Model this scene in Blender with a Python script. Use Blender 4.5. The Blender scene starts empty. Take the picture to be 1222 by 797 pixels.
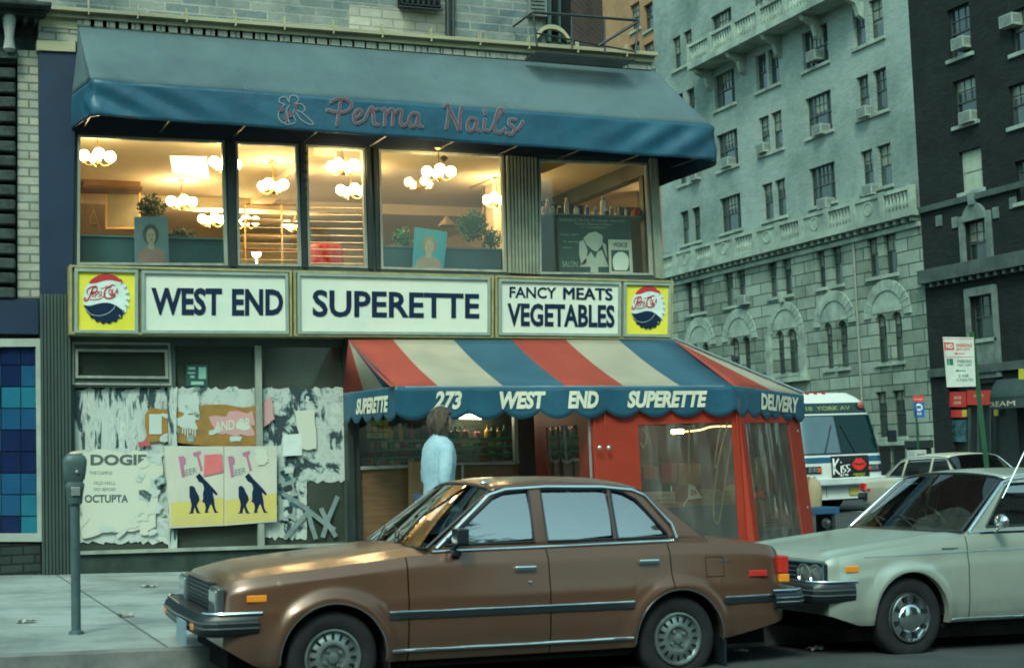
import bpy, bmesh, math, random
from mathutils import Vector, Matrix
from mathutils.geometry import tessellate_polygon
random.seed(11)
R = math.radians
sc = bpy.context.scene
COL = sc.collection

# ---------------------------------------------------------------- camera maths (photo is 1222 x 797)
FL = 1700.0
YAW, PITCH, ROLL = R(23.27), R(4.73), R(-2.03)
HC = 1.45
CAM = Vector((0, 0, HC))
FWD = Vector((math.sin(YAW)*math.cos(PITCH), math.cos(YAW)*math.cos(PITCH), math.sin(PITCH)))
_r = Vector((math.cos(YAW), -math.sin(YAW), 0)); _u = _r.cross(FWD)
RGT = _r*math.cos(ROLL) + _u*math.sin(ROLL)
UPV = _u*math.cos(ROLL) - _r*math.sin(ROLL)
def ray(px, py): return FWD + RGT*((px-611)/FL) - UPV*((py-398.5)/FL)
def onY(px, py, Y): d = ray(px, py); return CAM + d*(Y/d.y)
def onX(px, py, X): d = ray(px, py); return CAM + d*(X/d.x)
def onZ(px, py, Z): d = ray(px, py); return CAM + d*((Z-HC)/d.z)
def atD(px, py, D): return CAM + ray(px, py)*D
YF = 17.0            # shop front plane
XB = 35.0            # far apartment fronts
def gz(x, y=0):      # the street falls gently towards the corner
    return -0.045*(max(-14.0, min(11.9, x)) - 4.0)

# ---------------------------------------------------------------- materials
MATS = {}
def new_mat(name):
    m = bpy.data.materials.new(name); m.use_nodes = True
    nt = m.node_tree; b = nt.nodes['Principled BSDF']
    return m, nt, b
def N(nt, t, **kw):
    n = nt.nodes.new(t)
    for k, v in kw.items():
        if hasattr(n, k): setattr(n, k, v)
        else: n.inputs[k].default_value = v
    return n
def rgba(c): return (c[0], c[1], c[2], 1.0)
def mat(name, c, rough=.6, metal=0, c2=None, scale=4.0, lo=.35, hi=.65, detail=5, bump=0, bscale=None, coat=0, spec=None, stretch=None, c3=None, emit=None, es=0, sub=None):
    """plain procedural surface: two colours mixed by noise, fine speckle, bump"""
    if name in MATS: return MATS[name]
    m, nt, b = new_mat(name)
    b.inputs['Roughness'].default_value = rough; b.inputs['Metallic'].default_value = metal
    if coat: b.inputs['Coat Weight'].default_value = coat; b.inputs['Coat Roughness'].default_value = .06
    if spec is None and rough >= .7: spec = .18
    if spec is not None: b.inputs['Specular IOR Level'].default_value = spec
    if c2 is None: c2 = tuple(v*.8 for v in c)
    tc = N(nt, 'ShaderNodeTexCoord'); mp = N(nt, 'ShaderNodeMapping')
    nt.links.new(tc.outputs['Object'], mp.inputs['Vector'])
    if stretch: mp.inputs['Scale'].default_value = stretch
    no = N(nt, 'ShaderNodeTexNoise'); no.inputs['Scale'].default_value = scale; no.inputs['Detail'].default_value = detail; no.inputs['Roughness'].default_value = .65
    nt.links.new(mp.outputs[0], no.inputs['Vector'])
    rp = N(nt, 'ShaderNodeValToRGB'); rp.color_ramp.elements[0].position = lo; rp.color_ramp.elements[1].position = hi
    rp.color_ramp.elements[0].color = rgba(c); rp.color_ramp.elements[1].color = rgba(c2)
    if c3:
        e = rp.color_ramp.elements.new(min(.99, hi+.12)); e.color = rgba(c3)
    nt.links.new(no.outputs['Fac'], rp.inputs['Fac']); nt.links.new(rp.outputs['Color'], b.inputs['Base Color'])
    if bump:
        nb = N(nt, 'ShaderNodeTexNoise'); nb.inputs['Scale'].default_value = bscale or scale*6; nb.inputs['Detail'].default_value = 4
        nt.links.new(mp.outputs[0], nb.inputs['Vector'])
        bp = N(nt, 'ShaderNodeBump'); bp.inputs['Strength'].default_value = bump; bp.inputs['Distance'].default_value = .02
        nt.links.new(nb.outputs['Fac'], bp.inputs['Height']); nt.links.new(bp.outputs['Normal'], b.inputs['Normal'])
    if emit:
        b.inputs['Emission Color'].default_value = rgba(emit); b.inputs['Emission Strength'].default_value = es
    MATS[name] = m; return m
def brick(name, c1, c2, mortar, w, h, plane='XZ', msize=.01, bump=.5, rough=.85, dirt=None, dscale=.6, squash=1, off=.5, vary=0.0, spots=None):
    if name in MATS: return MATS[name]
    m, nt, b = new_mat(name); b.inputs['Roughness'].default_value = rough; b.inputs['Specular IOR Level'].default_value = .15
    g = N(nt, 'ShaderNodeNewGeometry'); s = N(nt, 'ShaderNodeSeparateXYZ'); cb = N(nt, 'ShaderNodeCombineXYZ')
    nt.links.new(g.outputs['Position'], s.inputs[0])
    nt.links.new(s.outputs[plane[0]], cb.inputs['X']); nt.links.new(s.outputs[plane[1]], cb.inputs['Y'])
    br = N(nt, 'ShaderNodeTexBrick'); br.offset = off
    br.inputs['Scale'].default_value = 1; br.inputs['Brick Width'].default_value = w; br.inputs['Row Height'].default_value = h
    br.inputs['Mortar Size'].default_value = msize; br.inputs['Color1'].default_value = rgba(c1); br.inputs['Color2'].default_value = rgba(c2); br.inputs['Mortar'].default_value = rgba(mortar)
    br.inputs['Bias'].default_value = vary
    nt.links.new(cb.outputs[0], br.inputs['Vector'])
    no = N(nt, 'ShaderNodeTexNoise'); no.inputs['Scale'].default_value = dscale; no.inputs['Detail'].default_value = 7; no.inputs['Roughness'].default_value = .7
    nt.links.new(g.outputs['Position'], no.inputs['Vector'])
    rp = N(nt, 'ShaderNodeValToRGB'); rp.color_ramp.elements[0].position = .42; rp.color_ramp.elements[1].position = .68
    rp.color_ramp.elements[0].color = (1, 1, 1, 1); rp.color_ramp.elements[1].color = rgba(dirt or (.6, .6, .6))
    nt.links.new(no.outputs['Fac'], rp.inputs['Fac'])
    mx = N(nt, 'ShaderNodeMix', data_type='RGBA', blend_type='MULTIPLY'); mx.inputs['Factor'].default_value = 1
    nt.links.new(br.outputs['Color'], mx.inputs['A']); nt.links.new(rp.outputs['Color'], mx.inputs['B'])
    last = mx.outputs['Result']
    if spots:   # trodden gum, oil and soot marks
        for sc_, th, col in spots:
            vo = N(nt, 'ShaderNodeTexVoronoi'); vo.inputs['Scale'].default_value = sc_; nt.links.new(g.outputs['Position'], vo.inputs['Vector'])
            r3 = N(nt, 'ShaderNodeValToRGB'); r3.color_ramp.elements[0].position = th; r3.color_ramp.elements[0].color = rgba(col); r3.color_ramp.elements[1].position = th*1.6; r3.color_ramp.elements[1].color = (1, 1, 1, 1); nt.links.new(vo.outputs['Distance'], r3.inputs['Fac'])
            m3 = N(nt, 'ShaderNodeMix', data_type='RGBA', blend_type='MULTIPLY'); m3.inputs['Factor'].default_value = 1; nt.links.new(last, m3.inputs['A']); nt.links.new(r3.outputs['Color'], m3.inputs['B']); last = m3.outputs['Result']
    nt.links.new(last, b.inputs['Base Color'])
    nf = N(nt, 'ShaderNodeTexNoise'); nf.inputs['Scale'].default_value = 14; nf.inputs['Detail'].default_value = 5
    nt.links.new(g.outputs['Position'], nf.inputs['Vector'])
    mt = N(nt, 'ShaderNodeMath', operation='MULTIPLY'); mt.inputs[1].default_value = -2.2; nt.links.new(br.outputs['Fac'], mt.inputs[0])
    ad = N(nt, 'ShaderNodeMath', operation='ADD'); nt.links.new(mt.outputs[0], ad.inputs[0]); nt.links.new(nf.outputs['Fac'], ad.inputs[1])
    bp = N(nt, 'ShaderNodeBump'); bp.inputs['Strength'].default_value = bump; bp.inputs['Distance'].default_value = .02
    nt.links.new(ad.outputs[0], bp.inputs['Height']); nt.links.new(bp.outputs['Normal'], b.inputs['Normal'])
    MATS[name] = m; return m
def glass(name, tint=(.8, .9, .88), ior=1.5, rough=.02, boost=1.0, base=.03, bump=0, bscale=3, bstretch=(1, 1, 1), haze=0, hazecol=(.6,.65,.62)):
    """window pane: see-through, mirror-like at grazing angles"""
    if name in MATS: return MATS[name]
    m, nt, b = new_mat(name); nt.nodes.remove(b); out = nt.nodes['Material Output']
    tr = N(nt, 'ShaderNodeBsdfTransparent'); tr.inputs[0].default_value = rgba(tint)
    gl = N(nt, 'ShaderNodeBsdfGlossy'); gl.inputs['Roughness'].default_value = rough; gl.inputs[0].default_value = (1, 1, 1, 1)
    fr = N(nt, 'ShaderNodeFresnel'); fr.inputs[0].default_value = ior
    ma = N(nt, 'ShaderNodeMath', operation='MULTIPLY_ADD'); ma.inputs[1].default_value = boost; ma.inputs[2].default_value = base; ma.use_clamp = True
    nt.links.new(fr.outputs[0], ma.inputs[0])
    mx = N(nt, 'ShaderNodeMixShader'); nt.links.new(ma.outputs[0], mx.inputs[0]); nt.links.new(tr.outputs[0], mx.inputs[1]); nt.links.new(gl.outputs[0], mx.inputs[2])
    if bump:
        g = N(nt, 'ShaderNodeNewGeometry')
        no = N(nt, 'ShaderNodeTexNoise'); no.inputs['Scale'].default_value = bscale; no.inputs['Detail'].default_value = 2
        mpp = N(nt, 'ShaderNodeMapping'); mpp.inputs['Scale'].default_value = bstretch; nt.links.new(g.outputs['Position'], mpp.inputs['Vector']); nt.links.new(mpp.outputs[0], no.inputs['Vector'])
        bp = N(nt, 'ShaderNodeBump'); bp.inputs['Strength'].default_value = bump; bp.inputs['Distance'].default_value = .05
        nt.links.new(no.outputs['Fac'], bp.inputs['Height']); nt.links.new(bp.outputs['Normal'], gl.inputs['Normal'])
    last = mx
    if haze:
        df = N(nt, 'ShaderNodeBsdfDiffuse'); df.inputs[0].default_value = rgba(hazecol)
        no2 = N(nt, 'ShaderNodeTexNoise'); no2.inputs['Scale'].default_value = 2.2; no2.inputs['Detail'].default_value = 8; no2.inputs['Roughness'].default_value = .7
        g2 = N(nt, 'ShaderNodeNewGeometry'); nt.links.new(g2.outputs['Position'], no2.inputs['Vector'])
        mh = N(nt, 'ShaderNodeMath', operation='MULTIPLY'); mh.inputs[1].default_value = haze*2; nt.links.new(no2.outputs['Fac'], mh.inputs[0])
        m2 = N(nt, 'ShaderNodeMixShader'); nt.links.new(mh.outputs[0], m2.inputs[0]); nt.links.new(mx.outputs[0], m2.inputs[1]); nt.links.new(df.outputs[0], m2.inputs[2]); last = m2
    nt.links.new(last.outputs[0], out.inputs[0])
    MATS[name] = m; return m
def translucent(m, c, fac):
    nt = m.node_tree; b = nt.nodes['Principled BSDF']; out = nt.nodes['Material Output']
    t = nt.nodes.new('ShaderNodeBsdfTranslucent'); t.inputs[0].default_value = rgba(c)
    x = nt.nodes.new('ShaderNodeMixShader'); x.inputs[0].default_value = fac
    nt.links.new(b.outputs[0], x.inputs[1]); nt.links.new(t.outputs[0], x.inputs[2]); nt.links.new(x.outputs[0], out.inputs[0])
def glow(name, c, s):
    if name in MATS: return MATS[name]
    m, nt, b = new_mat(name); b.inputs['Base Color'].default_value = rgba(c)
    b.inputs['Emission Color'].default_value = rgba(c); b.inputs['Emission Strength'].default_value = s
    MATS[name] = m; return m

# ---------------------------------------------------------------- objects
ORG = {}
def V(*a): return Vector(a)
def finish(o, parent):
    COL.objects.link(o)
    if parent is not None: o.parent = parent
    return o
def tag(o, label=None, cat=None, group=None, kind=None):
    if label: o['label'] = label
    if cat: o['category'] = cat
    if group: o['group'] = group
    if kind: o['kind'] = kind
    return o
def thing(name, label, cat, loc=(0, 0, 0), group=None):
    o = bpy.data.objects.new(name, None); o.empty_display_size = .1
    COL.objects.link(o); o.location = loc; ORG[o.name] = Vector(loc)
    return tag(o, label, cat, group)
class MB:
    def __init__(s): s.v = []; s.f = []; s.m = []; s.mats = []
    def mi(s, m):
        if m is None: return 0
        if m not in s.mats: s.mats.append(m)
        return s.mats.index(m)
    def add(s, vs, fs, m=None):
        n = len(s.v); k = s.mi(m)
        s.v += [tuple(v) for v in vs]
        for f in fs: s.f.append([i+n for i in f]); s.m.append(k)
        return s
    def box(s, x0, x1, y0, y1, z0, z1, m=None, T=None):
        vs = [Vector((x, y, z)) for z in (z0, z1) for y in (y0, y1) for x in (x0, x1)]
        if T: vs = [T @ v for v in vs]
        return s.add(vs, [(0, 2, 3, 1), (4, 5, 7, 6), (0, 1, 5, 4), (2, 6, 7, 3), (0, 4, 6, 2), (1, 3, 7, 5)], m)
    def prism(s, pts, vec, m=None, caps=True):
        """planar polygon pushed along vec"""
        pts = [Vector(p) for p in pts]; vec = Vector(vec); n = len(pts)
        fs = [(i, (i+1) % n, n+(i+1) % n, n+i) for i in range(n)]
        if caps:
            tri = tessellate_polygon([pts])
            fs += [tuple(t) for t in tri] + [tuple(n+i for i in t) for t in tri]
        return s.add(pts + [p+vec for p in pts], fs, m)
    def poly(s, pts, m=None):
        pts = [Vector(p) for p in pts]
        return s.add(pts, [tuple(t) for t in tessellate_polygon([pts])], m)
    def tube(s, path, r, n=8, m=None, caps=True, sx=1.0):
        path = [Vector(p) for p in path]; rs = r if isinstance(r, (list, tuple)) else [r]*len(path)
        vs = []; fs = []; up = None
        for i, p in enumerate(path):
            t = (path[min(i+1, len(path)-1)] - path[max(i-1, 0)])
            t = t.normalized() if t.length > 1e-9 else Vector((0, 0, 1))
            if up is None:
                a = Vector((0, 0, 1)) if abs(t.z) < .9 else Vector((1, 0, 0)); up = t.cross(a).normalized()
            else:
                up = (up - t*up.dot(t)); up = up.normalized() if up.length > 1e-6 else t.orthogonal().normalized()
            b = t.cross(up)
            for k in range(n):
                a = 2*math.pi*k/n; vs.append(p + up*math.cos(a)*rs[i]*sx + b*math.sin(a)*rs[i])
        for i in range(len(path)-1):
            for k in range(n):
                fs.append((i*n+k, i*n+(k+1) % n, (i+1)*n+(k+1) % n, (i+1)*n+k))
        if caps: fs.append(tuple(range(n))); fs.append(tuple(range((len(path)-1)*n, len(path)*n)))
        return s.add(vs, fs, m)
    def lathe(s, prof, o=(0, 0, 0), ax=(0, 0, 1), n=20, m=None):
        """prof: (radius, distance along ax)"""
        o = Vector(o); ax = Vector(ax).normalized(); u = ax.orthogonal().normalized(); w = ax.cross(u)
        vs = []; fs = []
        for r, h in prof:
            for k in range(n):
                a = 2*math.pi*k/n; vs.append(o + ax*h + (u*math.cos(a)+w*math.sin(a))*max(r, 1e-4))
        for i in range(len(prof)-1):
            for k in range(n): fs.append((i*n+k, i*n+(k+1) % n, (i+1)*n+(k+1) % n, (i+1)*n+k))
        return s.add(vs, fs, m)
    def ball(s, c, r, n=10, m=None, sc=(1, 1, 1)):
        c = Vector(c); vs = []; fs = []; h = n//2+1
        for i in range(h+1):
            a = math.pi*i/h
            for k in range(n):
                b = 2*math.pi*k/n
                vs.append(c + Vector((math.sin(a)*math.cos(b)*r*sc[0], math.sin(a)*math.sin(b)*r*sc[1], math.cos(a)*r*sc[2])))
        for i in range(h):
            for k in range(n): fs.append((i*n+k, i*n+(k+1) % n, (i+1)*n+(k+1) % n, (i+1)*n+k))
        return s.add(vs, fs, m)
    def grid(s, fn, us, vs_, m=None):
        pts = [fn(u, v) for v in vs_ for u in us]; n = len(us)
        fs = [(j*n+i, j*n+i+1, (j+1)*n+i+1, (j+1)*n+i) for j in range(len(vs_)-1) for i in range(n-1)]
        return s.add(pts, fs, m)
    def build(s, name, m=None, parent=None, smooth=None, bevel=0, local=False, mods=None, solid=0):
        me = bpy.data.meshes.new(name)
        off = Vector((0, 0, 0)) if (parent is None or local) else ORG.get(root(parent).name, Vector((0, 0, 0)))
        me.from_pydata([Vector(v)-off for v in s.v], [], s.f)
        ms = list(s.mats)
        if m is not None and not ms: ms = [m]
        for q in ms: me.materials.append(q)
        if len(s.mats) > 1 or s.mats:
            me.polygons.foreach_set('material_index', s.m)
        bm = bmesh.new(); bm.from_mesh(me)
        bmesh.ops.remove_doubles(bm, verts=bm.verts, dist=1e-5)
        bmesh.ops.recalc_face_normals(bm, faces=bm.faces); bm.to_mesh(me); bm.free()
        if smooth:
            me.polygons.foreach_set('use_smooth', [True]*len(me.polygons)); me.set_sharp_from_angle(angle=R(smooth))
        me.validate(); me.update()
        o = bpy.data.objects.new(name, me); finish(o, parent)
        if solid:
            q = o.modifiers.new('solid', 'SOLIDIFY'); q.thickness = solid; q.offset = 0
        if bevel:
            q = o.modifiers.new('bevel', 'BEVEL'); q.width = bevel; q.segments = 2; q.limit_method = 'ANGLE'; q.angle_limit = R(40)
        return o
def root(o):
    while o.parent is not None: o = o.parent
    return o
def lerp(a, b, t): return a + (b-a)*t
def lin(*a, n=10): return [a[0] + (a[1]-a[0])*i/(n-1) for i in range(n)]
def interp(keys, x):
    if x <= keys[0][0]: return keys[0][1]
    for (a, va), (b, vb) in zip(keys, keys[1:]):
        if x <= b:
            t = (x-a)/(b-a); return va + (vb-va)*t
    return keys[-1][1]
def sinterp(keys, x):   # smooth (catmull-rom) interpolation
    if x <= keys[0][0]: return keys[0][1]
    if x >= keys[-1][0]: return keys[-1][1]
    for i in range(len(keys)-1):
        if x <= keys[i+1][0]:
            x0, y0 = keys[i]; x1, y1 = keys[i+1]
            m0 = (y1-keys[i-1][1])/(x1-keys[i-1][0]) if i > 0 else (y1-y0)/(x1-x0)
            m1 = (keys[i+2][1]-y0)/(keys[i+2][0]-x0) if i+2 < len(keys) else (y1-y0)/(x1-x0)
            h = x1-x0; t = (x-x0)/h
            return (2*t**3-3*t*t+1)*y0 + (t**3-2*t*t+t)*h*m0 + (-2*t**3+3*t*t)*y1 + (t**3-t*t)*h*m1
class Quad:
    """a flat four-cornered patch TL TR BR BL with an outward offset"""
    def __init__(s, tl, tr, br, bl, out=(0, -1, 0)):
        s.c = [Vector(p) for p in (tl, tr, br, bl)]; s.o = Vector(out)
    def p(s, u, v, d=0):     # v from the bottom up
        a = s.c[3].lerp(s.c[2], u); b = s.c[0].lerp(s.c[1], u)
        return a.lerp(b, v) + s.o*d
    def w(s): return (s.c[2]-s.c[3]).length
    def h(s): return (s.c[0]-s.c[3]).length
def QY(px, Y, out=(0, -1, 0)): return Quad(*[onY(x, y, Y) for x, y in px], out)
def QX(px, X, out=(-1, 0, 0)): return Quad(*[onX(x, y, X) for x, y in px], out)
def rect(x0, y0, x1, y1): return [(x0, y0), (x1, y0), (x1, y1), (x0, y1)]
def pbox(mb, px, Y, thick, m=None):
    """photo quad on plane Y, pushed back by thick"""
    return mb.prism([onY(x, y, Y) for x, y in px], (0, thick, 0), m)
def text_tris(body, bold=0.0, shear=0.0, space=1.0):
    cu = bpy.data.curves.new('t', 'FONT'); cu.body = body; cu.offset = bold; cu.shear = shear; cu.space_character = space; cu.resolution_u = 3
    o = bpy.data.objects.new('t', cu); COL.objects.link(o)
    dg = bpy.context.evaluated_depsgraph_get(); dg.update()
    ev = o.evaluated_get(dg); me = ev.to_mesh()
    vs = [v.co.copy() for v in me.vertices]; fs = [tuple(p.vertices) for p in me.polygons]
    ev.to_mesh_clear(); bpy.data.objects.remove(o); bpy.data.curves.remove(cu)
    return vs, fs
def put_text(mb, body, fn, u0, v0, u1, v1, bold=0.0, shear=0.0, space=1.0, m=None):
    """letters scaled to fill the box u0..u1, v0..v1 of fn(u, v) (cap height = box height)"""
    vs, fs = text_tris(body, bold, shear, space)
    if not vs: return
    xs = [v.x for v in vs]; ys = [v.y for v in vs]
    a, b, c, d = min(xs), max(xs), min(ys), max(ys)
    mb.add([fn(u0+(v.x-a)/(b-a)*(u1-u0), v0+(v.y-c)/(d-c)*(v1-v0)) for v in vs], fs, m)
def ribbon(mb, pts, w, fn, m=None, caps=True):
    """brush stroke in the (u,v) plane of fn, coordinates isotropic before fn"""
    P = [Vector((p[0], p[1])) for p in pts]; vs = []; n = len(P)
    for i, p in enumerate(P):
        t = P[min(i+1, n-1)]-P[max(i-1, 0)]
        t = t.normalized() if t.length > 1e-9 else Vector((1, 0)); q = Vector((-t.y, t.x))*w/2
        vs += [p+q, p-q]
    mb.add([fn(v.x, v.y) for v in vs], [(2*i, 2*i+1, 2*i+3, 2*i+2) for i in range(n-1)], m)
    if caps:
        for p in (P[0], P[-1]):
            mb.add([fn(p.x+math.cos(a*math.pi/4)*w/2, p.y+math.sin(a*math.pi/4)*w/2) for a in range(8)], [tuple(range(8))], m)
def curve(pts, n=6):
    """catmull-rom through 2-D points"""
    P = [Vector(p) for p in pts]; out = []
    for i in range(len(P)-1):
        p0 = P[max(i-1, 0)]; p1 = P[i]; p2 = P[i+1]; p3 = P[min(i+2, len(P)-1)]
        for k in range(n):
            t = k/n; out.append(.5*((2*p1)+(p2-p0)*t+(2*p0-5*p1+4*p2-p3)*t*t+(3*p1-p0-3*p2+p3)*t**3))
    out.append(P[-1]); return out
def wall_holes(mb, outer, holes, fn, depth, m=None):
    """flat wall with openings: 2-D loops, fn(u, v, d) gives the point; reveals go back by depth"""
    loops = [[Vector((p[0], p[1], 0)) for p in L] for L in [outer]+holes]
    flat = [p for L in loops for p in L]
    tri = tessellate_polygon(loops); n = len(flat)
    mb.add([fn(p.x, p.y, 0) for p in flat], [tuple(t) for t in tri], m)
    for L in loops[1:]:
        k = len(L); mb.add([fn(p.x, p.y, 0) for p in L]+[fn(p.x, p.y, depth) for p in L], [(i, (i+1) % k, k+(i+1) % k, k+i) for i in range(k)], m)
def copy_tree(o, parent=None, loc=None, label=None):
    c = o.copy(); COL.objects.link(c); c.parent = parent
    if loc is not None: c.location = loc
    if label: c['label'] = label
    for ch in list(o.children): copy_tree(ch, c)
    return c
# ================================================================ materials
M_asph = mat('asphalt', (.035, .042, .045), .8, c2=(.055, .06, .06), scale=1.3, bump=.35, bscale=40)
M_walk = brick('pavement', (.28, .32, .305), (.225, .265, .25), (.10, .12, .115), 1.6, 1.6, 'XY', .012, .35, dirt=(.36, .40, .40), dscale=.8, off=0, spots=[(1.9, .045, (.45, .5, .5)), (3.4, .035, (.6, .62, .6)), (.8, .03, (.55, .58, .58))])
M_kerb = mat('granite', (.2, .21, .2), .8, c2=(.1, .11, .11), scale=3, bump=.2)
M_earth = mat('earth', (.08, .08, .07), .9)
M_blackm = mat('black_metal', (.012, .018, .018), .45, c2=(.02, .028, .026))
M_greenm = mat('green_metal', (.045, .07, .06), .5, c2=(.022, .036, .032), scale=2.5, bump=.08)
M_palem = mat('pale_metal', (.3, .33, .27), .5, c2=(.18, .2, .17), scale=5, stretch=(1, 1, .3))
M_flute = mat('ribbed_metal', (.24, .27, .2), .5, c2=(.16, .18, .14), scale=3)
M_alu = mat('aluminium', (.45, .5, .5), .35, metal=.7, c2=(.35, .38, .38))
M_pil = mat('green_ribbed', (.035, .06, .05), .6, c2=(.02, .036, .031), scale=2)
M_signframe = mat('sign_frame', (.33, .29, .11), .5, c2=(.19, .18, .09), scale=6)
M_signback = mat('sign_retainer', (.26, .33, .28), .45, c2=(.2, .25, .22), scale=5)
M_signwhite = mat('sign_white', (.64, .64, .52), .35, c2=(.54, .6, .5), scale=2)
M_signyellow = mat('sign_yellow', (.72, .62, .05), .4, c2=(.62, .55, .04), scale=3)
M_navy = mat('navy_paint', (.006, .020, .05), .5, c2=(.005, .016, .04), spec=.2)
M_red = mat('logo_red', (.5, .03, .03), .4, c2=(.42, .025, .03))
M_white = mat('white_paint', (.72, .75, .7), .5, c2=(.62, .66, .62))
M_cloth_top = mat('awning_top_cloth', (.086, .130, .137), .8, c2=(.055, .09, .098), scale=.9, lo=.42, hi=.7, detail=9, bump=.35, bscale=5)
M_cloth_val = mat('awning_valance_cloth', (.009, .075, .122), .5, c2=(.006, .045, .08), scale=1.6, lo=.42, hi=.72, detail=8, bump=.45, bscale=6)
M_cloth_in = mat('awning_lining', (.012, .03, .05), .9)
M_st_red = mat('stripe_red', (.52, .115, .08), .7, c2=(.33, .075, .055), scale=1.1, lo=.4, hi=.75, bump=.15, bscale=50)
M_st_white = mat('stripe_white', (.54, .51, .40), .7, c2=(.34, .34, .27), scale=1.1, lo=.4, hi=.75, bump=.15, bscale=50)
M_st_blue = mat('stripe_blue', (.075, .19, .26), .7, c2=(.045, .125, .18), scale=1.1, lo=.4, hi=.75, bump=.15, bscale=50)
M_orange = mat('red_tarpaulin', (.52, .07, .03), .5, c2=(.42, .05, .025), scale=1.6, bump=.2, bscale=5)
for m_, c_ in ((M_st_red, (.6, .16, .12)), (M_st_white, (.7, .68, .58)), (M_st_blue, (.12, .28, .38)), (M_orange, (.7, .12, .05))): translucent(m_, c_, .5)
M_letter = mat('awning_letters', (.66, .62, .46), .6, c2=(.48, .5, .4), scale=9)
M_mauve = mat('mauve_letters', (.13, .075, .095), .7)
M_mauveline = mat('pale_outline', (.20, .23, .24), .7)
M_limestone = mat('limestone_band', (.42, .39, .24), .8, c2=(.25, .24, .16), scale=1.2, bump=.3, bscale=9, stretch=(.4, 1, 3))
M_upbrick = brick('weathered_brick', (.26, .28, .24), (.12, .16, .17), (.3, .3, .26), .42, .11, 'XZ', .012, .6, dirt=(.4, .5, .55), dscale=.9)
M_redbrick = brick('red_brick', (.17, .09, .07), (.12, .065, .055), (.14, .12, .1), .22, .075, 'YZ', .01, .5)
M_sidebrick = brick('side_brick', (.2, .17, .13), (.15, .12, .1), (.14, .13, .11), .22, .075, 'YZ', .01, .5)
M_palebrick = brick('pale_brick', (.38, .38, .3), (.28, .3, .25), (.16, .17, .14), .3, .1, 'XZ', .012, .6)
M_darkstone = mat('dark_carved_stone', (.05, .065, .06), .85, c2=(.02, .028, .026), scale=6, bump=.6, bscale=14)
M_bluepanel = mat('blue_panel', (.004, .020, .052), .5, c2=(.003, .013, .036), scale=3)
M_cream = mat('cream_plaster', (.74, .66, .46), .85, c2=(.62, .53, .35), scale=.8)
M_ceil = mat('ceiling_plaster', (.76, .68, .48), .9, c2=(.68, .59, .4), scale=.5)
M_wood = mat('brown_wood', (.16, .085, .035), .6, c2=(.09, .05, .02), scale=3, stretch=(1, 1, 6))
M_ply = mat('tan_board', (.3, .19, .1), .7, c2=(.22, .13, .07), scale=3, stretch=(6, 1, 1))
M_brass = mat('brass', (.75, .5, .18), .3, metal=1, c2=(.6, .38, .12))
M_globe = glow('lit_globe', (1.0, .72, .36), 30)
M_bulbpanel = glow('lit_ceiling_panel', (1.0, .85, .65), 1.3)
M_glassup = glass('salon_glass', (.93, .95, .9), 1.5, .01, base=.01, haze=.02)
M_glassshop = glass('shop_glass', (.75, .85, .8), 1.5, .02, base=.03, haze=.03)
M_dirty = glass('dirty_glass', (.2, .27, .24), 1.5, .1, base=.02, haze=.30, hazecol=(.13, .16, .12))
M_vinyl = glass('clear_vinyl', (.88, .88, .80), 1.5, .10, base=.05, bump=.8, bscale=1.1, bstretch=(3, 3, .7), haze=.06, hazecol=(.8, .78, .62))
M_tealpanel = mat('teal_panel', (.005, .09, .12), .6, c2=(.004, .06, .09), scale=2)
M_leaf = mat('leaf', (.02, .24, .08), .6, c2=(.01, .12, .05), scale=8)
M_dark = mat('dark_void', (.008, .011, .011), .9)
M_tape = mat('grey_tape', (.21, .27, .26), .7, c2=(.13, .18, .18), scale=6)

# ================================================================ ground, road, pavement
def sheet(name, x0, x1, y0, y1, dz, m, thick=0):
    xs = [x0]+[x for x in (-14.0, 11.9) if x0 < x < x1]+[x1]
    b = MB(); b.grid(lambda u, v: V(u, v, gz(u)+dz), xs, [y0, y1])
    o = b.build(name, m); o['kind'] = 'structure'; return o
sheet('ground', -900, 900, -900, 900, -.12, M_earth)
sheet('road', -200, 200, -14, 9.45, 0, M_asph)
sheet('side_street', 14.2, 30.4, 9.45, 220, .004-.004, M_asph)
KY, KX = 9.45, 14.2
def pavement(name, loop, dz=.15):
    """flat polygon laid on the street slope with a skirt down to the road"""
    pts = [V(x, y, gz(x)+dz) for x, y in loop]
    b = MB(); b.prism(pts, (0, 0, -.3)); o = b.build(name, M_walk); o['kind'] = 'structure'; return o
corner = [(KX-2+2*math.sin(a), KY+2-2*math.cos(a)) for a in [math.pi/2*i/8 for i in range(9)]]
pavement('pavement', [(-14, KY), (11.9, KY), (11.9, 220), (-14, 220)])
pavement('pavement', [(11.9, KY)]+corner+[(KX, 220), (11.9, 220)])
pavement('pavement', [(30.4, KY+2), (31, KY+.6), (32.4, KY), (120, KY), (120, 220), (30.4, 220)])
pavement('pavement', [(-120, KY), (-14, KY), (-14, 220), (-120, 220)])
b = MB()
for a, c in (((-14, KY), (11.9, KY)), ((-120, KY), (-14, KY))):
    n = 1; b.prism([V(a[0], a[1]-.02, gz(a[0])-.1), V(a[0], a[1]+.14, gz(a[0])-.1), V(a[0], a[1]+.14, gz(a[0])+.154), V(a[0], a[1]-.02, gz(a[0])+.15)], V(c[0]-a[0], 0, gz(c[0])-gz(a[0])))
ring = [(11.9, KY)]+corner+[(KX, 220)]
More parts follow.
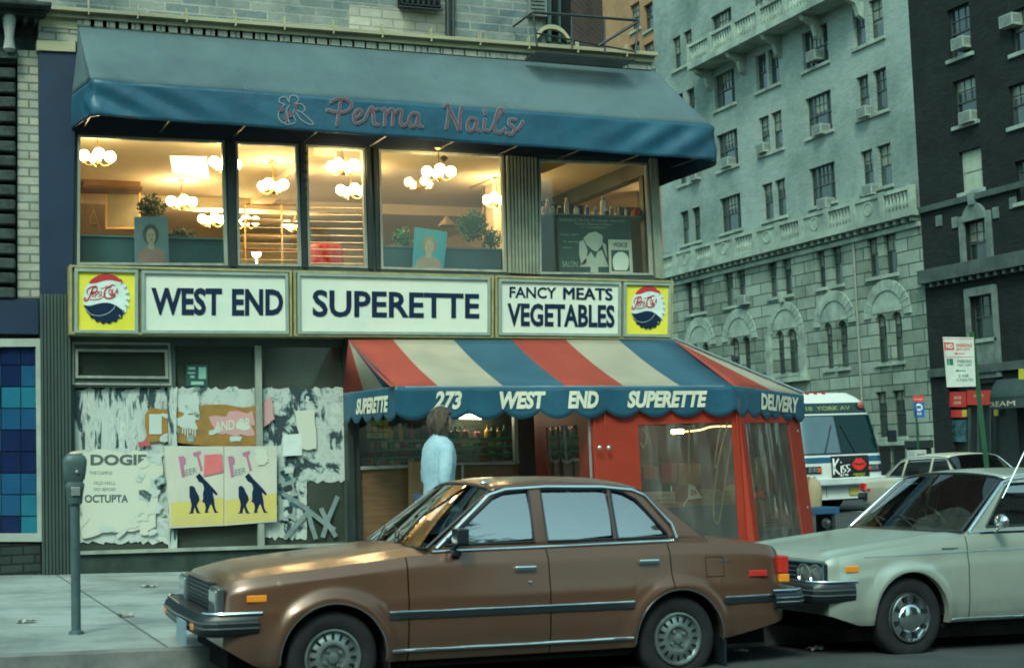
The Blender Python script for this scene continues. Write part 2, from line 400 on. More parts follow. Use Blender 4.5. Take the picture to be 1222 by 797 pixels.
for (x0, y0), (x1, y1) in zip(ring, ring[1:]):
    if abs(x0-x1)+abs(y0-y1) < 1e-3: continue
    d = V(y1-y0, x0-x1, 0).normalized(); z = gz(12)
    b.add([V(x0, y0, z-.1)+d*.02, V(x1, y1, z-.1)+d*.02, V(x1, y1, z+.154)+d*.02, V(x0, y0, z+.154)+d*.02, V(x0, y0, z+.154)-d*.14, V(x1, y1, z+.154)-d*.14], [(0, 1, 2, 3), (3, 2, 5, 4)])
o = b.build('kerb', M_kerb); o['kind'] = 'structure'
b = MB(); b.box(30.38, 30.52, KY+2, 220, gz(20)-.1, gz(20)+.154); o = b.build('kerb', M_kerb); o['kind'] = 'structure'
M_line = mat('road_paint', (.5, .52, .48), .7, c2=(.12, .13, .13), scale=7, lo=.45, hi=.62)
b = MB()
for y in (KY+1.5, KY+5.2):
    b.box(15.0, 30.0, y, y+.3, gz(20)+.004, gz(20)+.006)
for i in range(12): b.box(22.1, 22.22, 22+i*6, 25+i*6, gz(20)+.004, gz(20)+.006)
o = b.build('road_marking', M_line); o['kind'] = 'structure'

# ================================================================ the corner building
XL = onY(48, 400, YF).x; XC = onY(786, 260, YF).x
BLD = thing('corner_building', 'two storey shop front on the corner with a lit salon above a boarded store', 'building', (XL, YF, gz(XL)))
def bpart(name, b, m, **k): return b.build(name, m, BLD, **k)
# side wall, upper wall, roofline mass (real depth)
b = MB()
b.box(XC-.3, XC, YF+.02, 60, gz(XC)-.2, 2.7); b.box(XC-.3, XC-.001, YF+.3, 60, 5.6, 6.6)
bpart('side_wall', b, M_sidebrick)
b = MB(); b.box(XC-.3, XC, YF+5.2, 60, 2.7, 5.6); bpart('side_wall', b, M_sidebrick)
# upper brick wall above the cornice
M_patch = brick('patched_brick', (.42, .40, .32), (.34, .33, .27), (.28, .27, .22), .3, .12, 'XZ', .01, .5)
zc = 6.62
def fY(Y): return lambda u, v, d: onY(u, v, Y)+V(0, d, 0)
xe = onY(682, 30, YF+.12).x
b = MB(); b.box(XL-.1, xe, YF+.15, 60, 6.4, 13); bpart('upper_wall', b, M_upbrick)
b = MB(); b.prism([V(xe+.002, YF+.16, 6.4), V(xe+.002, YF+3, 6.4), V(xe+1.1, YF+3, 6.4), V(xe+1.1, YF+1.3, 6.4)], (0, 0, 6.6)); bpart('bay_wall', b, M_redbrick)
b = MB(); pbox(b, [(417, 6), (531, 14), (531, 50), (417, 40)], YF+.135, .03); bpart('brick_patch', b, M_patch)
# cornice: stepped limestone band following the photo
b = MB()
c0, c1 = onY(46, 12, YF), onY(779, 69, YF); e0, e1 = onY(46, 25, YF), onY(779, 84, YF)
def band(bb, px0, px1, yt0, yt1, yb0, yb1, dep):
    q = [onY(px0, yt0, YF), onY(px1, yt1, YF), onY(px1, yb1, YF), onY(px0, yb0, YF)]
    bb.prism([p+V(0, -dep, 0) for p in q], (0, dep+.4, 0))
band(b, 46, 778, 11, 66.5, 15, 70.5, .17); band(b, 46, 777, 15.2, 70.7, 21, 77, .10); band(b, 46, 776, 21.2, 77.2, 33, 90, .04)
for i in range(1, 13):
    px = 46+i*58; t = i*58/732
    bx = onY(px, 20+t*56, YF); b.box(bx.x-.008, bx.x+.008, YF-.175, YF-.1, bx.z+.02, bx.z+.19)
bpart('cornice', b, M_limestone)
b = MB()
for i in range(46):
    t = i/46; px = lerp(92, 776, t); p = onY(px, lerp(27, 80, t), YF-.045); b.box(p.x, p.x+.2, p.y-.02, p.y+.02, p.z-.05, p.z+.06)
bpart('brick_course', b, M_palebrick, bevel=.006)
# pipe, iron window guard, arched window with shutter
b = MB(); b.tube([onY(534, -20, YF+.08), onY(535, 48, YF+.08)], .035, 10); b.tube([onY(541, -20, YF+.1), onY(541, 48, YF+.1)], .022, 8); bpart('drain_pipe', b, M_blackm, smooth=40)
b = MB(); pbox(b, [(478, -8), (526, -6), (526, 10), (478, 6)], YF+.02, .2); bpart('window_recess', b, M_dark)
b = MB()
for i in range(7):
    c = onY(483+i*6.4, 1+i*.55, YF-.04); r = .045
    b.tube([c+V(math.cos(a)*r, 0, math.sin(a)*r) for a in [k*math.pi/5 for k in range(11)]], .009, 5)
b.tube([onY(476, 8, YF-.04), onY(527, 12.5, YF-.04)], .014, 6); b.tube([onY(476, -6, YF-.04), onY(527, -2, YF-.04)], .014, 6)
bpart('window_guard', b, M_blackm, smooth=40)
aw = [(655, 52)]+[(655, 18)] + [(655+.5*14-14*.5*math.cos(a)*2+7, -6-16*math.sin(a)) for a in []] + [(655, -12), (682, -12), (682, 54)]
b = MB(); b.prism([onY(x, y, YF+.13) for x, y in [(655, -12), (681, -12), (681, 52), (655, 49)]], (0, .02, 0)); f = bpart('window', b, M_dark)
b = MB(); pbox(b, [(654, -12), (658, -12), (658, 50), (654, 49)], YF+.07, .08); pbox(b, [(667, -12), (669.5, -12), (669.5, 51), (667, 50)], YF+.08, .07); b.build('sash', mat('sash_green', (.03, .06, .06), .5), f)
b = MB()
for y0, y1 in ((-12, 17),):
    pbox(b, [(631, -12), (653, -12), (653, 20), (631, 18)], YF+.05, .08)
for k in range(6): pbox(b, [(634, -10+k*4.6), (650, -9+k*4.6), (650, -7.4+k*4.6), (634, -8.4+k*4.6)], YF+.035, .02)
bpart('shutter', b, mat('grey_shutter', (.16, .19, .17), .7, c2=(.1, .12, .11)))
b = MB()
pts = curve([(642, 46), (650, 36), (662, 35), (672, 40), (680, 50)], 5)
for a, c in zip(pts, pts[1:]):
    pbox(b, [(a.x, a.y), (c.x, c.y), (c.x, c.y-5), (a.x, a.y-5)], YF+.06, .1)
bpart('arch_moulding', b, M_limestone)
# ---------------- first floor window wall, laid out in photo coordinates on the facade plane
G1 = [(93, 161), (268, 168), (272, 317), (92, 316)]
G2 = [(281, 169), (356, 172), (360, 318), (284, 317)]
G3 = [(365, 172.5), (435, 177), (439, 320), (368, 318)]
G4 = [(452, 178), (601, 185), (605, 325), (455, 321)]
G5 = [(643, 190), (773, 194.5), (780, 328.5), (644, 327)]
b = MB(); wall_holes(b, [(88, 130), (778, 165), (792, 334), (86, 319)], [G1, G2, G3, G4, G5], fY(YF), .12); 
bpart('window_wall', b, M_greenm)
b = MB()
pbox(b, [(86, 138), (780, 176), (781, 191), (86, 158)], YF-.03, .04)
bpart('window_head', b, mat('navy_fascia', (.012, .022, .04), .5))
for px in (216, 346, 455, 575, 668): pass
def frame(b, L, w, Y, dep):
    """mitred frame strip round a photo-space loop"""
    c = [onY(x, y, Y) for x, y in L]; n = len(c); cen = sum(c, V(0, 0, 0))/n
    inn = []
    for i in range(n):
        a, p, q = c[i-1], c[i], c[(i+1) % n]
        d1 = (p-a).normalized(); d2 = (q-p).normalized(); n1 = V(-d1.z, 0, d1.x); n2 = V(-d2.z, 0, d2.x)
        if n1.dot(cen-p) < 0: n1 = -n1
        if n2.dot(cen-p) < 0: n2 = -n2
        inn.append(p+(n1+n2)*w/(1+n1.dot(n2)))
    for i in range(n):
        j = (i+1) % n; b.prism([c[i], c[j], inn[j], inn[i]], (0, dep, 0))
wins = []
for G in (G1, G2, G3, G4, G5):
    b = MB(); frame(b, G, .03, YF-.012, .07); w = bpart('window', b, M_palem); wins.append(w)
    b = MB(); b.poly([onY(x, y, YF+.05) for x, y in G]); b.build('pane', M_glassup, w)
# vertical mullions proud of the wall, and louvre teeth beside pane 3
b = MB()
for q in ([(270.5, 166), (279, 167), (282.5, 318.5), (274.5, 318)], [(358, 170), (363.5, 171), (367, 319.5), (361.5, 319)], [(437, 174), (442, 175), (445.5, 321.5), (440.5, 321)], [(446, 175), (450, 176), (453.5, 322), (449.5, 321.5)]):
    b = MB(); pbox(b, q, YF-.035, .05); bpart('mullion', b, M_blackm, bevel=.004)
b = MB()
for k in range(13): 
    y = 180+k*10.6; pbox(b, [(362.5, y), (366.5, y+2), (366.5, y+5), (362.5, y+4)], YF-.04, .03)
bpart('louvre_bracket', b, M_blackm)
# fluted panel and corner post
b = MB()
q = QY([(604, 186), (641, 189), (643.5, 327.5), (607, 325.5)], YF-.02)
nf = 9
for i in range(nf):
    for (ua, ub, dd) in ((0, .5, .03), (.5, 1, .0)):
        u0, u1 = (i+ua)/nf, (i+ub)/nf
        b.prism([q.p(u0, 0, dd), q.p(u1, 0, dd), q.p(u1, 1, dd), q.p(u0, 1, dd)], (0, .05, 0))
bpart('fluted_panel', b, M_flute)
b = MB(); pbox(b, [(775.5, 188), (785, 189), (793, 333), (783.5, 332)], YF-.05, .2); pbox(b, [(781, 192), (782.5, 192), (790.5, 330), (789, 330)], YF-.062, .02)
bpart('corner_post', b, M_flute, bevel=.008)
# side windows of the salon (glass along the side street) and the sill
b = MB()
cp = onY(789, 332, YF); zt = onY(778, 189, YF).z
b.box(XC-.12, XC-.02, YF+.2, YF+.3, cp.z, 5.7); b.box(XC-.12, XC-.02, YF+2.6, YF+2.7, cp.z, 5.7); b.box(XC-.12, XC-.02, YF+5.1, YF+5.2, cp.z, 5.7)
b.box(XC-.25, XC, YF+.1, YF+5.2, cp.z-1.3, cp.z); b.box(XC-.15, XC, YF+.1, YF+5.2, 5.2, 5.62)
f = bpart('side_window', b, M_greenm)
b = MB(); b.poly([V(XC-.07, YF+.1, cp.z), V(XC-.07, YF+5.2, cp.z), V(XC-.07, YF+5.2, 5.3), V(XC-.07, YF+.1, 5.3)]); b.build('pane', M_glassshop, f)
# salon room
zf, zce = 3.55, 5.42
RX0, RX1, RY1 = XL+.1, XC-.3, YF+8.5
b = MB(); b.box(RX0-.1, RX1+.28, YF+.14, RY1, zce, zce+.15); bpart('ceiling', b, M_ceil)
b = MB(); b.box(RX0-.1, RX1+.28, YF+.14, RY1, zf-.2, zf); bpart('floor', b, mat('salon_carpet', (.1, .06, .04), .9))
b = MB(); b.box(RX0-.1, RX1+.2, RY1, RY1+.15, zf, zce); b.box(RX0-.14, RX0, YF+.13, RY1, zf, zce)
b.box(RX1-.02, RX1+.1, YF+5.3, RY1, zf, zce)
bpart('salon_wall', b, M_cream)
# boxed soffits / beams across the ceiling
b = MB(); b.box(RX0, RX1, YF+4.2, YF+4.55, zce-.16, zce-.002); b.box(RX0+3.3, RX0+3.6, YF+.5, YF+4.2, zce-.1, zce-.002); bpart('ceiling_beam', b, M_ceil)
# salon pillar seen right in pane 4
b = MB(); p = onY(592, 300, YF+2.2); b.box(p.x-.02, p.x+.34, p.y, p.y+.3, zf, zce-.002); bpart('pillar', b, M_cream)
# header behind signs and lower storefront
b = MB()
pbox(b, [(84, 317), (800, 335), (800, 410), (84, 403)], YF-.02, .3)
bpart('sign_beam', b, M_greenm)
# ================================================================ shop front, ground floor left
b = MB()
T1 = [(93, 419), (197, 420), (198, 449), (93, 448)]
P1_ = [(89, 462), (200, 462), (202, 655), (90, 657)]
W2 = [(209, 412), (304, 413), (308, 652), (212, 654)]
W3 = [(313, 413), (410, 414), (414, 646), (316, 651)]
wall_holes(b, [(84, 402), (418, 406), (420, 662), (85, 663)], [T1, P1_, W2, W3], fY(YF), .14)
bpart('storefront_frame', b, M_greenm)
b = MB(); frame(b, [(90, 416), (200, 417), (201, 452), (90, 451)], .03, YF-.025, .05); bpart('transom_frame', b, M_palem)
b = MB(); frame(b, [(86, 408), (203, 409), (205, 460), (86, 459)], .025, YF-.012, .05); bpart('transom_surround', b, M_palem)
b = MB(); pbox(b, [(84, 658), (420, 647.5), (420, 651.5), (84, 662)], YF-.05, .07)
bpart('storefront_trim', b, M_palem)
b = MB(); pbox(b, [(304.5, 412), (312, 412), (316, 651), (308.5, 652)], YF-.04, .05); bpart('mullion', b, M_palem, bevel=.004)
for i, L in enumerate((T1, P1_, W2, W3)):
    b = MB(); b.poly([onY(x, y, YF+.06) for x, y in L]); bpart('shop_pane', b, M_dirty)
# wire mesh behind the third light
b = MB()
for k in range(34):
    t = k/33; a = onY(lerp(314, 410, t), 416, YF+.075); c = onY(lerp(315, 411, t), 458, YF+.075); b.tube([a, c], .0022, 3, caps=False)
for k in range(18):
    t = k/17; b.tube([onY(314, 416+t*42, YF+.077), onY(410, 417+t*42, YF+.077)], .0022, 3, caps=False)
bpart('wire_mesh', b, mat('mesh_wire', (.25, .42, .3), .6))
# bulkhead down to the pavement
gl = lambda px: gz(onY(px, 680, YF).x)+.15
b = MB()
a, c = onY(85, 662.3, YF-.01), onY(420, 651.8, YF-.01)
b.prism([V(a.x, YF-.01, gl(85)-.1), V(c.x, YF-.01, gl(420)-.1), V(c.x, YF-.01, c.z), V(a.x, YF-.01, a.z)], (0, .25, 0)); bpart('bulkhead', b, mat('bulkhead_green', (.035, .055, .045), .7, c2=(.02, .032, .028), scale=5, bump=.1))
# ribbed pilaster at the left
b = MB()
a0, a1 = onY(47.5, 420, YF), onY(84, 420, YF); ztop = onY(60, 352, YF).z
nr = 9
for i in range(nr):
    x0 = lerp(a0.x, a1.x, i/nr); x1 = lerp(a0.x, a1.x, (i+.72)/nr); x2 = lerp(a0.x, a1.x, (i+1)/nr)
    b.box(x0, x1, YF-.1, YF+.2, gz(x0)-.05, ztop); b.box(x1, x2, YF-.075, YF+.2, gz(x0)-.05, ztop)
bpart('ribbed_pilaster', b, M_pil)
b = MB(); pbox(b, [(46, 62), (91, 63), (86, 352), (48, 352)], YF-.06, .25); 
bpart('blue_panel', b, M_bluepanel)
b = MB(); pbox(b, [(44, 48), (90, 50), (90, 62), (44, 60)], YF-.09, .3); bpart('lintel', b, M_limestone)
b = MB(); pbox(b, [(46, 20), (94, 26), (94, 50), (46, 48)], YF-.03, .3); bpart('brick_pier', b, M_palebrick)
# post beside the entrance, shop window, recess
b = MB(); x0 = onY(413, 560, YF).x; x1 = onY(428, 560, YF).x
b.box(x0, x0+.07, YF-.12, YF+.1, gz(x0), 3.0); b.box(x0+.075, x1, YF-.06, YF+.1, gz(x0), 3.0)
bpart('entrance_post', b, M_blackm)
xs0 = x1; xs1 = onY(618, 540, YF).x; xd1 = onY(645, 540, YF).x
b = MB(); b.box(xs0, XC, YF-.001, YF+.2, 2.72, 3.02); bpart('shop_lintel', b, M_blackm)
zs = onY(520, 553, YF).z
b = MB(); b.box(xs0, xs1, YF-.04, YF+.06, zs-.04, zs); b.box(xs1-.05, xs1, YF-.03, YF+.05, zs, 2.72)
bpart('shop_window_frame', b, M_palem)
b = MB(); b.box(xs0, xs1, YF+.0, YF+.05, gz(xs0)+.1, zs-.04)
bpart('stall_riser', b, M_wood)
b = MB(); b.poly([V(xs0, YF+.02, zs), V(xs1-.05, YF+.02, zs), V(xs1-.05, YF+.02, 2.72), V(xs0, YF+.02, 2.72)]); bpart('shop_pane', b, M_glassshop)
# interior of the store: floor, walls, dark doorway
b = MB(); b.box(XL+.2, XC-.32, YF+.2, YF+7, gz(9)+.02, gz(9)+.1); bpart('floor', b, M_dark)
b = MB(); b.box(XL+.1, XC-.32, YF+7, YF+7.1, -.3, 3.4); b.box(xs0-.25, xs0-.2, YF+.25, YF+7, -.3, 3.0); bpart('store_wall', b, mat('store_green_wall', (.05, .08, .06), .8))
b = MB(); b.box(XL+.1, XC-.32, YF+.3, YF+7, 3.1, 3.2); bpart('store_ceiling', b, mat('store_ceiling', (.12, .14, .1), .8))
b = MB(); b.box(xd1+.1, XC, YF+.0, YF+.2, gz(9), 2.72); bpart('store_front_wall', b, mat('maroon_board', (.09, .02, .015), .6))
b = MB(); b.box(xs1+.02, xd1+.05, YF+.15, YF+.2, .02, 2.6); bpart('door', b, M_blackm)

# ================================================================ neighbour on the left
XN = XL-.02
NB = thing('neighbouring_building', 'dark carved stone and pale brick building at the left edge with blue tiled window', 'building', (XN-3, YF, gz(-1)))
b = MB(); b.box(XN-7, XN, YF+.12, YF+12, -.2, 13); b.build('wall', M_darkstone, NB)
b = MB(); pbox(b, [(21, 60), (46, 61), (48, 356), (21, 356)], YF+.03, .08); b.build('brick_strip', M_palebrick, NB)
b = MB()
for k in range(17):
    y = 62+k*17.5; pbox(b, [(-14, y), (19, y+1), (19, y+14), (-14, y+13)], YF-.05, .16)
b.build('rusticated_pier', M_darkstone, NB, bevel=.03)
b = MB(); pbox(b, [(-20, -4), (62, 2), (62, 8), (-20, 3)], YF-.35, .5); pbox(b, [(-20, 4), (56, 8), (56, 19), (-20, 15)], YF-.2, .35)
for k in range(5): pbox(b, [(-12+k*13, 17), (-5+k*13, 17.5), (-6+k*13, 27), (-11+k*13, 27)], YF-.15, .3)
b.build('carved_cornice', M_darkstone, NB, bevel=.02)
b = MB()
p = onY(32, 40, YF); b.lathe([(.03, -.28), (.07, -.24), (.05, -.1), (.075, .1), (.05, .26), (.08, .32)], V(p.x-.2, YF-.12, p.z), n=12); b.build('carved_baluster', mat('pale_carving', (.25, .28, .25), .8), NB, smooth=50)
b = MB(); pbox(b, [(-20, 62), (22, 62), (22, 70), (-20, 69)], YF-.12, .24); b.build('capital', M_darkstone, NB, bevel=.02)
# blue spandrel and the glass tile window
b = MB(); pbox(b, [(-20, 357), (46.5, 357), (46.5, 399), (-20, 398)], YF-.02, .14); b.build('blue_spandrel', M_bluepanel, NB, bevel=.006)
b = MB(); frame(b, [(-40, 404), (52.5, 404), (55, 646), (-40, 646)], .09, YF-.06, .14)
W = b.build('window', mat('pale_frame', (.34, .38, .32), .6, c2=(.24, .27, .24)), NB)
M_t = [mat('tile_navy', (.006, .018, .07), .25, c2=(.005, .012, .05)), mat('tile_blue', (.012, .075, .16), .25, c2=(.01, .06, .13)), mat('tile_teal', (.015, .14, .2), .25, c2=(.012, .11, .17))]
b = MB(); rr = random.Random(4)
rows = [[0, 0, 0], [1, 0, 1], [0, 2, 2], [1, 1, 1], [1, 0, 0], [0, 0, 0], [1, 1, 1], [2, 1, 2], [0, 0, 2], [0, 0, 0]]
for r in range(9):
    for c in range(3):
        y0 = 410+r*25.7; x0 = -22+c*23.4+.9*0
        pbox(b, [(x0+.6, y0+.6), (x0+22.8, y0+.6), (x0+22.8, y0+25), (x0+.6, y0+25)], YF-.0, .05, M_t[rows[r][c]])
b.build('glass_tile', None, W)
b = MB(); pbox(b, [(-40, 409), (49, 409), (50, 641), (-40, 641)], YF+.03, .05); b.build('tile_backing', M_greenm, W)
b = MB(); pbox(b, [(-40, 648), (48, 648), (49, 690), (-40, 690)], YF-.03, .12)
b.build('plinth', brick('dark_plinth', (.035, .05, .045), (.03, .04, .036), (.015, .02, .02), .25, .1, 'XZ', .012), NB)

# ================================================================ store signs
YS = YF-.28
def cabinet(name_label, outer, faces, depth=.26):
    q = [onY(x, y, YS) for x, y in outer]
    o = thing('store_sign', name_label, 'sign', tuple(q[3]), 'sign boxes over the shop front')
    b = MB(); b.prism([p+V(0, .02, 0) for p in q], (0, depth, 0)); frame(b, outer, .03, YS-.02, .05)
    b.build('cabinet', M_signframe, o, bevel=.005)
    return o
def face(o, L, m, Y=YS):
    b = MB(); frame(b, L, .035, Y-.035, .06); b.build('retainer', M_signback, o, bevel=.008)
    b = MB(); b.prism([onY(x, y, Y-.005) for x, y in L], (0, .012, 0)); return b.build('panel', m, o)
def letters(parent, items, Y, m, name='lettering', thick=.006):
    b = MB()
    for body, L, bold in items:
        q = QY(L, Y); sp = 1.0
        if bold == 0:
            for i, (du, dv) in enumerate(((0, 0), (.010, .02), (-.010, -.02), (.010, -.02), (-.010, .02))): put_text(b, body, lambda u, v: q.p(u+du, v+dv, i*.0004), 0, 0, 1, 1, 0)
        else: put_text(b, body, lambda u, v: q.p(u, v), 0, 0, 1, 1, bold)
    return b.build(name, m, parent)
S1 = cabinet('illuminated sign box at the left reading WEST END beside a bottle cap emblem', [(83, 316), (348.5, 322.5), (349, 401.5), (83, 399)], None)
face(S1, [(89, 320), (165, 322), (165, 398), (89, 397)], M_signyellow)
w1 = face(S1, [(169, 322.5), (344, 326), (345, 398.5), (169, 397.5)], M_signwhite)
letters(S1, [('WEST', [(180.5, 343), (265, 343.8), (265, 376.6), (180.5, 375.8)], .034), ('END', [(276.8, 344.6), (338, 345.4), (338, 376), (276.8, 376.6)], .034)], YS-.012, M_navy)
S2 = cabinet('long middle sign box reading SUPERETTE', [(350.5, 322.5), (589.5, 328.5), (589.5, 403.5), (351, 401.5)], None)
face(S2, [(355, 325.5), (585.5, 331), (585.5, 400), (355.5, 398.5)], M_signwhite)
letters(S2, [('SUPERETTE', [(373, 345.5), (572, 350.5), (572, 380.3), (373, 378)], .024)], YS-.012, M_navy)
S3 = cabinet('right hand sign box reading FANCY MEATS VEGETABLES beside a bottle cap emblem', [(591.5, 328.7), (804, 335), (803, 405.5), (591.5, 403.5)], None)
face(S3, [(595.5, 332.5), (741.5, 336.5), (741, 401.5), (595.5, 400)], M_signwhite)
face(S3, [(745, 336.6), (801.5, 338), (800.5, 402.5), (744.5, 401.5)], M_signyellow)
letters(S3, [('FANCY', [(608, 342), (664, 343), (664, 356.5), (608, 355.2)], .02), ('MEATS', [(672.5, 343.2), (730.5, 344.4), (730.5, 358.2), (672.5, 356.9)], .0), ('VEGETABLES', [(605.5, 361.5), (733.5, 364), (733.5, 391), (605.5, 389)], .032)], YS-.012, M_navy)
def emblem(parent, bx0, by0, bx1, by1):
    """crown cap: drawn in a 0..800 square taken from the sign, put on the panel"""
    fx = lambda x, y, d=0: onY(lerp(bx0, bx1, (x-140)/550), lerp(by0, by1, (y-70)/605), YS-.012-d)
    b = MB(); cx, cy = 415, 368; wt = mat('cap_white', (.6, .7, .64), .4)
    def edge(a):
        x, y = math.cos(a), math.sin(a); r = 272; sc_ = max(0, min(1, (x*.75+y*.65+.35)*2))
        return (cx+x*r + 0, cy+y*r*1.08) if False else (cx+x*(r+sc_*11*math.cos(a*22)), cy+y*(r+22+sc_*11*math.cos(a*22)))
    ring = [edge(2*math.pi*k/132) for k in range(132)]
    b.poly([fx(*p) for p in ring], wt)
    top = [p for p in ring if p[1] < 178]; top.sort()
    wave = curve([(215, 188), (300, 180), (400, 150), (480, 148), (560, 165), (640, 178)], 5)
    b.poly([fx(*p, .003) for p in top]+[fx(p.x, p.y, .003) for p in reversed(wave)], M_red)
    bot = [p for p in ring if p[1] > 450]
    bot = sorted([p for p in ring if p[1] > 452 and p[0] < cx+210 or (p[1] > 500)], key=lambda p: math.atan2(p[1]-cy, p[0]-cx))
    bwave = curve([(143, 446), (220, 452), (300, 434), (380, 418), (450, 420), (520, 445), (560, 470), (600, 500), (630, 508)], 5)
    b.poly([fx(p.x, p.y, .003) for p in bwave]+[fx(*p, .003) for p in bot if p[1] > 455 and p[0] < 640], M_navy)
    f2 = lambda u, v: fx(u, v, .006)
    ribbon(b, curve([(165, 480), (230, 550), (330, 572), (430, 545), (500, 490), (520, 450)], 6), 9, f2, M_signback, False)
    # scalloped flutes at the right edge
    for k in range(7):
        a = -.75+k*.27; ribbon(b, [(cx+235*math.cos(a), cy+255*math.sin(a)), (cx+268*math.cos(a), cy+292*math.sin(a))], 14, f2, M_signback, False)
    # script
    for st, w in (([(300, 225), (275, 225), (250, 260), (235, 300), (215, 350), (195, 385), (165, 390), (155, 372), (168, 360)], 17), ([(195, 310), (190, 270), (225, 235), (270, 225), (305, 240), (300, 275), (262, 300), (235, 300)], 13),
                  ([(250, 345), (250, 290), (275, 288)], 9), ([(252, 318), (272, 314)], 8), ([(252, 345), (275, 340)], 8),
                  ([(288, 350), (292, 285), (315, 290), (312, 312), (290, 318)], 9), ([(345, 283), (325, 288), (330, 305), (345, 318), (340, 338), (320, 342)], 9), ([(360, 280), (358, 338)], 9), ([(350, 245), (385, 240), (430, 215)], 8),
                  ([(470, 225), (420, 245), (392, 300), (400, 350), (440, 365), (495, 352), (520, 330), (500, 322), (470, 330)], 17), ([(425, 240), (470, 210), (500, 205), (515, 215)], 12), ([(405, 310), (380, 345), (330, 372), (270, 380), (235, 375), (225, 385)], 9),
                  ([(460, 320), (445, 295), (455, 262), (475, 265), (478, 300), (462, 320)], 10), ([(495, 255), (490, 310), (515, 305)], 10), ([(525, 305), (545, 245), (550, 310)], 9), ([(528, 285), (550, 283)], 8)):
        ribbon(b, curve(st, 4), w, f2, M_red, True)
    return b.build('bottle_cap_emblem', None, parent)
emblem(S1, 99, 326.5, 154.5, 387)
emblem(S3, 753, 341, 794, 393.5)

# ================================================================ upper awning
UA = thing('salon_awning', 'long blue canvas awning over the upstairs windows with mauve script lettering', 'awning', tuple(onY(110, 140, YF)))
dep = .82
def wrap(px, py): return onY(px, py, YF-dep)
TLw, TRw = onY(93, 27, YF), onY(777, 81, YF)
fl_t, fr_t = wrap(110, 95), wrap(848, 149)
fl_b, fr_b = wrap(113, 138), wrap(846, 191)
zt_l, zt_r, zb_l, zb_r = fl_t.z, fr_t.z, fl_b.z, fr_b.z
# plan of the front edge: left return, straight front, rounded right corner, return along the side street
rad = .42; XR = XC+.64
plan = [V(onY(84, 115, YF).x, YF, 0), V(fl_t.x, YF-dep, 0)]
ns = 44
xe2 = XR-rad
front = [V(lerp(fl_t.x, xe2, i/ns), YF-dep, 0) for i in range(ns+1)]
arc = [V(xe2+rad*math.sin(a), YF-dep+rad*(1-math.cos(a)), 0) for a in [math.pi/2*i/8 for i in range(1, 9)]]
side = [V(XR, y, 0) for y in (YF+.2, YF+1, YF+2, YF+3.5, YF+5.4)]
left = [V(lerp(plan[0].x, fl_t.x, i/6), lerp(YF, YF-dep, i/6), 0) for i in range(6)]
path = left+front+arc+side
def ztop(p): return lerp(zt_l, zt_r, max(0, min(1, (p.x-fl_t.x)/(xe2-fl_t.x))))
def zbot(p): return lerp(zb_l, zb_r, max(0, min(1, (p.x-fl_t.x)/(xe2-fl_t.x))))
cum = [0]
for a, c in zip(path, path[1:]): cum.append(cum[-1]+(c-a).length)
def wrinkle(s, t):
    """soft folds: strong drape by the corners, faint ripples elsewhere"""
    L = cum[len(left)]; Rr = cum[len(left)+ns]
    k = math.exp(-((s-L-.2)/1.1)**2) if s > L-.3 else 0
    q = math.exp(-((s-Rr+.3)/1.0)**2)
    return .030*k*math.sin((s-L)*9+t*7)*(.3+.7*math.sin(t*math.pi)) + .026*q*math.sin((s-Rr)*10-t*7)*(.3+.7*math.sin(t*math.pi)) + .005*math.sin(s*2.3+t*4) + .004*math.sin(s*7.1+1.7*t)
def val_point(s, t, extra=0):
    """s along the edge, t from 0 bottom to 1 top"""
    s = max(0, min(cum[-1]-1e-4, s))
    for i in range(len(cum)-1):
        if s <= cum[i+1]: break
    f = (s-cum[i])/(cum[i+1]-cum[i]); p = path[i].lerp(path[i+1], f)
    d = (path[i+1]-path[i]).normalized(); nrm = V(d.y, -d.x, 0)
    w = wrinkle(s, t)
    return V(p.x, p.y, lerp(zbot(p), ztop(p), t)+.004*math.sin(s*3.1)) + nrm*(w+extra)
b = MB(); ss = [cum[-1]*i/260 for i in range(261)]
b.grid(lambda s, t: val_point(s, t), ss, [i/10 for i in range(11)]); b.build('valance', M_cloth_val, UA, smooth=60, solid=.004)
# roof cloth
def wallpt(p):
    zt = lerp(TLw.z, TRw.z, max(0, min(1, (p.x-TLw.x)/(TRw.x-TLw.x))))
    if p.y > YF: return V(XC-.0, p.y, TRw.z)
    x = max(TLw.x, min(XC, TLw.x+(p.x-fl_t.x)/(xe2-fl_t.x)*(XC-TLw.x))); return V(x, YF, zt)
b = MB(); us = [i/10 for i in range(11)]
def roofp(s, u):
    e = val_point(s, 1); w = wallpt(e); q = e.lerp(w, u); q.z -= .045*math.sin(math.pi*u)*(1-.3*math.sin(s*2.3)); q.z += .010*math.sin(s*math.pi*9/(cum[len(left)+ns]-cum[len(left)]))**2*math.sin(math.pi*u); return q
b.grid(roofp, ss, us); b.build('canopy', M_cloth_top, UA, smooth=60, solid=.004)
b = MB()
for k in range(1, 9):
    s = cum[len(left)]+k*(cum[len(left)+ns]-cum[len(left)])/9
    b.tube([roofp(s, u)+V(0, 0, .003) for u in us], .004, 4)
b.build('seam', mat('seam_thread', (.07, .15, .18), .8), UA)
b = MB(); b.tube([val_point(s, 0)+V(0, .012, .02) for s in ss[::4]], .013, 6)
for k in range(0, 10):
    s = cum[len(left)]+k*(cum[len(left)+ns]-cum[len(left)])/9.0
    e = val_point(s, 0); e1 = V(e.x, YF-.03, e.z+.05); b.tube([e+V(0, .02, .03), e1], .011, 6)
b.build('frame', M_blackm, UA)
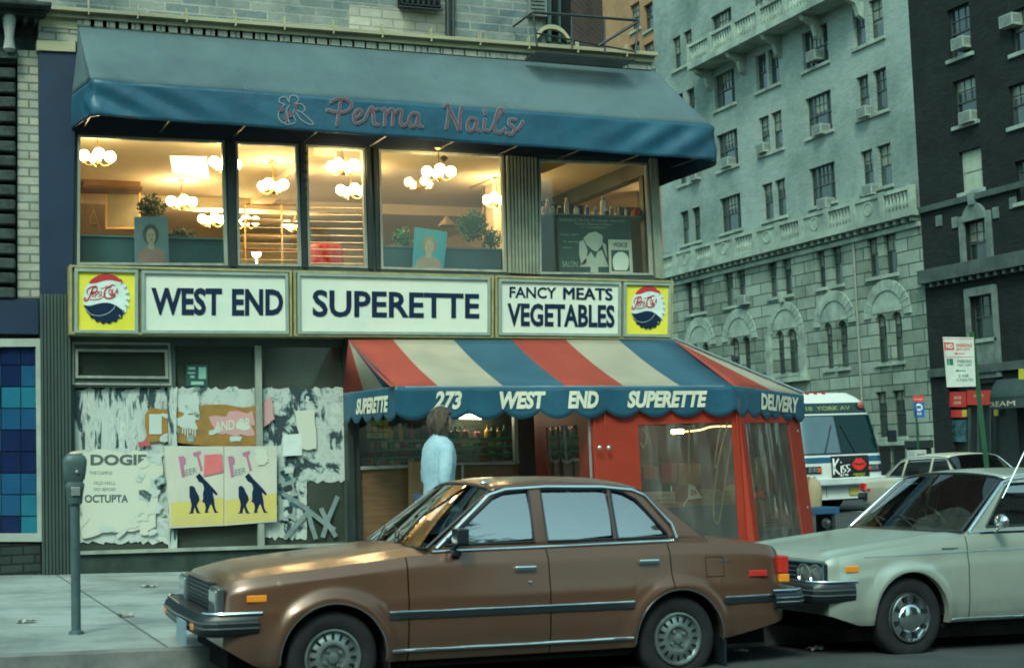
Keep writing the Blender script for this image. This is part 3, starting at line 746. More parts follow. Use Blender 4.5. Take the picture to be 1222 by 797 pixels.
# script lettering, drawn where the photo has it (photo px on the front plane)
def script_fn(d):
    def f(x, y):
        p = onY(x, y, YF-dep); s = cum[len(left)]+(p.x-fl_t.x); t = (p.z-zbot(p))/(ztop(p)-zbot(p))
        return val_point(s, t, d)
    return f
S = []
cv = lambda L: [(320+x/3.819, 100+y/3.819) for x, y in L]
S += [cv(L) for L in (
 [(330, 75), (325, 110), (318, 150), (312, 188)], [(285, 85), (310, 72), (350, 72), (378, 92), (368, 120), (335, 132), (300, 128), (268, 120)],
 [(392, 160), (415, 148), (425, 130), (410, 120), (392, 140), (390, 168), (405, 182), (430, 172)],
 [(440, 165), (468, 110), (478, 130), (482, 180), (500, 190)], [(470, 128), (500, 118)],
 [(522, 120), (532, 125), (530, 190)], [(532, 150), (555, 122), (568, 128), (566, 190)], [(568, 150), (590, 125), (606, 132), (602, 178), (618, 196), (636, 182)],
 [(680, 142), (655, 140), (640, 168), (650, 198), (672, 190), (684, 150), (684, 190), (700, 200)],
 [(802, 105), (822, 100), (820, 150), (810, 205)], [(818, 108), (845, 160), (868, 212)], [(870, 212), (872, 150), (880, 105)],
 [(945, 165), (920, 160), (905, 185), (912, 215), (935, 208), (948, 172), (946, 205), (960, 218)],
 [(985, 165), (982, 208), (1000, 216)], [(986, 125), (987, 138)],
 [(1015, 205), (1050, 150), (1068, 118), (1050, 118), (1036, 160), (1030, 210), (1055, 225), (1078, 205)],
 [(1125, 165), (1100, 165), (1098, 185), (1120, 205), (1110, 232), (1085, 226)], [(1125, 215), (1145, 200), (1158, 175)])]
flower = [cv(L) for L in (
 [(75, 95), (50, 85), (55, 65), (80, 62), (95, 85)], [(95, 85), (100, 58), (125, 55), (138, 75), (118, 95)], [(118, 95), (150, 92), (168, 115), (150, 130), (125, 118)], [(75, 95), (50, 120), (45, 155), (65, 180), (90, 170)],
 [(95, 100), (82, 130), (95, 178)], [(120, 110), (112, 140), (125, 170)], [(125, 130), (150, 165), (185, 185), (205, 182), (185, 160), (150, 130)], [(60, 175), (85, 188), (120, 178)])]
b = MB(); f1, f2 = script_fn(.012), script_fn(.018)
for L in S: 
    c = curve(L, 5); ribbon(b, c, 4.6, f1, M_mauveline); ribbon(b, c, 2.9, f2, M_mauve)
for L in flower:
    c = curve(L, 5); ribbon(b, c, 1.5, f1, M_mauveline)
for c0_, c1_, r in ((335, 131, 3), (346, 137, 3.6), (352, 127, 2.6), (340, 142, 3)):
    b.poly([f2(c0_+r*math.cos(a), c1_+r*1.2*math.sin(a)) for a in [k*math.pi/5 for k in range(10)]], M_mauve)
b.build('lettering', None, UA)
b = MB(); s0 = cum[len(left)+ns+6]
for st in ([(0, .7), (.05, .85), (.12, .85), (.14, .68), (.05, .45), (0, .3), (.16, .32)],):
    ribbon(b, curve(st, 4), .035, lambda u, v: val_point(s0+u*.8, v, .012), M_letter)
b.build('lettering', None, UA)

# ================================================================ lower striped awning and the tarpaulin porch
AF = 15.13
LA = thing('striped_awning', 'red white and blue striped awning with scalloped lettered valance over the shop entrance', 'awning', tuple(onY(470, 500, YF)))
A_TL, A_TR = onY(416, 405.5, YF-.31), onY(806, 405.5, YF-.31)
A_FL, A_FR = onY(471, 461, AF), onY(875, 460, AF)
A_WL = onY(413, 469, YF-.05)
P2 = atD(965, 470, 19.96/1.0); P2 = V(11.62, 16.75, 2.1)
A_BK = V(P2.x, 21.0, P2.z); A_TB = V(XC+.02, 21.0, A_TR.z)
A_TR2 = V(XC+.33, YF-.31, A_TR.z)
b = MB()
xb = [onY(px, 405.5, YF-.31).x for px in (416, 469, 541, 610, 675, 738, 803)]
fz = lambda x: lerp(A_FL.z, A_FR.z, (x-A_FL.x)/(A_FR.x-A_FL.x)); tz = lambda x: lerp(A_TL.z, A_TR.z, (x-A_TL.x)/(A_TR.x-A_TL.x))
def slope(x, u):   # u 0 at the wall
    z = lerp(tz(x), fz(x), u)-.03*math.sin(math.pi*u); return V(x, lerp(YF-.31, AF, u), z)
cols = [M_st_red, M_st_white, M_st_blue, M_st_red, M_st_white, M_st_blue]
us = [i/8 for i in range(9)]
for i in range(6):
    x0, x1 = xb[i], xb[i+1]
    if i == 0: b.grid(lambda x, u: slope(lerp(x0, x1, x) if True else 0, u), [0, .5, 1], us, cols[i])
    elif i == 5:
        xr = A_FR.x; b.grid(lambda x, u: slope(lerp(x0, lerp(x1, xr, u*.98), x), u), [0, .5, 1], us, cols[i])
    else: b.grid(lambda x, u: slope(lerp(x0, x1, x), u), [0, .5, 1], us, cols[i])
# right flank: hip, red, white; and the run down the side street
def tri(b, a, c, d, m, n=6):
    for i in range(n):
        for j in range(n-i):
            f = lambda i, j: a+(c-a)*(i/n)+(d-a)*(j/n)
            b.add([f(i, j), f(i+1, j), f(i, j+1)], [(0, 1, 2)], m)
            if i+j < n-1: b.add([f(i+1, j), f(i+1, j+1), f(i, j+1)], [(0, 1, 2)], m)
A_FR_ = slope(A_FR.x, 1)
tt = V(xb[6], YF-.31, tz(xb[6]))
mid1 = A_FR_.lerp(P2, .52)
tri(b, tt, A_FR_, mid1, M_st_red); tri(b, tt, mid1, P2, M_st_white)
ncol = [M_st_blue, M_st_red, M_st_white, M_st_blue]
for k in range(4):
    y0, y1 = lerp(P2.y, 21, k/4), lerp(P2.y, 21, (k+1)/4)
    a0 = tt if k == 0 else V(XC+.02, lerp(YF-.31, 21, k/4), tt.z); a1 = V(XC+.02, lerp(YF-.31, 21, (k+1)/4), tt.z)
    b.add([a0, a1, V(P2.x, y1, P2.z), V(P2.x, y0, P2.z)], [(0, 1, 2, 3)], ncol[k])
# left gore
wl = V(A_TL.x, YF-.02, A_WL.z)
g1, g2 = wl.lerp(A_FL, .42), wl.lerp(A_FL, .80)
b.add([A_TL, wl, g1], [(0, 1, 2)], M_st_red); b.add([A_TL, g1, g2], [(0, 1, 2)], M_st_white); b.add([A_TL, g2, A_FL], [(0, 1, 2)], M_st_blue)
b.build('canopy', None, LA, smooth=30, solid=.004)
# valance along: wall -> front left -> front right -> P2 -> back
vp = [V(A_TL.x, YF-.02, A_WL.z), A_FL, A_FR_, P2, A_BK]
vc = [0]
for a, c in zip(vp, vp[1:]): vc.append(vc[-1]+(c-a).length)
lob = [5, 10, 6, 10]
def vpt(s, t, ex=0):    # t 0 top, 1 bottom of the lobe
    s = max(0, min(vc[-1]-1e-5, s)); i = 0
    while s > vc[i+1]: i += 1
    f = (s-vc[i])/(vc[i+1]-vc[i]); p = vp[i].lerp(vp[i+1], f); d = (vp[i+1]-vp[i]); d.z = 0; d.normalize(); nrm = V(d.y, -d.x, 0)
    ph = f*lob[i]; hang = .29 + .095*abs(math.sin(math.pi*ph))**.8
    return p + nrm*(ex + .012*math.sin(s*5.3)*t + .02*math.sin(s*2.1)*t) + V(0, 0, -hang*t)
b = MB(); n = 420; b.grid(lambda s, t: vpt(s, t), [vc[-1]*i/n for i in range(n+1)], [i/6 for i in range(7)])
b.build('valance', M_cloth_val, LA, smooth=50, solid=.004)
b = MB()
def vtext(body, px0, px1, yt, yb, seg, bold, shear):
    """photo box -> stretch of valance"""
    if seg == 1:
        s0 = vc[1]+onY(px0, 480, AF).x-A_FL.x; s1 = vc[1]+onY(px1, 480, AF).x-A_FL.x
    else: s0, s1 = px0, px1
    vs, fs = text_tris(body, bold, shear); xs = [v.x for v in vs]; ys = [v.y for v in vs]; a, c, d, e = min(xs), max(xs), min(ys), max(ys)
    b.add([(lambda s, z: vpt(s, 0, .014+.012*math.sin(s*5.3)*z/.35+.02*math.sin(s*2.1)*z/.35)+V(0, 0, -z))(lerp(s0, s1, (v.x-a)/(c-a)), lerp(yb, yt, (v.y-d)/(e-d))) for v in vs], fs)
vtext('SUPERETTE', vc[0]+(vc[1])*.30, vc[1]*.90, .09, .28, 0, .05, .25)
vtext('273', 517, 551, .055, .265, 1, .04, .3)
vtext('WEST', 596, 651, .06, .265, 1, .05, .25); vtext('END', 676, 714, .06, .265, 1, .05, .25)
vtext('SUPERETTE', 748, 844, .06, .265, 1, .05, .25)
vtext('DELIVERY', vc[2]+(vc[3]-vc[2])*.33, vc[2]+(vc[3]-vc[2])*.90, .05, .265, 0, .045, .22)
b.build('lettering', M_letter, LA)
b = MB(); b.tube([tt+V(.02, 0, .02), P2+V(0, 0, .03)], .018, 8); b.tube([vpt(vc[-1]*i/80, .02, -.01) for i in range(81)], .014, 6)
for px in (560, 680, 800):
    x = onY(px, 480, AF).x; b.tube([V(x, AF+.02, fz(x)-.02), V(x, YF-.05, fz(x)+.02)], .012, 6)
b.build('frame', M_alu, LA, smooth=40)
# ================================================================ tarpaulin porch
E0x = onY(708, 560, 15.2).x; E1x = onY(884, 560, 15.2).x
gp = lambda x: gz(x)+.15
PT = 2.02
PO = thing('tarpaulin_porch', 'orange red tarpaulin porch with clear vinyl windows under the striped awning', 'porch', (E0x, YF, gp(E0x)))
def panel(name, p0, p1, holes, m=M_orange, ztop=PT, flare=.0, thick=.02):
    """vertical wall from p0 to p1 with rectangular openings (u0,u1,z0,z1)"""
    p0 = V(*p0); p1 = V(*p1); L = (p1-p0).length; d = (p1-p0)/L; nr = V(d.y, -d.x, 0)
    z0, z1 = gp(p0.x)+.01, gp(p1.x)+.01
    def f(u, z, dd):
        k = (ztop-z)/ztop; return p0+d*u+V(0, 0, z)+nr*(flare*max(0, k)-dd)
    b = MB(); wall_holes(b, [(0, z0), (L, z1), (L, ztop), (0, ztop)], [[(a, c), (b_, c), (b_, e), (a, e)] for a, b_, c, e in holes], f, thick)
    o = b.build(name, m, PO, solid=.006); return o, f, L
def pane(f, h, m=M_vinyl, name='vinyl_window', parent=None):
    a, c, z0, z1 = h; b = MB(); n = 22
    b.grid(lambda u, v: f(u, v, .008+.012*math.sin(u*17+v*2.3)*math.sin(math.pi*(u-a)/(c-a))), [lerp(a-.01, c+.01, i/n) for i in range(n+1)], [lerp(z0-.01, z1+.01, i/8) for i in range(9)])
    return b.build(name, m, parent or PO, smooth=60)
P1c = (E1x, 15.2, 0); P2c = (11.5, 16.75, 0)
zb = onY(820, 640, 15.2).z-.25
xa, xb_ = onY(763, 560, 15.2).x-E0x, onY(876, 560, 15.2).x-E0x; zt_ = onY(820, 505, 15.2).z
h1 = (xa, xb_, zb, zt_)
fp, ff, L1 = panel('front_panel', (E0x, 15.2, 0), P1c, [h1], flare=.05); pane(ff, h1, parent=fp)
L2 = (V(*P2c)-V(*P1c)).length
h2 = (.16, L2-.52, zb, zt_-.01)
fp2, ff2, _ = panel('corner_panel', P1c, P2c, [h2], flare=.16); pane(ff2, h2, parent=fp2)
b = MB(); zz_ = [lerp(gp(E1x)+.012, PT-.001, i/10) for i in range(11)]
b.grid(lambda u, z: ff(L1, z, -.003).lerp(ff2(0, z, -.003), u)+V(.0, -.012*math.sin(math.pi*u), 0), [i/4 for i in range(5)], zz_); b.build('corner_strip', M_orange, PO, smooth=60, solid=.006)
fp3, ff3, _ = panel('side_panel', P2c, (11.5, 20.5, 0), [(.3, 3.2, zb, zt_)], flare=.1); pane(ff3, (.3, 3.2, zb, zt_), parent=fp3)
panel('rear_panel', (11.5, 20.5, 0), (XC+.02, 20.5, 0), [])
# left wall: dark maroon boards with a glass pane
hl = (.35, 1.30, .7, onX(700, 512, E0x).z if False else 1.75)
M_mar = mat('maroon_board', (.16, .02, .015), .6)
fl_, fl2, _ = panel('left_panel', (E0x, YF-.14, 0), (E0x, 15.2, 0), [hl], m=mat('dark_red_board', (.22, .035, .02), .55, c2=(.16, .02, .015)), ztop=2.05)
pane(fl2, hl, M_glassshop, 'pane', fl_)
b = MB()
for p in ((E0x, 15.21), (E1x, 15.22), (11.48, 16.74), (11.48, 20.4)): b.tube([V(p[0], p[1]+.04, gp(p[0])), V(p[0], p[1]+.04, PT+.08)], .022, 8)
b.build('post', M_alu, PO, smooth=40)
b = MB(); M_seam = mat('tarpaulin_hem', (.33, .04, .02), .6)
for a, o_ in ((E0x+.02, .075), (E0x+.16, .075), (E1x-.05, .075)): b.box(a, a+.012, 15.2-o_*.45, 15.2-o_*.45+.02, gp(a)+.02, PT-.05)
b.build('hem', M_seam, PO)
b = MB()
zk = onY(718, 534, 15.1).z
for px in (715, 726): p = onY(px, 534, 15.12); b.lathe([(.001, -.035), (.02, -.03), (.028, -.015), (.02, 0), (.01, .01)], p, (0, 1, 0), 10)
b.build('knob', M_alu, PO, smooth=50)
b = MB()
for z_ in (1.6, .55): p = ff2(L2-.2, z_, -.01); b.lathe([(.012, 0), (.02, .008), (.012, .016)], p, (.6, -.8, 0), 8)
b.build('grommet', M_alu, PO)
# rope loops hanging inside the vinyl
M_rope = mat('pale_cord', (.62, .55, .34), .5)
def rope(L, label, Y=15.32, r=.009):
    b = MB(); c = curve(L, 6); b.tube([onY(p.x, p.y, Y) for p in c], r, 6); o = b.build('rope_loop', M_rope, None, smooth=60); tag(o, label, 'rope')
rope([(869, 503), (862, 530), (855, 556), (853, 553), (857, 525), (861, 506)], 'short pale cord looped at the top right of the wide vinyl window')
rope([(874, 504), (872, 530), (866, 570), (861, 605), (857, 624), (852, 618), (852, 590), (856, 560), (862, 530), (868, 505)], 'long pale cord loop hanging almost to the bottom of the wide vinyl window')
rope([(823, 504), (822, 530), (822, 558), (823, 565)], 'straight pale cord hanging in the middle of the wide vinyl window', r=.012)
rope([(766, 510), (772, 520), (768, 534), (764, 528)], 'small curled cord near the upper left corner of the wide vinyl window')
b = MB(); b.tube([onY(802, 515, 16.1), onY(815, 514.5, 16.1)], .028, 8); o = b.build('lit_bulb', glow('warm_bulb', (1, .5, .13), 30), None, smooth=50); tag(o, 'short glowing amber lamp under the porch roof', 'lamp')
b = MB(); c = curve([(815, 515), (835, 513), (850, 509), (874, 508.5)], 5); b.tube([onY(p.x, p.y, 16.1) for p in c], .010, 6); o = b.build('glow_strip', glow('warm_reflection', (1, .55, .16), 4), None, smooth=50); tag(o, 'thin wavy glowing strip drawn for the amber reflection on the vinyl', 'lamp')  # glowing strip stands in for the orange reflection on the vinyl

# ---------------- produce stand and goods inside the porch
def obj1(name, b, m, label, cat, group=None, **k):
    o = b.build(name, m, None, **k); tag(o, label, cat, group); return o
st = thing('produce_stand', 'low wooden stand with a blue skirt inside the vinyl porch', 'stand', (E1x-.8, 16.3, gp(E1x)))
b = MB(); b.box(E1x-1.25, E1x+.6, 15.9, 16.5, .68, .72); b.build('table_top', M_ply, st)
b = MB(); b.box(E1x-1.2, E1x+.58, 15.88, 15.9, .05, .68); b.build('skirt', mat('blue_tarp', (.015, .06, .14), .6), st)
for x in (E1x-1.2, E1x+.55):
    for y in (15.95, 16.45):
        b = MB(); b.box(x-.02, x+.02, y-.02, y+.02, gp(x), .68); b.build('leg', M_wood, st)
def crate(x, y, z, w, d, h, label, m=None, slats=3):
    t = thing('crate', label, 'crate', (x, y, z), 'crates on the porch stand')
    b = MB()
    for k in range(slats):
        z0 = z+.01+k*h/slats; z1 = z0+h/slats*.75
        b.box(x-w/2, x+w/2, y-d/2, y-d/2+.012, z0, z1); b.box(x-w/2, x+w/2, y+d/2-.012, y+d/2, z0, z1)
        b.box(x-w/2, x-w/2+.012, y-d/2+.013, y+d/2-.013, z0, z1); b.box(x+w/2-.012, x+w/2, y-d/2+.013, y+d/2-.013, z0, z1)
    b.build('slat', m or M_ply, t)
    b = MB(); b.box(x-w/2+.013, x+w/2-.013, y-d/2+.013, y+d/2-.013, z+.001, z+.012); b.build('base', M_ply, t)
    return t
crate(E1x-.75, 16.15, .721, .5, .34, .16, 'pale slatted crate on the porch stand behind the wide vinyl window', mat('pale_crate', (.5, .45, .32), .7))
crate(E1x+.10, 16.2, .721, .44, .34, .14, 'slatted crate of green fruit beside the corner post of the porch')
LSx, LSy = E1x+1.42, 16.78
ls = thing('low_stand', 'low blue draped stand behind the narrow vinyl window', 'stand', (LSx, LSy, gp(10.5)))
b = MB(); b.box(LSx-.42, LSx+.40, LSy-.16, LSy+.25, .27, .30); b.build('table_top', M_ply, ls)
b = MB(); b.box(LSx-.41, LSx+.39, LSy-.155, LSy+.24, gp(11)+.03, .269); b.build('skirt', mat('blue_tarp', (.015, .06, .14), .6), ls)
crate(LSx-.15, LSy+.04, .301, .40, .32, .12, 'slatted crate of bagged vegetables behind the narrow vinyl window')
M_fruit = [mat('fruit_green', (.12, .22, .03), .4), mat('fruit_orange', (.6, .2, .02), .4), mat('fruit_red', (.4, .03, .02), .35), mat('fruit_tan', (.45, .3, .12), .6), mat('bag_pale', (.5, .45, .33), .5)]
rr = random.Random(9)
for cx_, cz_, k, lab, cat in ((E1x-.75, .80, 1, 'orange heaped in the pale slatted crate', 'orange'), (E1x+.15, .80, 0, 'green apple heaped in the crate by the corner post', 'apple'), (LSx-.15, .37, 3, 'tan onion heaped in the crate behind the narrow vinyl window', 'onion')):
    base = None
    for i in range(14):
        x = cx_+rr.uniform(-.15, .15); y = (LSy+.04 if k == 3 else 16.17)+rr.uniform(-.1, .1); z = cz_+rr.uniform(-.02, .05)
        if base is None:
            b = MB(); b.ball((0, 0, 0), .042, 10, sc=(1, 1, .92)); b.tube([(0, 0, .036), (.004, 0, .05)], .003, 4); base = b.build(cat, M_fruit[k], None, smooth=60); base.location = (x, y, z); tag(base, lab, cat, lab.split(' heaped')[0]+'s in one crate')
        else: c = base.copy(); COL.objects.link(c); c.location = (x, y, z); c.rotation_euler = (rr.random(), rr.random(), rr.random())
def bag(name, x, y, z, w, h, m, label):
    b = MB(); n = 14
    def f(u, v):
        a = u*2*math.pi; r = w/2*(1+.12*math.sin(3*a+x*9)+.07*math.sin(7*a+v*5))*(1-.55*max(0, v-.75)*3)*(.9+.1*math.sin(math.pi*v))
        return V(x+r*math.cos(a), y+r*.7*math.sin(a), z+v*h*(1+.05*math.sin(5*a)))
    b.grid(f, [i/n for i in range(n+1)], [i/6 for i in range(7)]); b.poly([f(i/n, 0) for i in range(n)]); o = b.build(name, m, None, smooth=35); tag(o, label, 'bag'); return o
bag('plastic_bag', LSx+.22, LSy+.02, .302, .28, .24, M_fruit[4], 'crumpled pale plastic bag on the low blue stand in the porch')
bag('plastic_bag', E1x+.42, 16.15, .722, .2, .2, mat('bag_tan', (.42, .3, .15), .6), 'small tan plastic bag on the porch stand left of the pale one')
p = atD(984, 622, 20.4); bag('paper_bag', 12.05, 17.3, gp(12)+.72, .3, .42, mat('paper_tan', (.42, .33, .2), .8), 'tan paper bag standing on a ledge just outside the porch corner')
b = MB(); b.box(11.72, 12.3, 17.0, 17.5, gp(12)+.62, gp(12)+.715); 
t = thing('bench', 'low blue bench outside the right corner of the porch', 'bench', (12, 17.2, gp(12))); b.build('seat', mat('blue_bench', (.015, .07, .15), .5), t, bevel=.01)
for x in (11.8, 12.2): 
    b = MB(); b.box(x, x+.05, 17.05, 17.45, gp(12), gp(12)+.62); b.build('leg', M_blackm, t)
# price card with red lettering
t = thing('price_card', 'small tilted white price card with red marks behind the wide vinyl window', 'sign', (E1x-.6, 15.9, 1.0))
q = QY([(822, 577), (829, 580), (838, 594), (821, 596)], 15.8)
b = MB(); b.prism([q.p(0, 0), q.p(1, 0), q.p(1, 1), q.p(0, 1)], (0, .006, 0)); b.build('card', M_white, t)
b = MB(); put_text(b, "59", lambda u, v: q.p(u, v, .004), .2, .25, .8, .65, .03); b.build('lettering', M_red, t)
t = thing('card_stake', 'thin pale stake slanting beside the price card', 'stake', tuple(onY(815, 604, 15.8))); b = MB(); b.tube([onY(815, 604, 15.7), onY(822, 593, 15.7)], .012, 6); b.build('stick', M_white, t)
t = thing('cash_counter', 'dark counter with stacked cartons deep inside the porch', 'counter', (E0x+.9, 16.6, gp(9))); b = MB(); b.box(E0x+.5, E1x-.9, 16.5, 16.9, gp(9), .95); b.build('body', mat('counter_dark', (.05, .05, .045), .6), t); b = MB(); b.box(E0x+.45, E1x-.86, 16.45, 16.93, .951, .98); b.build('top', M_greenm, t)
for i, (px0, py0, px1, py1, m, lab) in enumerate(((790, 553, 808, 576, mat('carton_dark_red', (.20, .03, .025), .7), 'red carton on the counter deep inside the porch'), (811, 553, 836, 580, mat('carton_tan', (.24, .17, .07), .7), 'tan carton on the counter deep inside the porch'), (768, 556, 786, 572, mat('carton_pink', (.2, .07, .055), .7), 'pink carton at the left on the counter inside the porch'))):
    t = thing('carton', lab, 'box', tuple(onY(px0, py1, 16.6)))
    b = MB(); pbox(b, [(px0, py0), (px1, py0), (px1, py1), (px0, py1)], 16.6, .25); b.build('body', m, t, bevel=.006)
    b = MB(); a = onY(px0, py0, 16.6); c = onY(px1, py0, 16.6); b.box(a.x, c.x, 16.7, 16.74, a.z+.001, a.z+.004); b.build('tape_strip', M_tape, t)

# ================================================================ shop window goods
rr = random.Random(21)
def shelf_row(y_px0, y_px1, px0, px1, kinds, label, cat, Y=YF+.5, pitch=7.5, dx=0):
    """row of small goods whose feet stand on a shelf at y_px1"""
    made = []
    n = int((px1-px0)/pitch)
    for i in range(n):
        if rr.random() < .08: continue
        px = px0+(i+.5)*pitch+rr.uniform(-1, 1); k = rr.choice(kinds)
        p = onY(px, y_px1, Y); h = (onY(px, y_px0, Y).z-p.z)*rr.uniform(.7, 1.0)
        key = (k, cat)
        if key not in made_kinds:
            b = MB()
            if cat == 'bottle': b.lathe([(.001, 0), (.044, .002), (.046, .03), (.046, .185), (.038, .205), (.018, .222), (.017, .275), (.021, .278), (.021, .30), (.001, .302)], n=12)
            elif cat == 'jar': b.lathe([(.001, 0), (.045, .002), (.047, .09), (.04, .105), (.041, .13), (.001, .132)], n=10)
            elif cat == 'melon': b.ball((0, 0, .055), .058, 10, sc=(1.15, 1, .95))
            elif cat == 'packet': b.box(-.05, .05, -.02, .02, 0, .17); b.box(-.045, .045, -.023, .023, .17, .178)
            o = b.build({'bottle': 'bottle', 'jar': 'jar', 'melon': 'melon', 'packet': 'snack_packet'}[cat], GOODS[k], None, smooth=50, bevel=0)
            tag(o, label+' ('+k+')' if False else k+' '+label, cat, k+' '+label.split(' on ')[0]+'s'); made_kinds[key] = o; o.location = p
        else:
            c = made_kinds[key].copy(); COL.objects.link(c); c.location = p; o = c
            c['label'] = k+' '+label; c['group'] = k+' '+label
        o['group'] = k+' '+label
        o.scale = (1, 1, h/{'bottle': .3, 'jar': .13, 'melon': .11, 'packet': .18}[cat])
GOODS = {'dark green': mat('g_dgreen', (.02, .09, .05), .3), 'black': mat('g_black', (.012, .012, .014), .3), 'amber': mat('g_amber', (.5, .28, .06), .3), 'yellow green': mat('g_yg', (.34, .45, .10), .5), 'maroon': mat('g_maroon', (.3, .05, .05), .5),
 'teal': mat('g_teal', (.02, .14, .11), .5), 'yellow': mat('g_yellow', (.5, .38, .04), .5), 'orange': mat('g_orange', (.5, .18, .03), .5), 'pale': mat('g_pale', (.4, .42, .3), .5)}
made_kinds = {}
SH = thing('goods_shelving', 'tiered green shelving full of goods in the shop window', 'shelving', (xs0, YF+.6, gz(6)+.15))
for i, (y, Y_) in enumerate(((526, .62), (536, .55), (545.5, .5), (556, .45), (567, .4))):
    a = onY(436, y, YF+Y_); c = onY(616, y, YF+Y_); x1_ = c.x if i < 3 else onY(500, y, YF+Y_).x
    b = MB(); b.box(a.x, x1_, YF+Y_-.06, YF+Y_+.16, a.z-.035, a.z-.003); b.build('shelf', mat('shelf_green', (.03, .32, .22), .5), SH)
b = MB(); b.box(onY(437, 540, YF+.9).x, onY(618, 540, YF+.9).x, YF+.9, YF+.93, 0, 2.7); b.build('back_board', mat('shelf_back', (.018, .028, .022), .8), SH)
shelf_row(505, 525, 462, 614, ['black', 'dark green', 'amber', 'maroon'], 'bottle standing on the top shelf of the shop window', 'bottle', YF+.62, 6.5)
made_kinds = {}
shelf_row(527, 535.3, 438, 614, ['yellow green', 'maroon', 'teal', 'pale'], 'jar on the second shelf of the shop window', 'jar', YF+.55, 8)
made_kinds = {}
shelf_row(537, 544.8, 438, 614, ['yellow green', 'dark green', 'maroon'], 'melon on the third shelf of the shop window', 'melon', YF+.5, 9)
made_kinds = {}
shelf_row(547, 555.3, 438, 498, ['yellow green', 'teal', 'orange'], 'jar on the fourth shelf of the shop window', 'jar', YF+.45, 8)
made_kinds = {}
shelf_row(557, 566, 438, 496, ['yellow green', 'maroon', 'teal'], 'melon on the lowest shelf of the shop window', 'melon', YF+.4, 9)
made_kinds = {}
b = MB(); cols_ = [GOODS['yellow'], GOODS['orange'], GOODS['yellow green'], GOODS['yellow']]
for i in range(4):
    for j in range(3):
        px = 438+i*6.6; py = 501+j*7.5; t = 'snack_packet'
        bb = MB(); pbox(bb, [(px, py), (px+5.8, py+.2), (px+5.8, py+6.8), (px, py+6.6)], YF+.12, .03); bb.build(t, cols_[(i*2+j) % 4], None, bevel=.004)
        o = bpy.context.scene.objects[-1] if False else COL.objects[-1]; tag(o, 'small %s snack packet hung in the block at the left of the shop window' % ['yellow', 'orange', 'green', 'yellow'][(i*2+j) % 4], 'packet', ['yellow', 'orange', 'green', 'yellow'][(i*2+j) % 4]+' snack packets hung at the left of the shop window')
b = MB(); a = onY(540, 496.5, YF+.7); c = onY(584, 497.5, YF+.7); b.tube([a, c], .03, 8); obj1('glow_strip', b, glow('shop_tube', (1, .8, .5), 30), 'fluorescent tube glowing over the bottles in the shop window', 'lamp', smooth=50)
b = MB(); a = onY(650, 515, 17.6); b.box(a.x+.1, a.x+1.1, 17.5, 17.6, 1.55, 1.64); obj1('glow_strip', b, glow('green_reflection', (.35, 1, .6), 1.2), 'green glowing bar added for the greenish reflection in the dark porch pane', 'lamp')  # no lamp here: glowing bar added for the greenish reflection in the pane
# brown counter boards between window and cars, tan carton
t = thing('wooden_bin', 'tan and brown wooden bin under the shop window', 'bin', (onY(505, 560, YF-.3).x, YF-.3, gz(6)+.15))
b = MB(); pbox(b, [(492, 551), (508, 551), (508, 640), (492, 640)], YF-.2, .15, M_ply); pbox(b, [(509, 556), (612, 555), (612, 640), (509, 640)], YF-.15, .1, M_wood); b.build('board', None, t)
b = MB(); pbox(b, [(509, 552.5), (614, 551.5), (614, 554), (509, 555)], YF-.2, .16); pbox(b, [(551, 555), (553.5, 555), (553.5, 600), (551, 600)], YF-.2, .02); b.build('rail', M_palem, t)
# pale graffiti strokes low on the left shop window
b = MB()
for L in ([(435, 573), (450, 577), (470, 579), (490, 581)], [(440, 612), (452, 598), (470, 584), (482, 578)], [(436, 610), (470, 613), (500, 616)], [(450, 590), (440, 600)]):
    ribbon(b, curve(L, 5), 1.7, lambda x, y: onY(x, y, YF+.004), M_tape)
obj1('painted_mark', b, M_tape, 'pale brushed lines painted low on the shop window glass', 'marking')
b = MB(); pbox(b, [(436, 573), (492, 573), (492, 650), (436, 650)], YF+.06, .02); obj1('window_board', b, mat('inner_board', (.1, .12, .1), .7), 'grey green board behind the lower left of the shop window', 'board')

# ================================================================ fly posters and torn paper
M_pap = [mat('paper_white', (.46, .51, .46), .85, c2=(.42, .48, .44), scale=5), mat('paper_grey', (.30, .36, .33), .85, c2=(.2, .26, .25), scale=6), mat('paper_pale', (.50, .52, .43), .85, c2=(.5, .52, .42), scale=4), mat('paper_dark', (.03, .055, .06), .8, c2=(.02, .03, .035)), mat('paper_pink', (.55, .25, .25), .8, c2=(.45, .3, .28), scale=5), mat('paper_ochre', (.34, .18, .04), .85, c2=(.22, .13, .05), scale=5), mat('paper_teal', (.04, .13, .15), .8, c2=(.03, .09, .11), scale=5)]
rr = random.Random(5)
def shred(b, cx, cy, w, h, Y, m, jag=.3, n=11, rot=0):
    pts = []
    for i in range(n):
        a = 2*math.pi*(i+rr.uniform(-.3, .3))/n; ex = .6
        x = math.copysign(abs(math.cos(a))**ex, math.cos(a)); y = math.copysign(abs(math.sin(a))**ex, math.sin(a)); k = 1-jag*rr.random()
        x, y = x*w/2*k, y*h/2*k; pts.append((cx+x*math.cos(rot)-y*math.sin(rot), cy+x*math.sin(rot)+y*math.cos(rot)))
    b.poly([onY(x, y, Y) for x, y in pts], m)
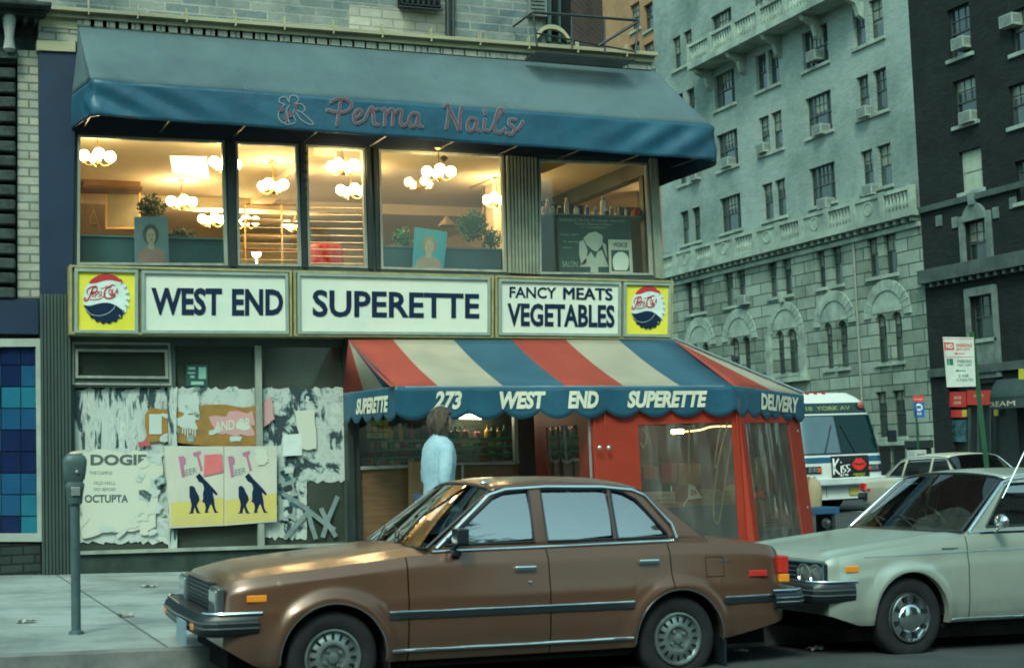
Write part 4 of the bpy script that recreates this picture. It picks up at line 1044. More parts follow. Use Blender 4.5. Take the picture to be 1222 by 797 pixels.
def residue(name, x0, y0, x1, y1, n, wts, streak, Yb, label):
    b = MB()
    for i in range(n):
        m = rr.choices(M_pap, wts)[0]
        w = rr.uniform(3, 15)*(.45 if streak else 1); h = rr.uniform(4, 16)*(2.6 if streak else 1)
        cx = rr.uniform(x0+w/2, x1-w/2); cy = rr.uniform(y0+h*.3, max(y0+h*.4, y1-h*.45))
        shred(b, cx, cy, w, h, Yb-i*.00009, m, .5, rr.randint(8, 15), rr.uniform(-.25, .25) if streak else rr.uniform(-.8, .8))
    o = b.build(name, None, None); tag(o, label, 'paper', kind='stuff'); return o
def torn_mat(name, stretch, dark, sc_, lo):
    """layered paper torn back in patches: white stock, grey pulp, dark glass, with crisp edges"""
    m, nt, bb = new_mat(name); bb.inputs['Roughness'].default_value = .85
    g = N(nt, 'ShaderNodeNewGeometry'); mp = N(nt, 'ShaderNodeMapping'); mp.inputs['Scale'].default_value = stretch; nt.links.new(g.outputs['Position'], mp.inputs['Vector'])
    def noi(s_, d_, dis, off):
        n_ = N(nt, 'ShaderNodeTexNoise'); n_.inputs['Scale'].default_value = s_; n_.inputs['Detail'].default_value = d_; n_.inputs['Distortion'].default_value = dis; n_.inputs['Roughness'].default_value = .62
        ad = N(nt, 'ShaderNodeVectorMath', operation='ADD'); ad.inputs[1].default_value = (off, off*2, off*.7); nt.links.new(mp.outputs[0], ad.inputs[0]); nt.links.new(ad.outputs[0], n_.inputs['Vector']); return n_
    a = noi(sc_, 9, .5, 0); r = N(nt, 'ShaderNodeValToRGB'); r.color_ramp.interpolation = 'LINEAR'
    cols = [(0, (.05, .08, .08)), (lo-.03, dark), (lo, (.22, .29, .27)), (lo+.03, (.40, .45, .41)), (.55, (.44, .48, .43)), (.565, (.32, .37, .34)), (.60, (.42, .47, .42)), (.66, (.52, .54, .47)), (.685, (.10, .16, .16)), (.75, (.03, .06, .06))]
    r.color_ramp.elements[0].position = 0; r.color_ramp.elements[0].color = rgba(cols[0][1]); r.color_ramp.elements[1].position = cols[-1][0]; r.color_ramp.elements[1].color = rgba(cols[-1][1])
    for p_, c_ in cols[1:-1]: e = r.color_ramp.elements.new(p_); e.color = rgba(c_)
    nt.links.new(a.outputs['Fac'], r.inputs['Fac'])
    c = noi(sc_*2.3, 6, .3, 7.3); r2 = N(nt, 'ShaderNodeValToRGB'); r2.color_ramp.elements[0].position = .36; r2.color_ramp.elements[0].color = (.45, .55, .55, 1); r2.color_ramp.elements[1].position = .40; r2.color_ramp.elements[1].color = (1, 1, 1, 1); nt.links.new(c.outputs['Fac'], r2.inputs['Fac'])
    mx = N(nt, 'ShaderNodeMix', data_type='RGBA', blend_type='MULTIPLY'); mx.inputs['Factor'].default_value = .8; nt.links.new(r.outputs['Color'], mx.inputs['A']); nt.links.new(r2.outputs['Color'], mx.inputs['B']); nt.links.new(mx.outputs['Result'], bb.inputs['Base Color'])
    bp = N(nt, 'ShaderNodeBump'); bp.inputs['Strength'].default_value = .6; bp.inputs['Distance'].default_value = .02; nt.links.new(a.outputs['Fac'], bp.inputs['Height']); nt.links.new(bp.outputs['Normal'], bb.inputs['Normal'])
    return m
M_tornv = torn_mat('torn_vertical', (5.2, 1, 1.0), (.025, .05, .05), 2.4, .455)
M_tornh = torn_mat('torn_patchy', (1, 1, 1.0), (.04, .07, .065), 3.0, .42)
M_tornd = torn_mat('torn_dark', (1.4, 1, 1.0), (.02, .04, .045), 3.2, .455)
def residue(name, x0, y0, x1, y1, n, m, Yb, label, wts=(5, 3, 3, 1, .1, 0, .3)):
    b = MB(); E = []
    def side(ax, ay, bx, by, k, e):
        for i in range(k): t = (i+rr.uniform(-.4, .4)*(i > 0))/k; E.append((lerp(ax, bx, t)+rr.uniform(-e[0], e[0]), lerp(ay, by, t)+rr.uniform(-e[1], e[1])))
    side(x0, y0, x1, y0, 20, (.5, 2.2)); side(x1, y0, x1, y1, 14, (.5, .5)); side(x1, y1, x0, y1, 22, (.5, 3.0)); side(x0, y1, x0, y0, 14, (.6, .5))
    b.poly([onY(x, y, Yb) for x, y in E], m)
    for i in range(n):
        q = rr.choices(M_pap, wts)[0]; w = rr.uniform(5, 14); h = rr.uniform(5, 15); cx = rr.uniform(x0+w/2, x1-w/2); cy = rr.uniform(y0+h*.4, y1-h*.4)
        shred(b, cx, cy, w, h, Yb-.001-i*.00015, m if rr.random() < .5 else q, .55, rr.randint(9, 16), rr.uniform(-.5, .5))
    o = b.build(name, None, None); tag(o, label, 'paper', kind='stuff'); return o
residue('torn_paper', 89, 464, 201, 538, 4, M_tornv, YF+.05, 'white and dark strips of torn poster paper at the top left of the boarded front')
residue('torn_paper', 91, 536, 203, 648, 10, M_tornh, YF+.045, 'scraps of torn poster paper around the block lettered poster')
residue('torn_paper', 209, 463, 306, 512, 6, M_tornh, YF+.05, 'scraps of torn paper over the ochre poster')
residue('torn_paper', 313, 463, 412, 575, 7, M_tornd, YF+.05, 'scraps of torn paper at the upper right of the boarded front', (4, 3, 1, 2, .1, 0, 1))
residue('torn_paper', 313, 565, 366, 642, 3, M_tornd, YF+.046, 'thin scraps of torn paper low on the right of the boarded front')
residue('torn_paper', 201, 462, 211, 655, 0, M_tornv, YF-.002, 'narrow strips of torn paper on the frame between the boarded windows')
def poster(name, L, Y, m, label, cat='poster', jag=None):
    o = thing(name, label, cat, tuple(onY(*L[3], Y)))
    if jag:
        pts = []
        for i in range(4):
            a, c = L[i], L[(i+1) % 4]
            for k in range(jag[0]):
                t = (k+rr.uniform(-.2, .2))/jag[0]; e = 0 if k == 0 else rr.uniform(-jag[1], jag[1]); pts.append((lerp(a[0], c[0], t)+e, lerp(a[1], c[1], t)+e))
    else: pts = L
    b = MB(); b.prism([onY(x, y, Y) for x, y in pts], (0, .0015, 0)); b.build('sheet', m, o); return o
def ink(o, items, Y, m, name='lettering'):
    b = MB()
    for body, L, bold in items:
        q = QY(L, Y); put_text(b, body, lambda u, v: q.p(u, v), 0, 0, 1, 1, bold)
    return b.build(name, m, o)
Yp = YF+.018; YQ = YF-.046
M_ink = mat('grey_ink', (.09, .12, .11), .7); M_inkl = mat('faded_ink', (.2, .25, .22), .7)
o = poster('poster', [(93, 537), (196, 540), (186, 628), (98, 640)], Yp, M_pap[2], 'torn pale poster with faded block letters OCTUPTA beside the meter', jag=(9, 3))
ink(o, [('OCTUPTA', rect(101, 590, 153, 599.5), .03), ('DOGIE', rect(108, 542, 175, 555), .04)], Yp-.003, M_ink)
ink(o, [('THE CAMPUS', rect(107, 562, 134, 566), 0), ('OLD HALL', rect(112, 574, 138, 578), 0), ('DEC BEFORE', rect(112, 582, 138, 585.5), 0)], Yp-.003, M_inkl)
b = MB()
for i in range(13): 
    shred(b, rr.uniform(160, 196), rr.uniform(545, 630), rr.uniform(10, 24), rr.uniform(8, 18), Yp-.004-i*.0001, rr.choice([M_tornh, M_tornh, M_pap[0], M_pap[2]]), .5, 12, rr.uniform(-1, 1))
for i in range(16): shred(b, rr.uniform(95, 190), rr.uniform(606, 640), rr.uniform(10, 26), rr.uniform(5, 12), Yp-.004-i*.0001, M_pap[rr.choice([0, 2])], .4, 12, rr.uniform(-1, .2))
b.build('torn_layer', None, o)
o = poster('poster', [(176, 486), (306, 484), (308, 531), (172, 529)], Yp+.004, M_pap[5], 'ochre poster with torn edges above the silhouettes', jag=(7, 3))
b = MB()
for i in range(11): shred(b, rr.uniform(180, 300), rr.choice([rr.uniform(484, 496), rr.uniform(516, 529)]) if i < 8 else rr.uniform(500, 515), rr.uniform(9, 24), rr.uniform(5, 12), Yp-.001-i*.0001, rr.choice([M_tornh, M_pap[0], M_pap[2], M_pap[1]]), .5, 13, rr.uniform(-.4, .4))
b.build('torn_layer', None, o)
o = poster('poster', [(250, 497), (301, 490), (303, 520), (256, 517)], Yp, M_pap[4], 'torn pink poster reading AND OR over the ochre one', jag=(6, 3))
ink(o, [('AND OR', [(256, 503), (299, 498), (299, 511), (256, 515)], .02)], Yp-.003, M_pap[2])
o = poster('poster', [(178, 494), (193, 494), (193, 518), (178, 518)], Yp-.002, M_pap[0], 'small white sheet stuck on the left of the ochre poster')
o = poster('poster', [(206, 497), (232, 495), (236, 512), (207, 508)], Yp-.002, M_pap[0], 'torn white flyer in the middle of the ochre poster', jag=(5, 2))
b = MB()
for k in range(6): b.add([onY(217+k*3, 507, Yp-.003), onY(218.8+k*3, 507, Yp-.003), onY(218.6+k*3, 517+k % 3*2, Yp-.003), onY(217.2+k*3, 517+k % 3*2, Yp-.003)], [(0, 1, 2, 3)])
b.build('torn_strip', M_pap[0], o)
o = poster('poster', [(208, 469), (236, 467), (238, 492), (212, 490)], Yp, M_pap[0], 'crumpled white scrap poster under the transom at the left', jag=(6, 3))
o = poster('poster', [(311, 480), (323, 472), (328, 500), (312, 512)], Yp, M_pap[4], 'torn pink scrap on the pale mullion', jag=(5, 2))
# two silhouette posters side by side
M_sil = mat('poster_ground', (.52, .50, .41), .8, c2=(.44, .44, .37), scale=3)
M_yel = mat('poster_yellow', (.52, .42, .14), .8, c2=(.55, .46, .12), scale=5)
M_rose = mat('poster_rose', (.45, .17, .27), .8)
def silhouette(L, label, ox):
    o = poster('poster', L, YQ-.004, M_sil, label)
    b = MB(); b.poly([onY(x, y, YQ-.0065) for x, y in [(L[3][0]+1, L[3][1]-30), (L[2][0]-.5, L[2][1]-34), (L[2][0]-.5, L[2][1]-2), (L[3][0]+1, L[3][1]-2)]]); b.build('yellow_band', M_yel, o)
    g = lambda x, y: (195+x/5.313+ox, 540+y/5.313)
    b = MB()
    for P in ([(165, 215), (182, 208), (200, 222), (208, 245), (225, 275), (230, 300), (218, 320), (212, 335), (228, 375), (240, 384), (212, 384), (198, 345), (190, 375), (192, 384), (160, 386), (172, 372), (178, 330), (172, 300), (165, 280)],
              [(205, 150), (230, 130), (258, 165), (285, 192), (325, 235), (345, 262), (335, 270), (312, 250), (322, 300), (326, 340), (335, 368), (352, 378), (325, 382), (305, 330), (300, 325), (282, 368), (290, 378), (262, 382), (268, 350), (262, 320), (245, 310), (252, 290), (250, 260), (258, 225), (248, 195), (222, 180)]):
        b.poly([onY(*g(x, y), YQ-.008) for x, y in P])
    b.build('silhouette_print', M_navy, o)
    b = MB()
    for P in ([(95, 25), (128, 20), (142, 40), (140, 70), (128, 80), (140, 150), (118, 158), (108, 100)], [(188, 0), (235, -12), (240, 5), (225, 15), (250, 110), (236, 120), (212, 25), (190, 20)]):
        b.poly([onY(*g(x, y), YQ-.008) for x, y in P])
    q = QY([g(140, 108), g(210, 92), g(212, 128), g(143, 145)], YQ-.008); 
    b.build('headline_initial', M_rose, o)
    b = MB(); put_text(b, 'EER', lambda u, v: q.p(u, v), 0, 0, 1, 1, .0); b.build('headline', M_inkl, o)
    b = MB()
    for r in range(3):
        for k in range(9):
            x = L[3][0]+5+k*5.6; y = L[3][1]-5-r*3.2 + (L[2][1]-L[3][1])*k/9; b.add([onY(x, y, YQ-.008), onY(x+4, y, YQ-.008), onY(x+4, y-.9, YQ-.008), onY(x, y-.9, YQ-.008)], [(0, 1, 2, 3)])
    b.build('small_print', mat('tan_print', (.5, .45, .32), .8), o)
silhouette([(196, 532), (267, 532.5), (267, 627), (203, 630)], 'poster of two walking blue figures, left of the pair, with a pink note on it', 0)
silhouette([(267.5, 532.5), (330, 532), (330.5, 622), (267.5, 627)], 'poster of two walking blue figures, right of the pair', 58.7)
o = poster('note', [(244, 542.5), (265, 541.5), (266.5, 563), (243, 568)], YQ-.014, mat('note_pink', (.62, .16, .16), .7, c2=(.55, .13, .13)), 'bright pink note curling over the left silhouette poster', 'note')
o = poster('poster', [(338, 519), (360, 517), (360.5, 543), (337.5, 544)], Yp-.003, mat('sheet_bright', (.6, .66, .62), .8), 'clean white sheet at the right of the silhouettes')
o = poster('poster', [(352, 490), (376, 489), (377, 535), (361, 536)], Yp, M_pap[2], 'tall pale sheet behind the clean white one', jag=(4, 1.5))
o = poster('poster', [(303, 536), (318, 535), (320, 552), (308, 556)], YQ-.014, M_pap[2], 'crumpled cream scrap hanging over the top right of the silhouettes', jag=(5, 2))
o = poster('poster', [(165, 527), (175, 524), (181, 531), (166, 534)], Yp-.006, mat('scrap_rose', (.45, .1, .12), .8), 'dark pink scrap at the left below the ochre poster', jag=(3, 1))
o = poster('poster', [(330, 556), (352, 555), (353, 620), (331, 621)], Yp+.004, M_pap[1], 'tattered grey sheet right of the silhouette posters', jag=(9, 3))
b = MB()
for i in range(20): shred(b, rr.uniform(333, 352), rr.uniform(560, 615), rr.uniform(5, 14), rr.uniform(4, 10), Yp-i*.0001, M_pap[rr.choice([3, 3, 0, 6])], .4, 10, rr.uniform(-.5, .5))
b.build('torn_layer', None, o)
# crossed parcel tape and streaks
for i, (L, lab) in enumerate((([(337, 588), (362, 604), (390, 626), (400, 632)], 'long grey tape strip slanting down to the right'), ([(403, 592), (392, 618), (385, 641)], 'grey tape strip leaning right at the window corner'), ([(368, 610), (352, 628), (340, 642)], 'short grey tape strip slanting down left'), ([(366, 604), (371, 624), (377, 643)], 'short steep grey tape strip crossing the long one'), ([(383, 606), (392, 626), (401, 640)], 'grey tape strip crossing the one at the window corner'))):
    b = MB(); ribbon(b, L, 5.5, lambda x, y: onY(x, y, Yp-.002-i*.0006), M_tape, False); o = b.build('tape_strip', M_tape, None); tag(o, lab, 'tape')
t = thing('window_sticker', 'small green and white sticker in the transom light', 'sticker', tuple(onY(224, 462, YF+.03)))
b = MB(); b.prism([onY(x, y, YF+.04) for x, y in rect(222, 435, 248, 461)], (0, .001, 0)); b.build('sheet', mat('sticker_green', (.02, .07, .06), .6), t)
b = MB()
for r in (rect(225, 438, 233, 441), rect(224, 444, 233, 446), rect(227, 448, 232, 451), rect(237, 438, 246, 452), rect(228, 455, 243, 459)): b.poly([onY(x, y, YF+.036) for x, y in r])
b.build('print', mat('sticker_pale', (.25, .5, .38), .6), t)

# ================================================================ parking meter
mp_ = onZ(91, 763, gp(2.0)); mp_ = V(mp_.x, mp_.y, gp(mp_.x))
k = (FWD.dot(mp_-CAM))/1700.0       # metres per photo pixel here
PM = thing('parking_meter', 'grey green parking meter on the pavement in front of the torn posters', 'parking meter', tuple(mp_))
M_meter = mat('meter_paint', (.05, .09, .095), .5, c2=(.03, .06, .065), scale=6, bump=.15)
zt0 = mp_.z
b = MB(); b.tube([mp_+V(0, 0, -.02), V(mp_.x, mp_.y, zt0+158*k)], .033, 14); b.lathe([(.055, 0), (.05, .02), (.034, .03)], mp_, n=14); b.build('pole', M_meter, PM, smooth=40)
hz = zt0+153*k; sc_ = k*100
b = MB()
prof = [(.045, -.02), (.05, .0), (.055, .04)]
b.lathe([(.034, 0), (.05, .01), (.055, .05), (.03, .07)], V(mp_.x, mp_.y, hz), n=14)
# housing: rounded box narrowing downward, domed head
def hx(z, w, d, n=16):
    return [V(mp_.x+w*math.copysign(abs(math.cos(a))**.6, math.cos(a)), mp_.y+d*math.copysign(abs(math.sin(a))**.6, math.sin(a)), z) for a in [2*math.pi*i/n for i in range(n)]]
lv = [(0.03, .05, .05), (.07, .062, .055), (.17, .078, .062), (.20, .083, .066), (.22, .07, .058), (.235, .07, .058), (.25, .085, .066), (.33, .098, .07), (.40, .105, .072), (.42, .103, .07), (.45, .09, .062), (.475, .06, .045), (.485, .01, .01)]
S_ = 62*k/.455
rings = [hx(hz-.02+h*S_, w*.82, d*.82) for h, w, d in lv]; vs = [p for r_ in rings for p in r_]; fs = []
for i in range(len(rings)-1):
    for j in range(16): fs.append((i*16+j, i*16+(j+1) % 16, (i+1)*16+(j+1) % 16, (i+1)*16+j))
b.add(vs, fs); b.build('housing', M_meter, PM, smooth=45)
b = MB(); c = V(mp_.x, mp_.y-.052, hz+.36*S_); b.add([c+V(-.05, 0, -.02), c+V(.05, 0, -.02), c+V(.05, .006, .035), c+V(0, .012, .06), c+V(-.05, .006, .035)], [(0, 1, 2, 3, 4)]); b.build('dial_window', mat('meter_glass', (.2, .26, .26), .15), PM)
b = MB(); c = V(mp_.x+.01, mp_.y, hz+.452*S_); b.ball(c, .05, 10, sc=(1, .8, .35)); b.build('dome', mat('meter_dome', (.5, .42, .3), .3), PM, smooth=60)
b = MB(); c = V(mp_.x, mp_.y-.056, hz+.12*S_); b.box(c.x-.03, c.x+.03, c.y-.006, c.y+.01, c.z-.03, c.z+.03); b.lathe([(.012, 0), (.012, .012), (.001, .013)], V(c.x+.01, c.y-.004, hz+.29*S_), (0, -1, 0), 8); b.build('coin_plate', M_alu, PM, bevel=.003)

# ================================================================ upstairs: chandeliers, plants, posters, bottles
def chandelier(px, py, D, label, first=[None]):
    """centre of the globes at photo px,py at depth D"""
    p = atD(px, py, D)
    if p.z > zce-.3: p = CAM+(p-CAM)*((zce-.36-HC)/(p.z-HC))
    if first[0] is None:
        t = thing('chandelier', label, 'chandelier', (0, 0, 0), 'chandeliers in the salon'); 
        b = MB(); b.tube([(0, 0, .02), (0, 0, .36)], .008, 6); b.lathe([(.05, .36), (.045, .345), (.01, .33)], n=12); b.build('stem', M_brass, t)
        b = MB(); b.lathe([(.001, -.07), (.02, -.06), (.035, -.02), (.03, .03), (.018, .06), (.03, .09), (.018, .15), (.008, .17)], n=12); b.build('body', M_brass, t, smooth=60)
        for i in range(4):
            a = .5+i*math.pi/2; d = V(math.cos(a), math.sin(a), 0); b = MB(); b.tube([d*.02+V(0, 0, -.02), d*.07+V(0, 0, -.06), d*.13+V(0, 0, -.05), d*.15+V(0, 0, -.02)], .006, 6); b.lathe([(.02, -.022), (.03, -.01), (.02, 0)], d*.15, n=10); b.build('arm', M_brass, t, smooth=50)
            b = MB(); b.ball(d*.15+V(0, 0, .055), .068, 12); b.build('globe', M_globe, t, smooth=80)
        first[0] = t; o = t
    else: o = copy_tree(first[0], None)
    ORG[o.name] = Vector((0, 0, 0)); o.location = p; o['label'] = label; o['group'] = 'chandeliers in the salon'; o.rotation_euler.z = px*.7
for px, py, D, lab in ((116, 192, 16.9, 'lit globe chandelier hanging at the far left of the salon windows'), (217, 245, 20.0, 'lit globe chandelier above the dark plant in the left window'), (253, 266, 21.7, 'lit globe chandelier low at the right of the left window'),
    (269, 200, 17.5, 'lit globe chandelier cut by the first dark mullion'), (326, 226, 18.9, 'lit globe chandelier in the second window pane'), (409, 203, 17.9, 'upper lit globe chandelier in the third window pane'), (419, 232, 19.6, 'lower lit globe chandelier in the third window pane'),
    (524, 210, 18.0, 'lit globe chandelier alone in the fourth window pane'), (593, 242, 20.6, 'lit globe chandelier by the cream pillar in the fourth pane'), (352, 272, 22.5, 'lit globe chandelier low between the second and third panes'), (293, 268, 22.3, 'half hidden lit chandelier at the left edge of the second pane'), (306, 302, 23.6, 'lowest lit chandelier, near the sill of the second pane')):
    if py > 290:
        # a mirror lamp standing low: table lamp pair
        b = MB(); p = onY(px, py, YF+4); b.ball(p, .07, 12); b.tube([p-V(0, 0, .06), V(p.x, p.y, zf+.75)], .012, 6); obj1('table_lamp', b, M_globe, 'glowing round table lamp low in the second window pane', 'lamp', smooth=60); continue
    chandelier(px, py, D, lab)
b = MB(); pbox(b, [(349, 262), (355, 262), (355, 290), (349, 290)], YF+5.5, .1)
# skylight panel, soffit, mirror, easel, etagere, blinds, chair, basket
b = MB(); L = [onZ(203, 187, zce-.01), onZ(246, 188, zce-.01), onZ(250, 214, zce-.01), onZ(206, 206, zce-.01)]; b.prism(L, (0, 0, .008)); o = b.build('ceiling_panel', M_bulbpanel, None); tag(o, 'pale lit panel set in the salon ceiling', 'ceiling light')
t = thing('hanging_cabinet', 'brown wooden cabinet hung high on the left of the salon', 'cabinet', tuple(onY(100, 225, YF+3.2)))
b = MB(); pbox(b, [(100, 194), (166, 194), (168, 224), (100, 222)], YF+3.2, .4); b.build('body', mat('soffit_brown', (.3, .17, .07), .7, c2=(.22, .12, .05)), t)
b = MB(); pbox(b, [(98, 221), (170, 223), (170, 226), (98, 224)], YF+3.17, .45); b.build('ledge', M_wood, t)
t = thing('wall_mirror', 'tall framed mirror left of the dark plant upstairs', 'mirror', tuple(onY(126, 272, YF+3.6)))
b = MB(); pbox(b, [(126, 226), (168, 227), (168, 273), (126, 273)], YF+3.6, .04); b.build('frame', M_brass, t)
b = MB(); pbox(b, [(128, 228), (166, 229), (166, 271), (128, 271)], YF+3.58, .01); b.build('mirror_glass', mat('mirror_pale', (.35, .32, .2), .15, metal=.4), t)
t = thing('easel', 'slim wooden easel at the left of the salon window', 'easel', tuple(onY(110, 290, YF+1.6)))
for L in ([(110, 249), (104, 274)], [(111, 249), (119, 276)], [(106, 268), (117, 268)]):
    b = MB(); b.tube([onY(*L[0], YF+1.6), onY(*L[1], YF+1.6)], .012, 6); b.build('leg', M_wood, t)
def planter(px0, px1, py0, label):
    t = thing('planter_box', label, 'planter', tuple(onY(px0, 318, YF+.3)))
    b = MB(); a = onY(px0, py0, YF+.55); c = onY(px1, py0, YF+.55); b.box(a.x, c.x, YF+.5, YF+.85, zf+.0, a.z); b.build('box', M_tealpanel, t)
    b = MB(); b.box(a.x-.01, c.x+.01, YF+.48, YF+.87, a.z+.001, a.z+.02); b.build('rim', mat('teal_rim', (.02, .17, .2), .5), t)
planter(93, 268, 283, 'teal partition box behind the left salon window'); planter(454, 604, 296, 'teal partition box behind the fourth salon window')
def bush(px, py, Y, r, n, m, label, cat='plant', name='potted_plant', leaf=.05, squash=1.0):
    c = onY(px, py, Y); t = thing(name, label, cat, (c.x, c.y, c.z-r)); q = random.Random(int(px*7+py))
    b = MB()
    for i in range(n):
        d = V(q.gauss(0, 1), q.gauss(0, 1), q.gauss(0, 1)).normalized()*r*q.random()**.4; d.z *= squash; p = c+d; a = V(q.gauss(0, 1), q.gauss(0, 1), q.gauss(0, 1)).normalized(); w = a.orthogonal().normalized()*leaf*.4; a = a*leaf
        b.add([p, p+a*.5+w, p+a, p+a*.5-w], [(0, 1, 2, 3)])
    b.build('leaves', m, t); b = MB()
    for i in range(6): b.tube([V(c.x, c.y, c.z-r), c+V(q.uniform(-1, 1), q.uniform(-1, 1), q.uniform(0, 1))*r*.6], .006, 4)
    b.build('stems', M_wood, t)
bush(181, 248, YF+1.2, .17, 420, mat('dark_leaf', (.012, .05, .03), .6), 'dark bushy plant in the middle of the left salon window')
bush(216, 280, YF+.9, .16, 300, mat('dark_leaf', (.01, .04, .03), .6), 'low dark green plant right of the portrait poster', squash=.5)
bush(564, 270, YF+.7, .21, 700, M_leaf, 'tall bright green plant in the fourth salon window')
bush(586, 286, YF+.7, .15, 350, M_leaf, 'smaller green plant beside the pillar in the fourth window')
bush(480, 284, YF+.8, .13, 260, M_leaf, 'low green plant at the left of the blue portrait')
def portrait(L, Y, bg, skin, hair, top, label, tint=None):
    o = thing('portrait_poster', label, 'poster', tuple(onY(*L[3], Y))); q = QY(L, Y)
    b = MB(); b.prism([q.p(0, 0), q.p(1, 0), q.p(1, 1), q.p(0, 1)], (0, .01, 0)); b.build('sheet', bg, o)
    el = lambda cx, cy, rx, ry, d, n=20: [q.p(cx+rx*math.cos(2*math.pi*k/n), cy+ry*math.sin(2*math.pi*k/n), d) for k in range(n)]
    b = MB(); b.poly(el(.48, .62, .24, .22, .004)); b.build('hair_print', hair, o)
    b = MB(); b.poly(el(.48, .58, .14, .17, .007)); b.poly([q.p(*p, .006) for p in ((.4, .45), (.56, .45), (.58, .3), (.38, .3))]); b.build('face_print', skin, o)
    b = MB(); b.poly([q.p(*p, .008) for p in ((.05, .03), (.12, .25), (.36, .36), (.48, .28), (.62, .36), (.86, .26), (.95, .03))]); b.build('shirt_print', top, o)
    b = MB()
    for c_ in ((.43, .61, .022, .012), (.54, .61, .022, .012), (.485, .5, .035, .012)): b.poly(el(*c_, .01, 8))
    b.build('features_print', hair, o); return o
portrait([(160, 259), (200, 258), (202, 315), (161, 315)], YF+.3, mat('por_bg', (.10, .2, .24), .6), mat('por_skin', (.32, .3, .22), .6), mat('por_hair', (.03, .07, .07), .6), mat('por_top', (.25, .17, .16), .6), 'faded portrait poster of a person in a pinkish top in the left window')
portrait([(495, 271), (534, 277), (529, 325), (492, 322)], YF+.25, mat('por2_bg', (.02, .3, .4), .6), mat('por2_skin', (.35, .34, .26), .6), mat('por2_hair', (.25, .24, .16), .6), mat('por2_top', (.3, .25, .2), .6), 'turquoise portrait poster tilted in the fourth window')
t = thing('red_chair', 'glossy red curved chair back low in the third window pane', 'chair', tuple(onY(392, 318, YF+1.2)))
b = MB(); c = onY(391, 303, YF+1.2); b.grid(lambda u, v: V(c.x+.28*math.sin(u)*(1-.15*v), c.y+.25-.25*math.cos(u), c.z-.28+v*.42), [-1.35+2.7*i/14 for i in range(15)], [i/5 for i in range(6)]); b.build('backrest', mat('red_vinyl', (.5, .02, .015), .25), t, smooth=60, solid=.05)
b = MB(); b.lathe([(.001, 0), (.24, 0), (.26, .04), (.24, .08), (.001, .09)], V(c.x, c.y+.15, c.z-.4), n=18); b.build('seat', mat('red_vinyl', (.5, .02, .015), .25), t, smooth=50)
b = MB(); b.tube([V(c.x, c.y+.15, c.z-.4), V(c.x, c.y+.15, zf)], .03, 8); b.build('leg', M_alu, t)
t = thing('etagere', 'brass shelf stand behind the second salon pane', 'shelf', tuple(onY(290, 318, YF+2)))
b = MB()
for px in (292, 336, 365): b.tube([onY(px, 244, YF+2.4), V(onY(px, 300, YF+2.4).x, YF+2.4, zf)], .014, 6)
for py in (244, 262, 280, 297): b.tube([onY(290, py, YF+2.4), onY(367, py+1, YF+2.4)], .012, 6)
b.build('frame', M_brass, t); 
b = MB()
for py in (262, 280, 297): 
    a = onY(290, py, YF+2.4); c = onY(367, py, YF+2.4); b.box(a.x, c.x, YF+2.4, YF+2.65, a.z-.012, a.z-.002)
b.build('shelf', M_cream, t)
t = thing('slatted_blind', 'cream slatted blind low behind the third salon pane', 'blind', tuple(onY(366, 318, YF+.5)))
for k in range(9):
    y = 248+k*8.3; a = onY(366, y, YF+.45); c = onY(440, y+1, YF+.45); b = MB(); b.prism([a, c, c+V(0, .05, .016), a+V(0, .05, .016)], (0, 0, .003)); b.build('slat', mat('blind_cream', (.62, .52, .3), .5), t)
t = thing('slatted_blind', 'cream slatted blind low behind the second salon pane', 'blind', tuple(onY(284, 318, YF+.5)))
for k in range(6):
    y = 262+k*9.6; a = onY(285, y, YF+.45); c = onY(361, y+1, YF+.45); b = MB(); b.prism([a, c, c+V(0, .03, .01), a+V(0, .03, .01)], (0, 0, .003)); b.build('slat', mat('blind_cream', (.62, .52, .3), .5), t)
b = MB(); c = onY(533, 268, YF+1.0); b.lathe([(.001, .12), (.03, .09), (.11, .0), (.12, -.02)], c, n=16); obj1('lamp_shade', b, mat('wicker', (.4, .3, .14), .7), 'conical wicker shade behind the turquoise portrait', 'lampshade', smooth=50)
b = MB(); c = onY(473, 296, YF+.7); b.lathe([(.001, -.03), (.06, -.02), (.09, .04), (.08, .04), (.05, -.01)], c, n=14); obj1('bowl', b, M_fruit[3], 'small tan bowl on the partition at the left of the fourth window', 'bowl', smooth=50)
b = MB(); pbox(b, [(530, 184), (535, 189), (530, 194), (525, 189)], YF+.08, .004); obj1('window_decal', b, M_dark, 'small black diamond decal at the top of the fourth pane', 'decal')
b = MB(); b.tube([onY(560, 225, YF+1.5), onY(585, 214, YF+1.5)], .012, 6); b.tube([onY(576, 222, YF+1.5), onY(577, 290, YF+1.5)], .008, 6); obj1('coat_rail', b, M_brass, 'thin brass rail on a pole left of the cream pillar', 'rail')
# display window with bottles and posters
sy = onY(700, 256, YF+.3)
DS = thing('display_shelf', 'glass shelf holding bottles in the right hand display window', 'shelf', tuple(onY(650, 258, YF+.3)))
b = MB(); a = onY(646, 255.5, YF+.3); c = onY(776, 258, YF+.3); b.box(a.x, c.x, YF+.2, YF+.45, a.z-.02, a.z); b.build('shelf', mat('shelf_glass_edge', (.1, .2, .17), .3), DS)
b = MB(); 
for x in (a.x+.02, c.x-.02): b.box(x-.012, x+.012, YF+.46, YF+.48, zf, zce)
b.build('upright', M_alu, DS)
BM = {'white': M_white, 'cream': mat('b_cream', (.6, .56, .42), .4), 'orange': mat('b_orange', (.7, .25, .08), .4), 'grey': mat('b_grey', (.3, .35, .35), .4), 'blue': mat('b_blue', (.03, .15, .35), .4), 'black': mat('b_black', (.03, .04, .04), .4), 'green': mat('b_green', (.35, .42, .25), .5)}
zs_ = a.z+.001
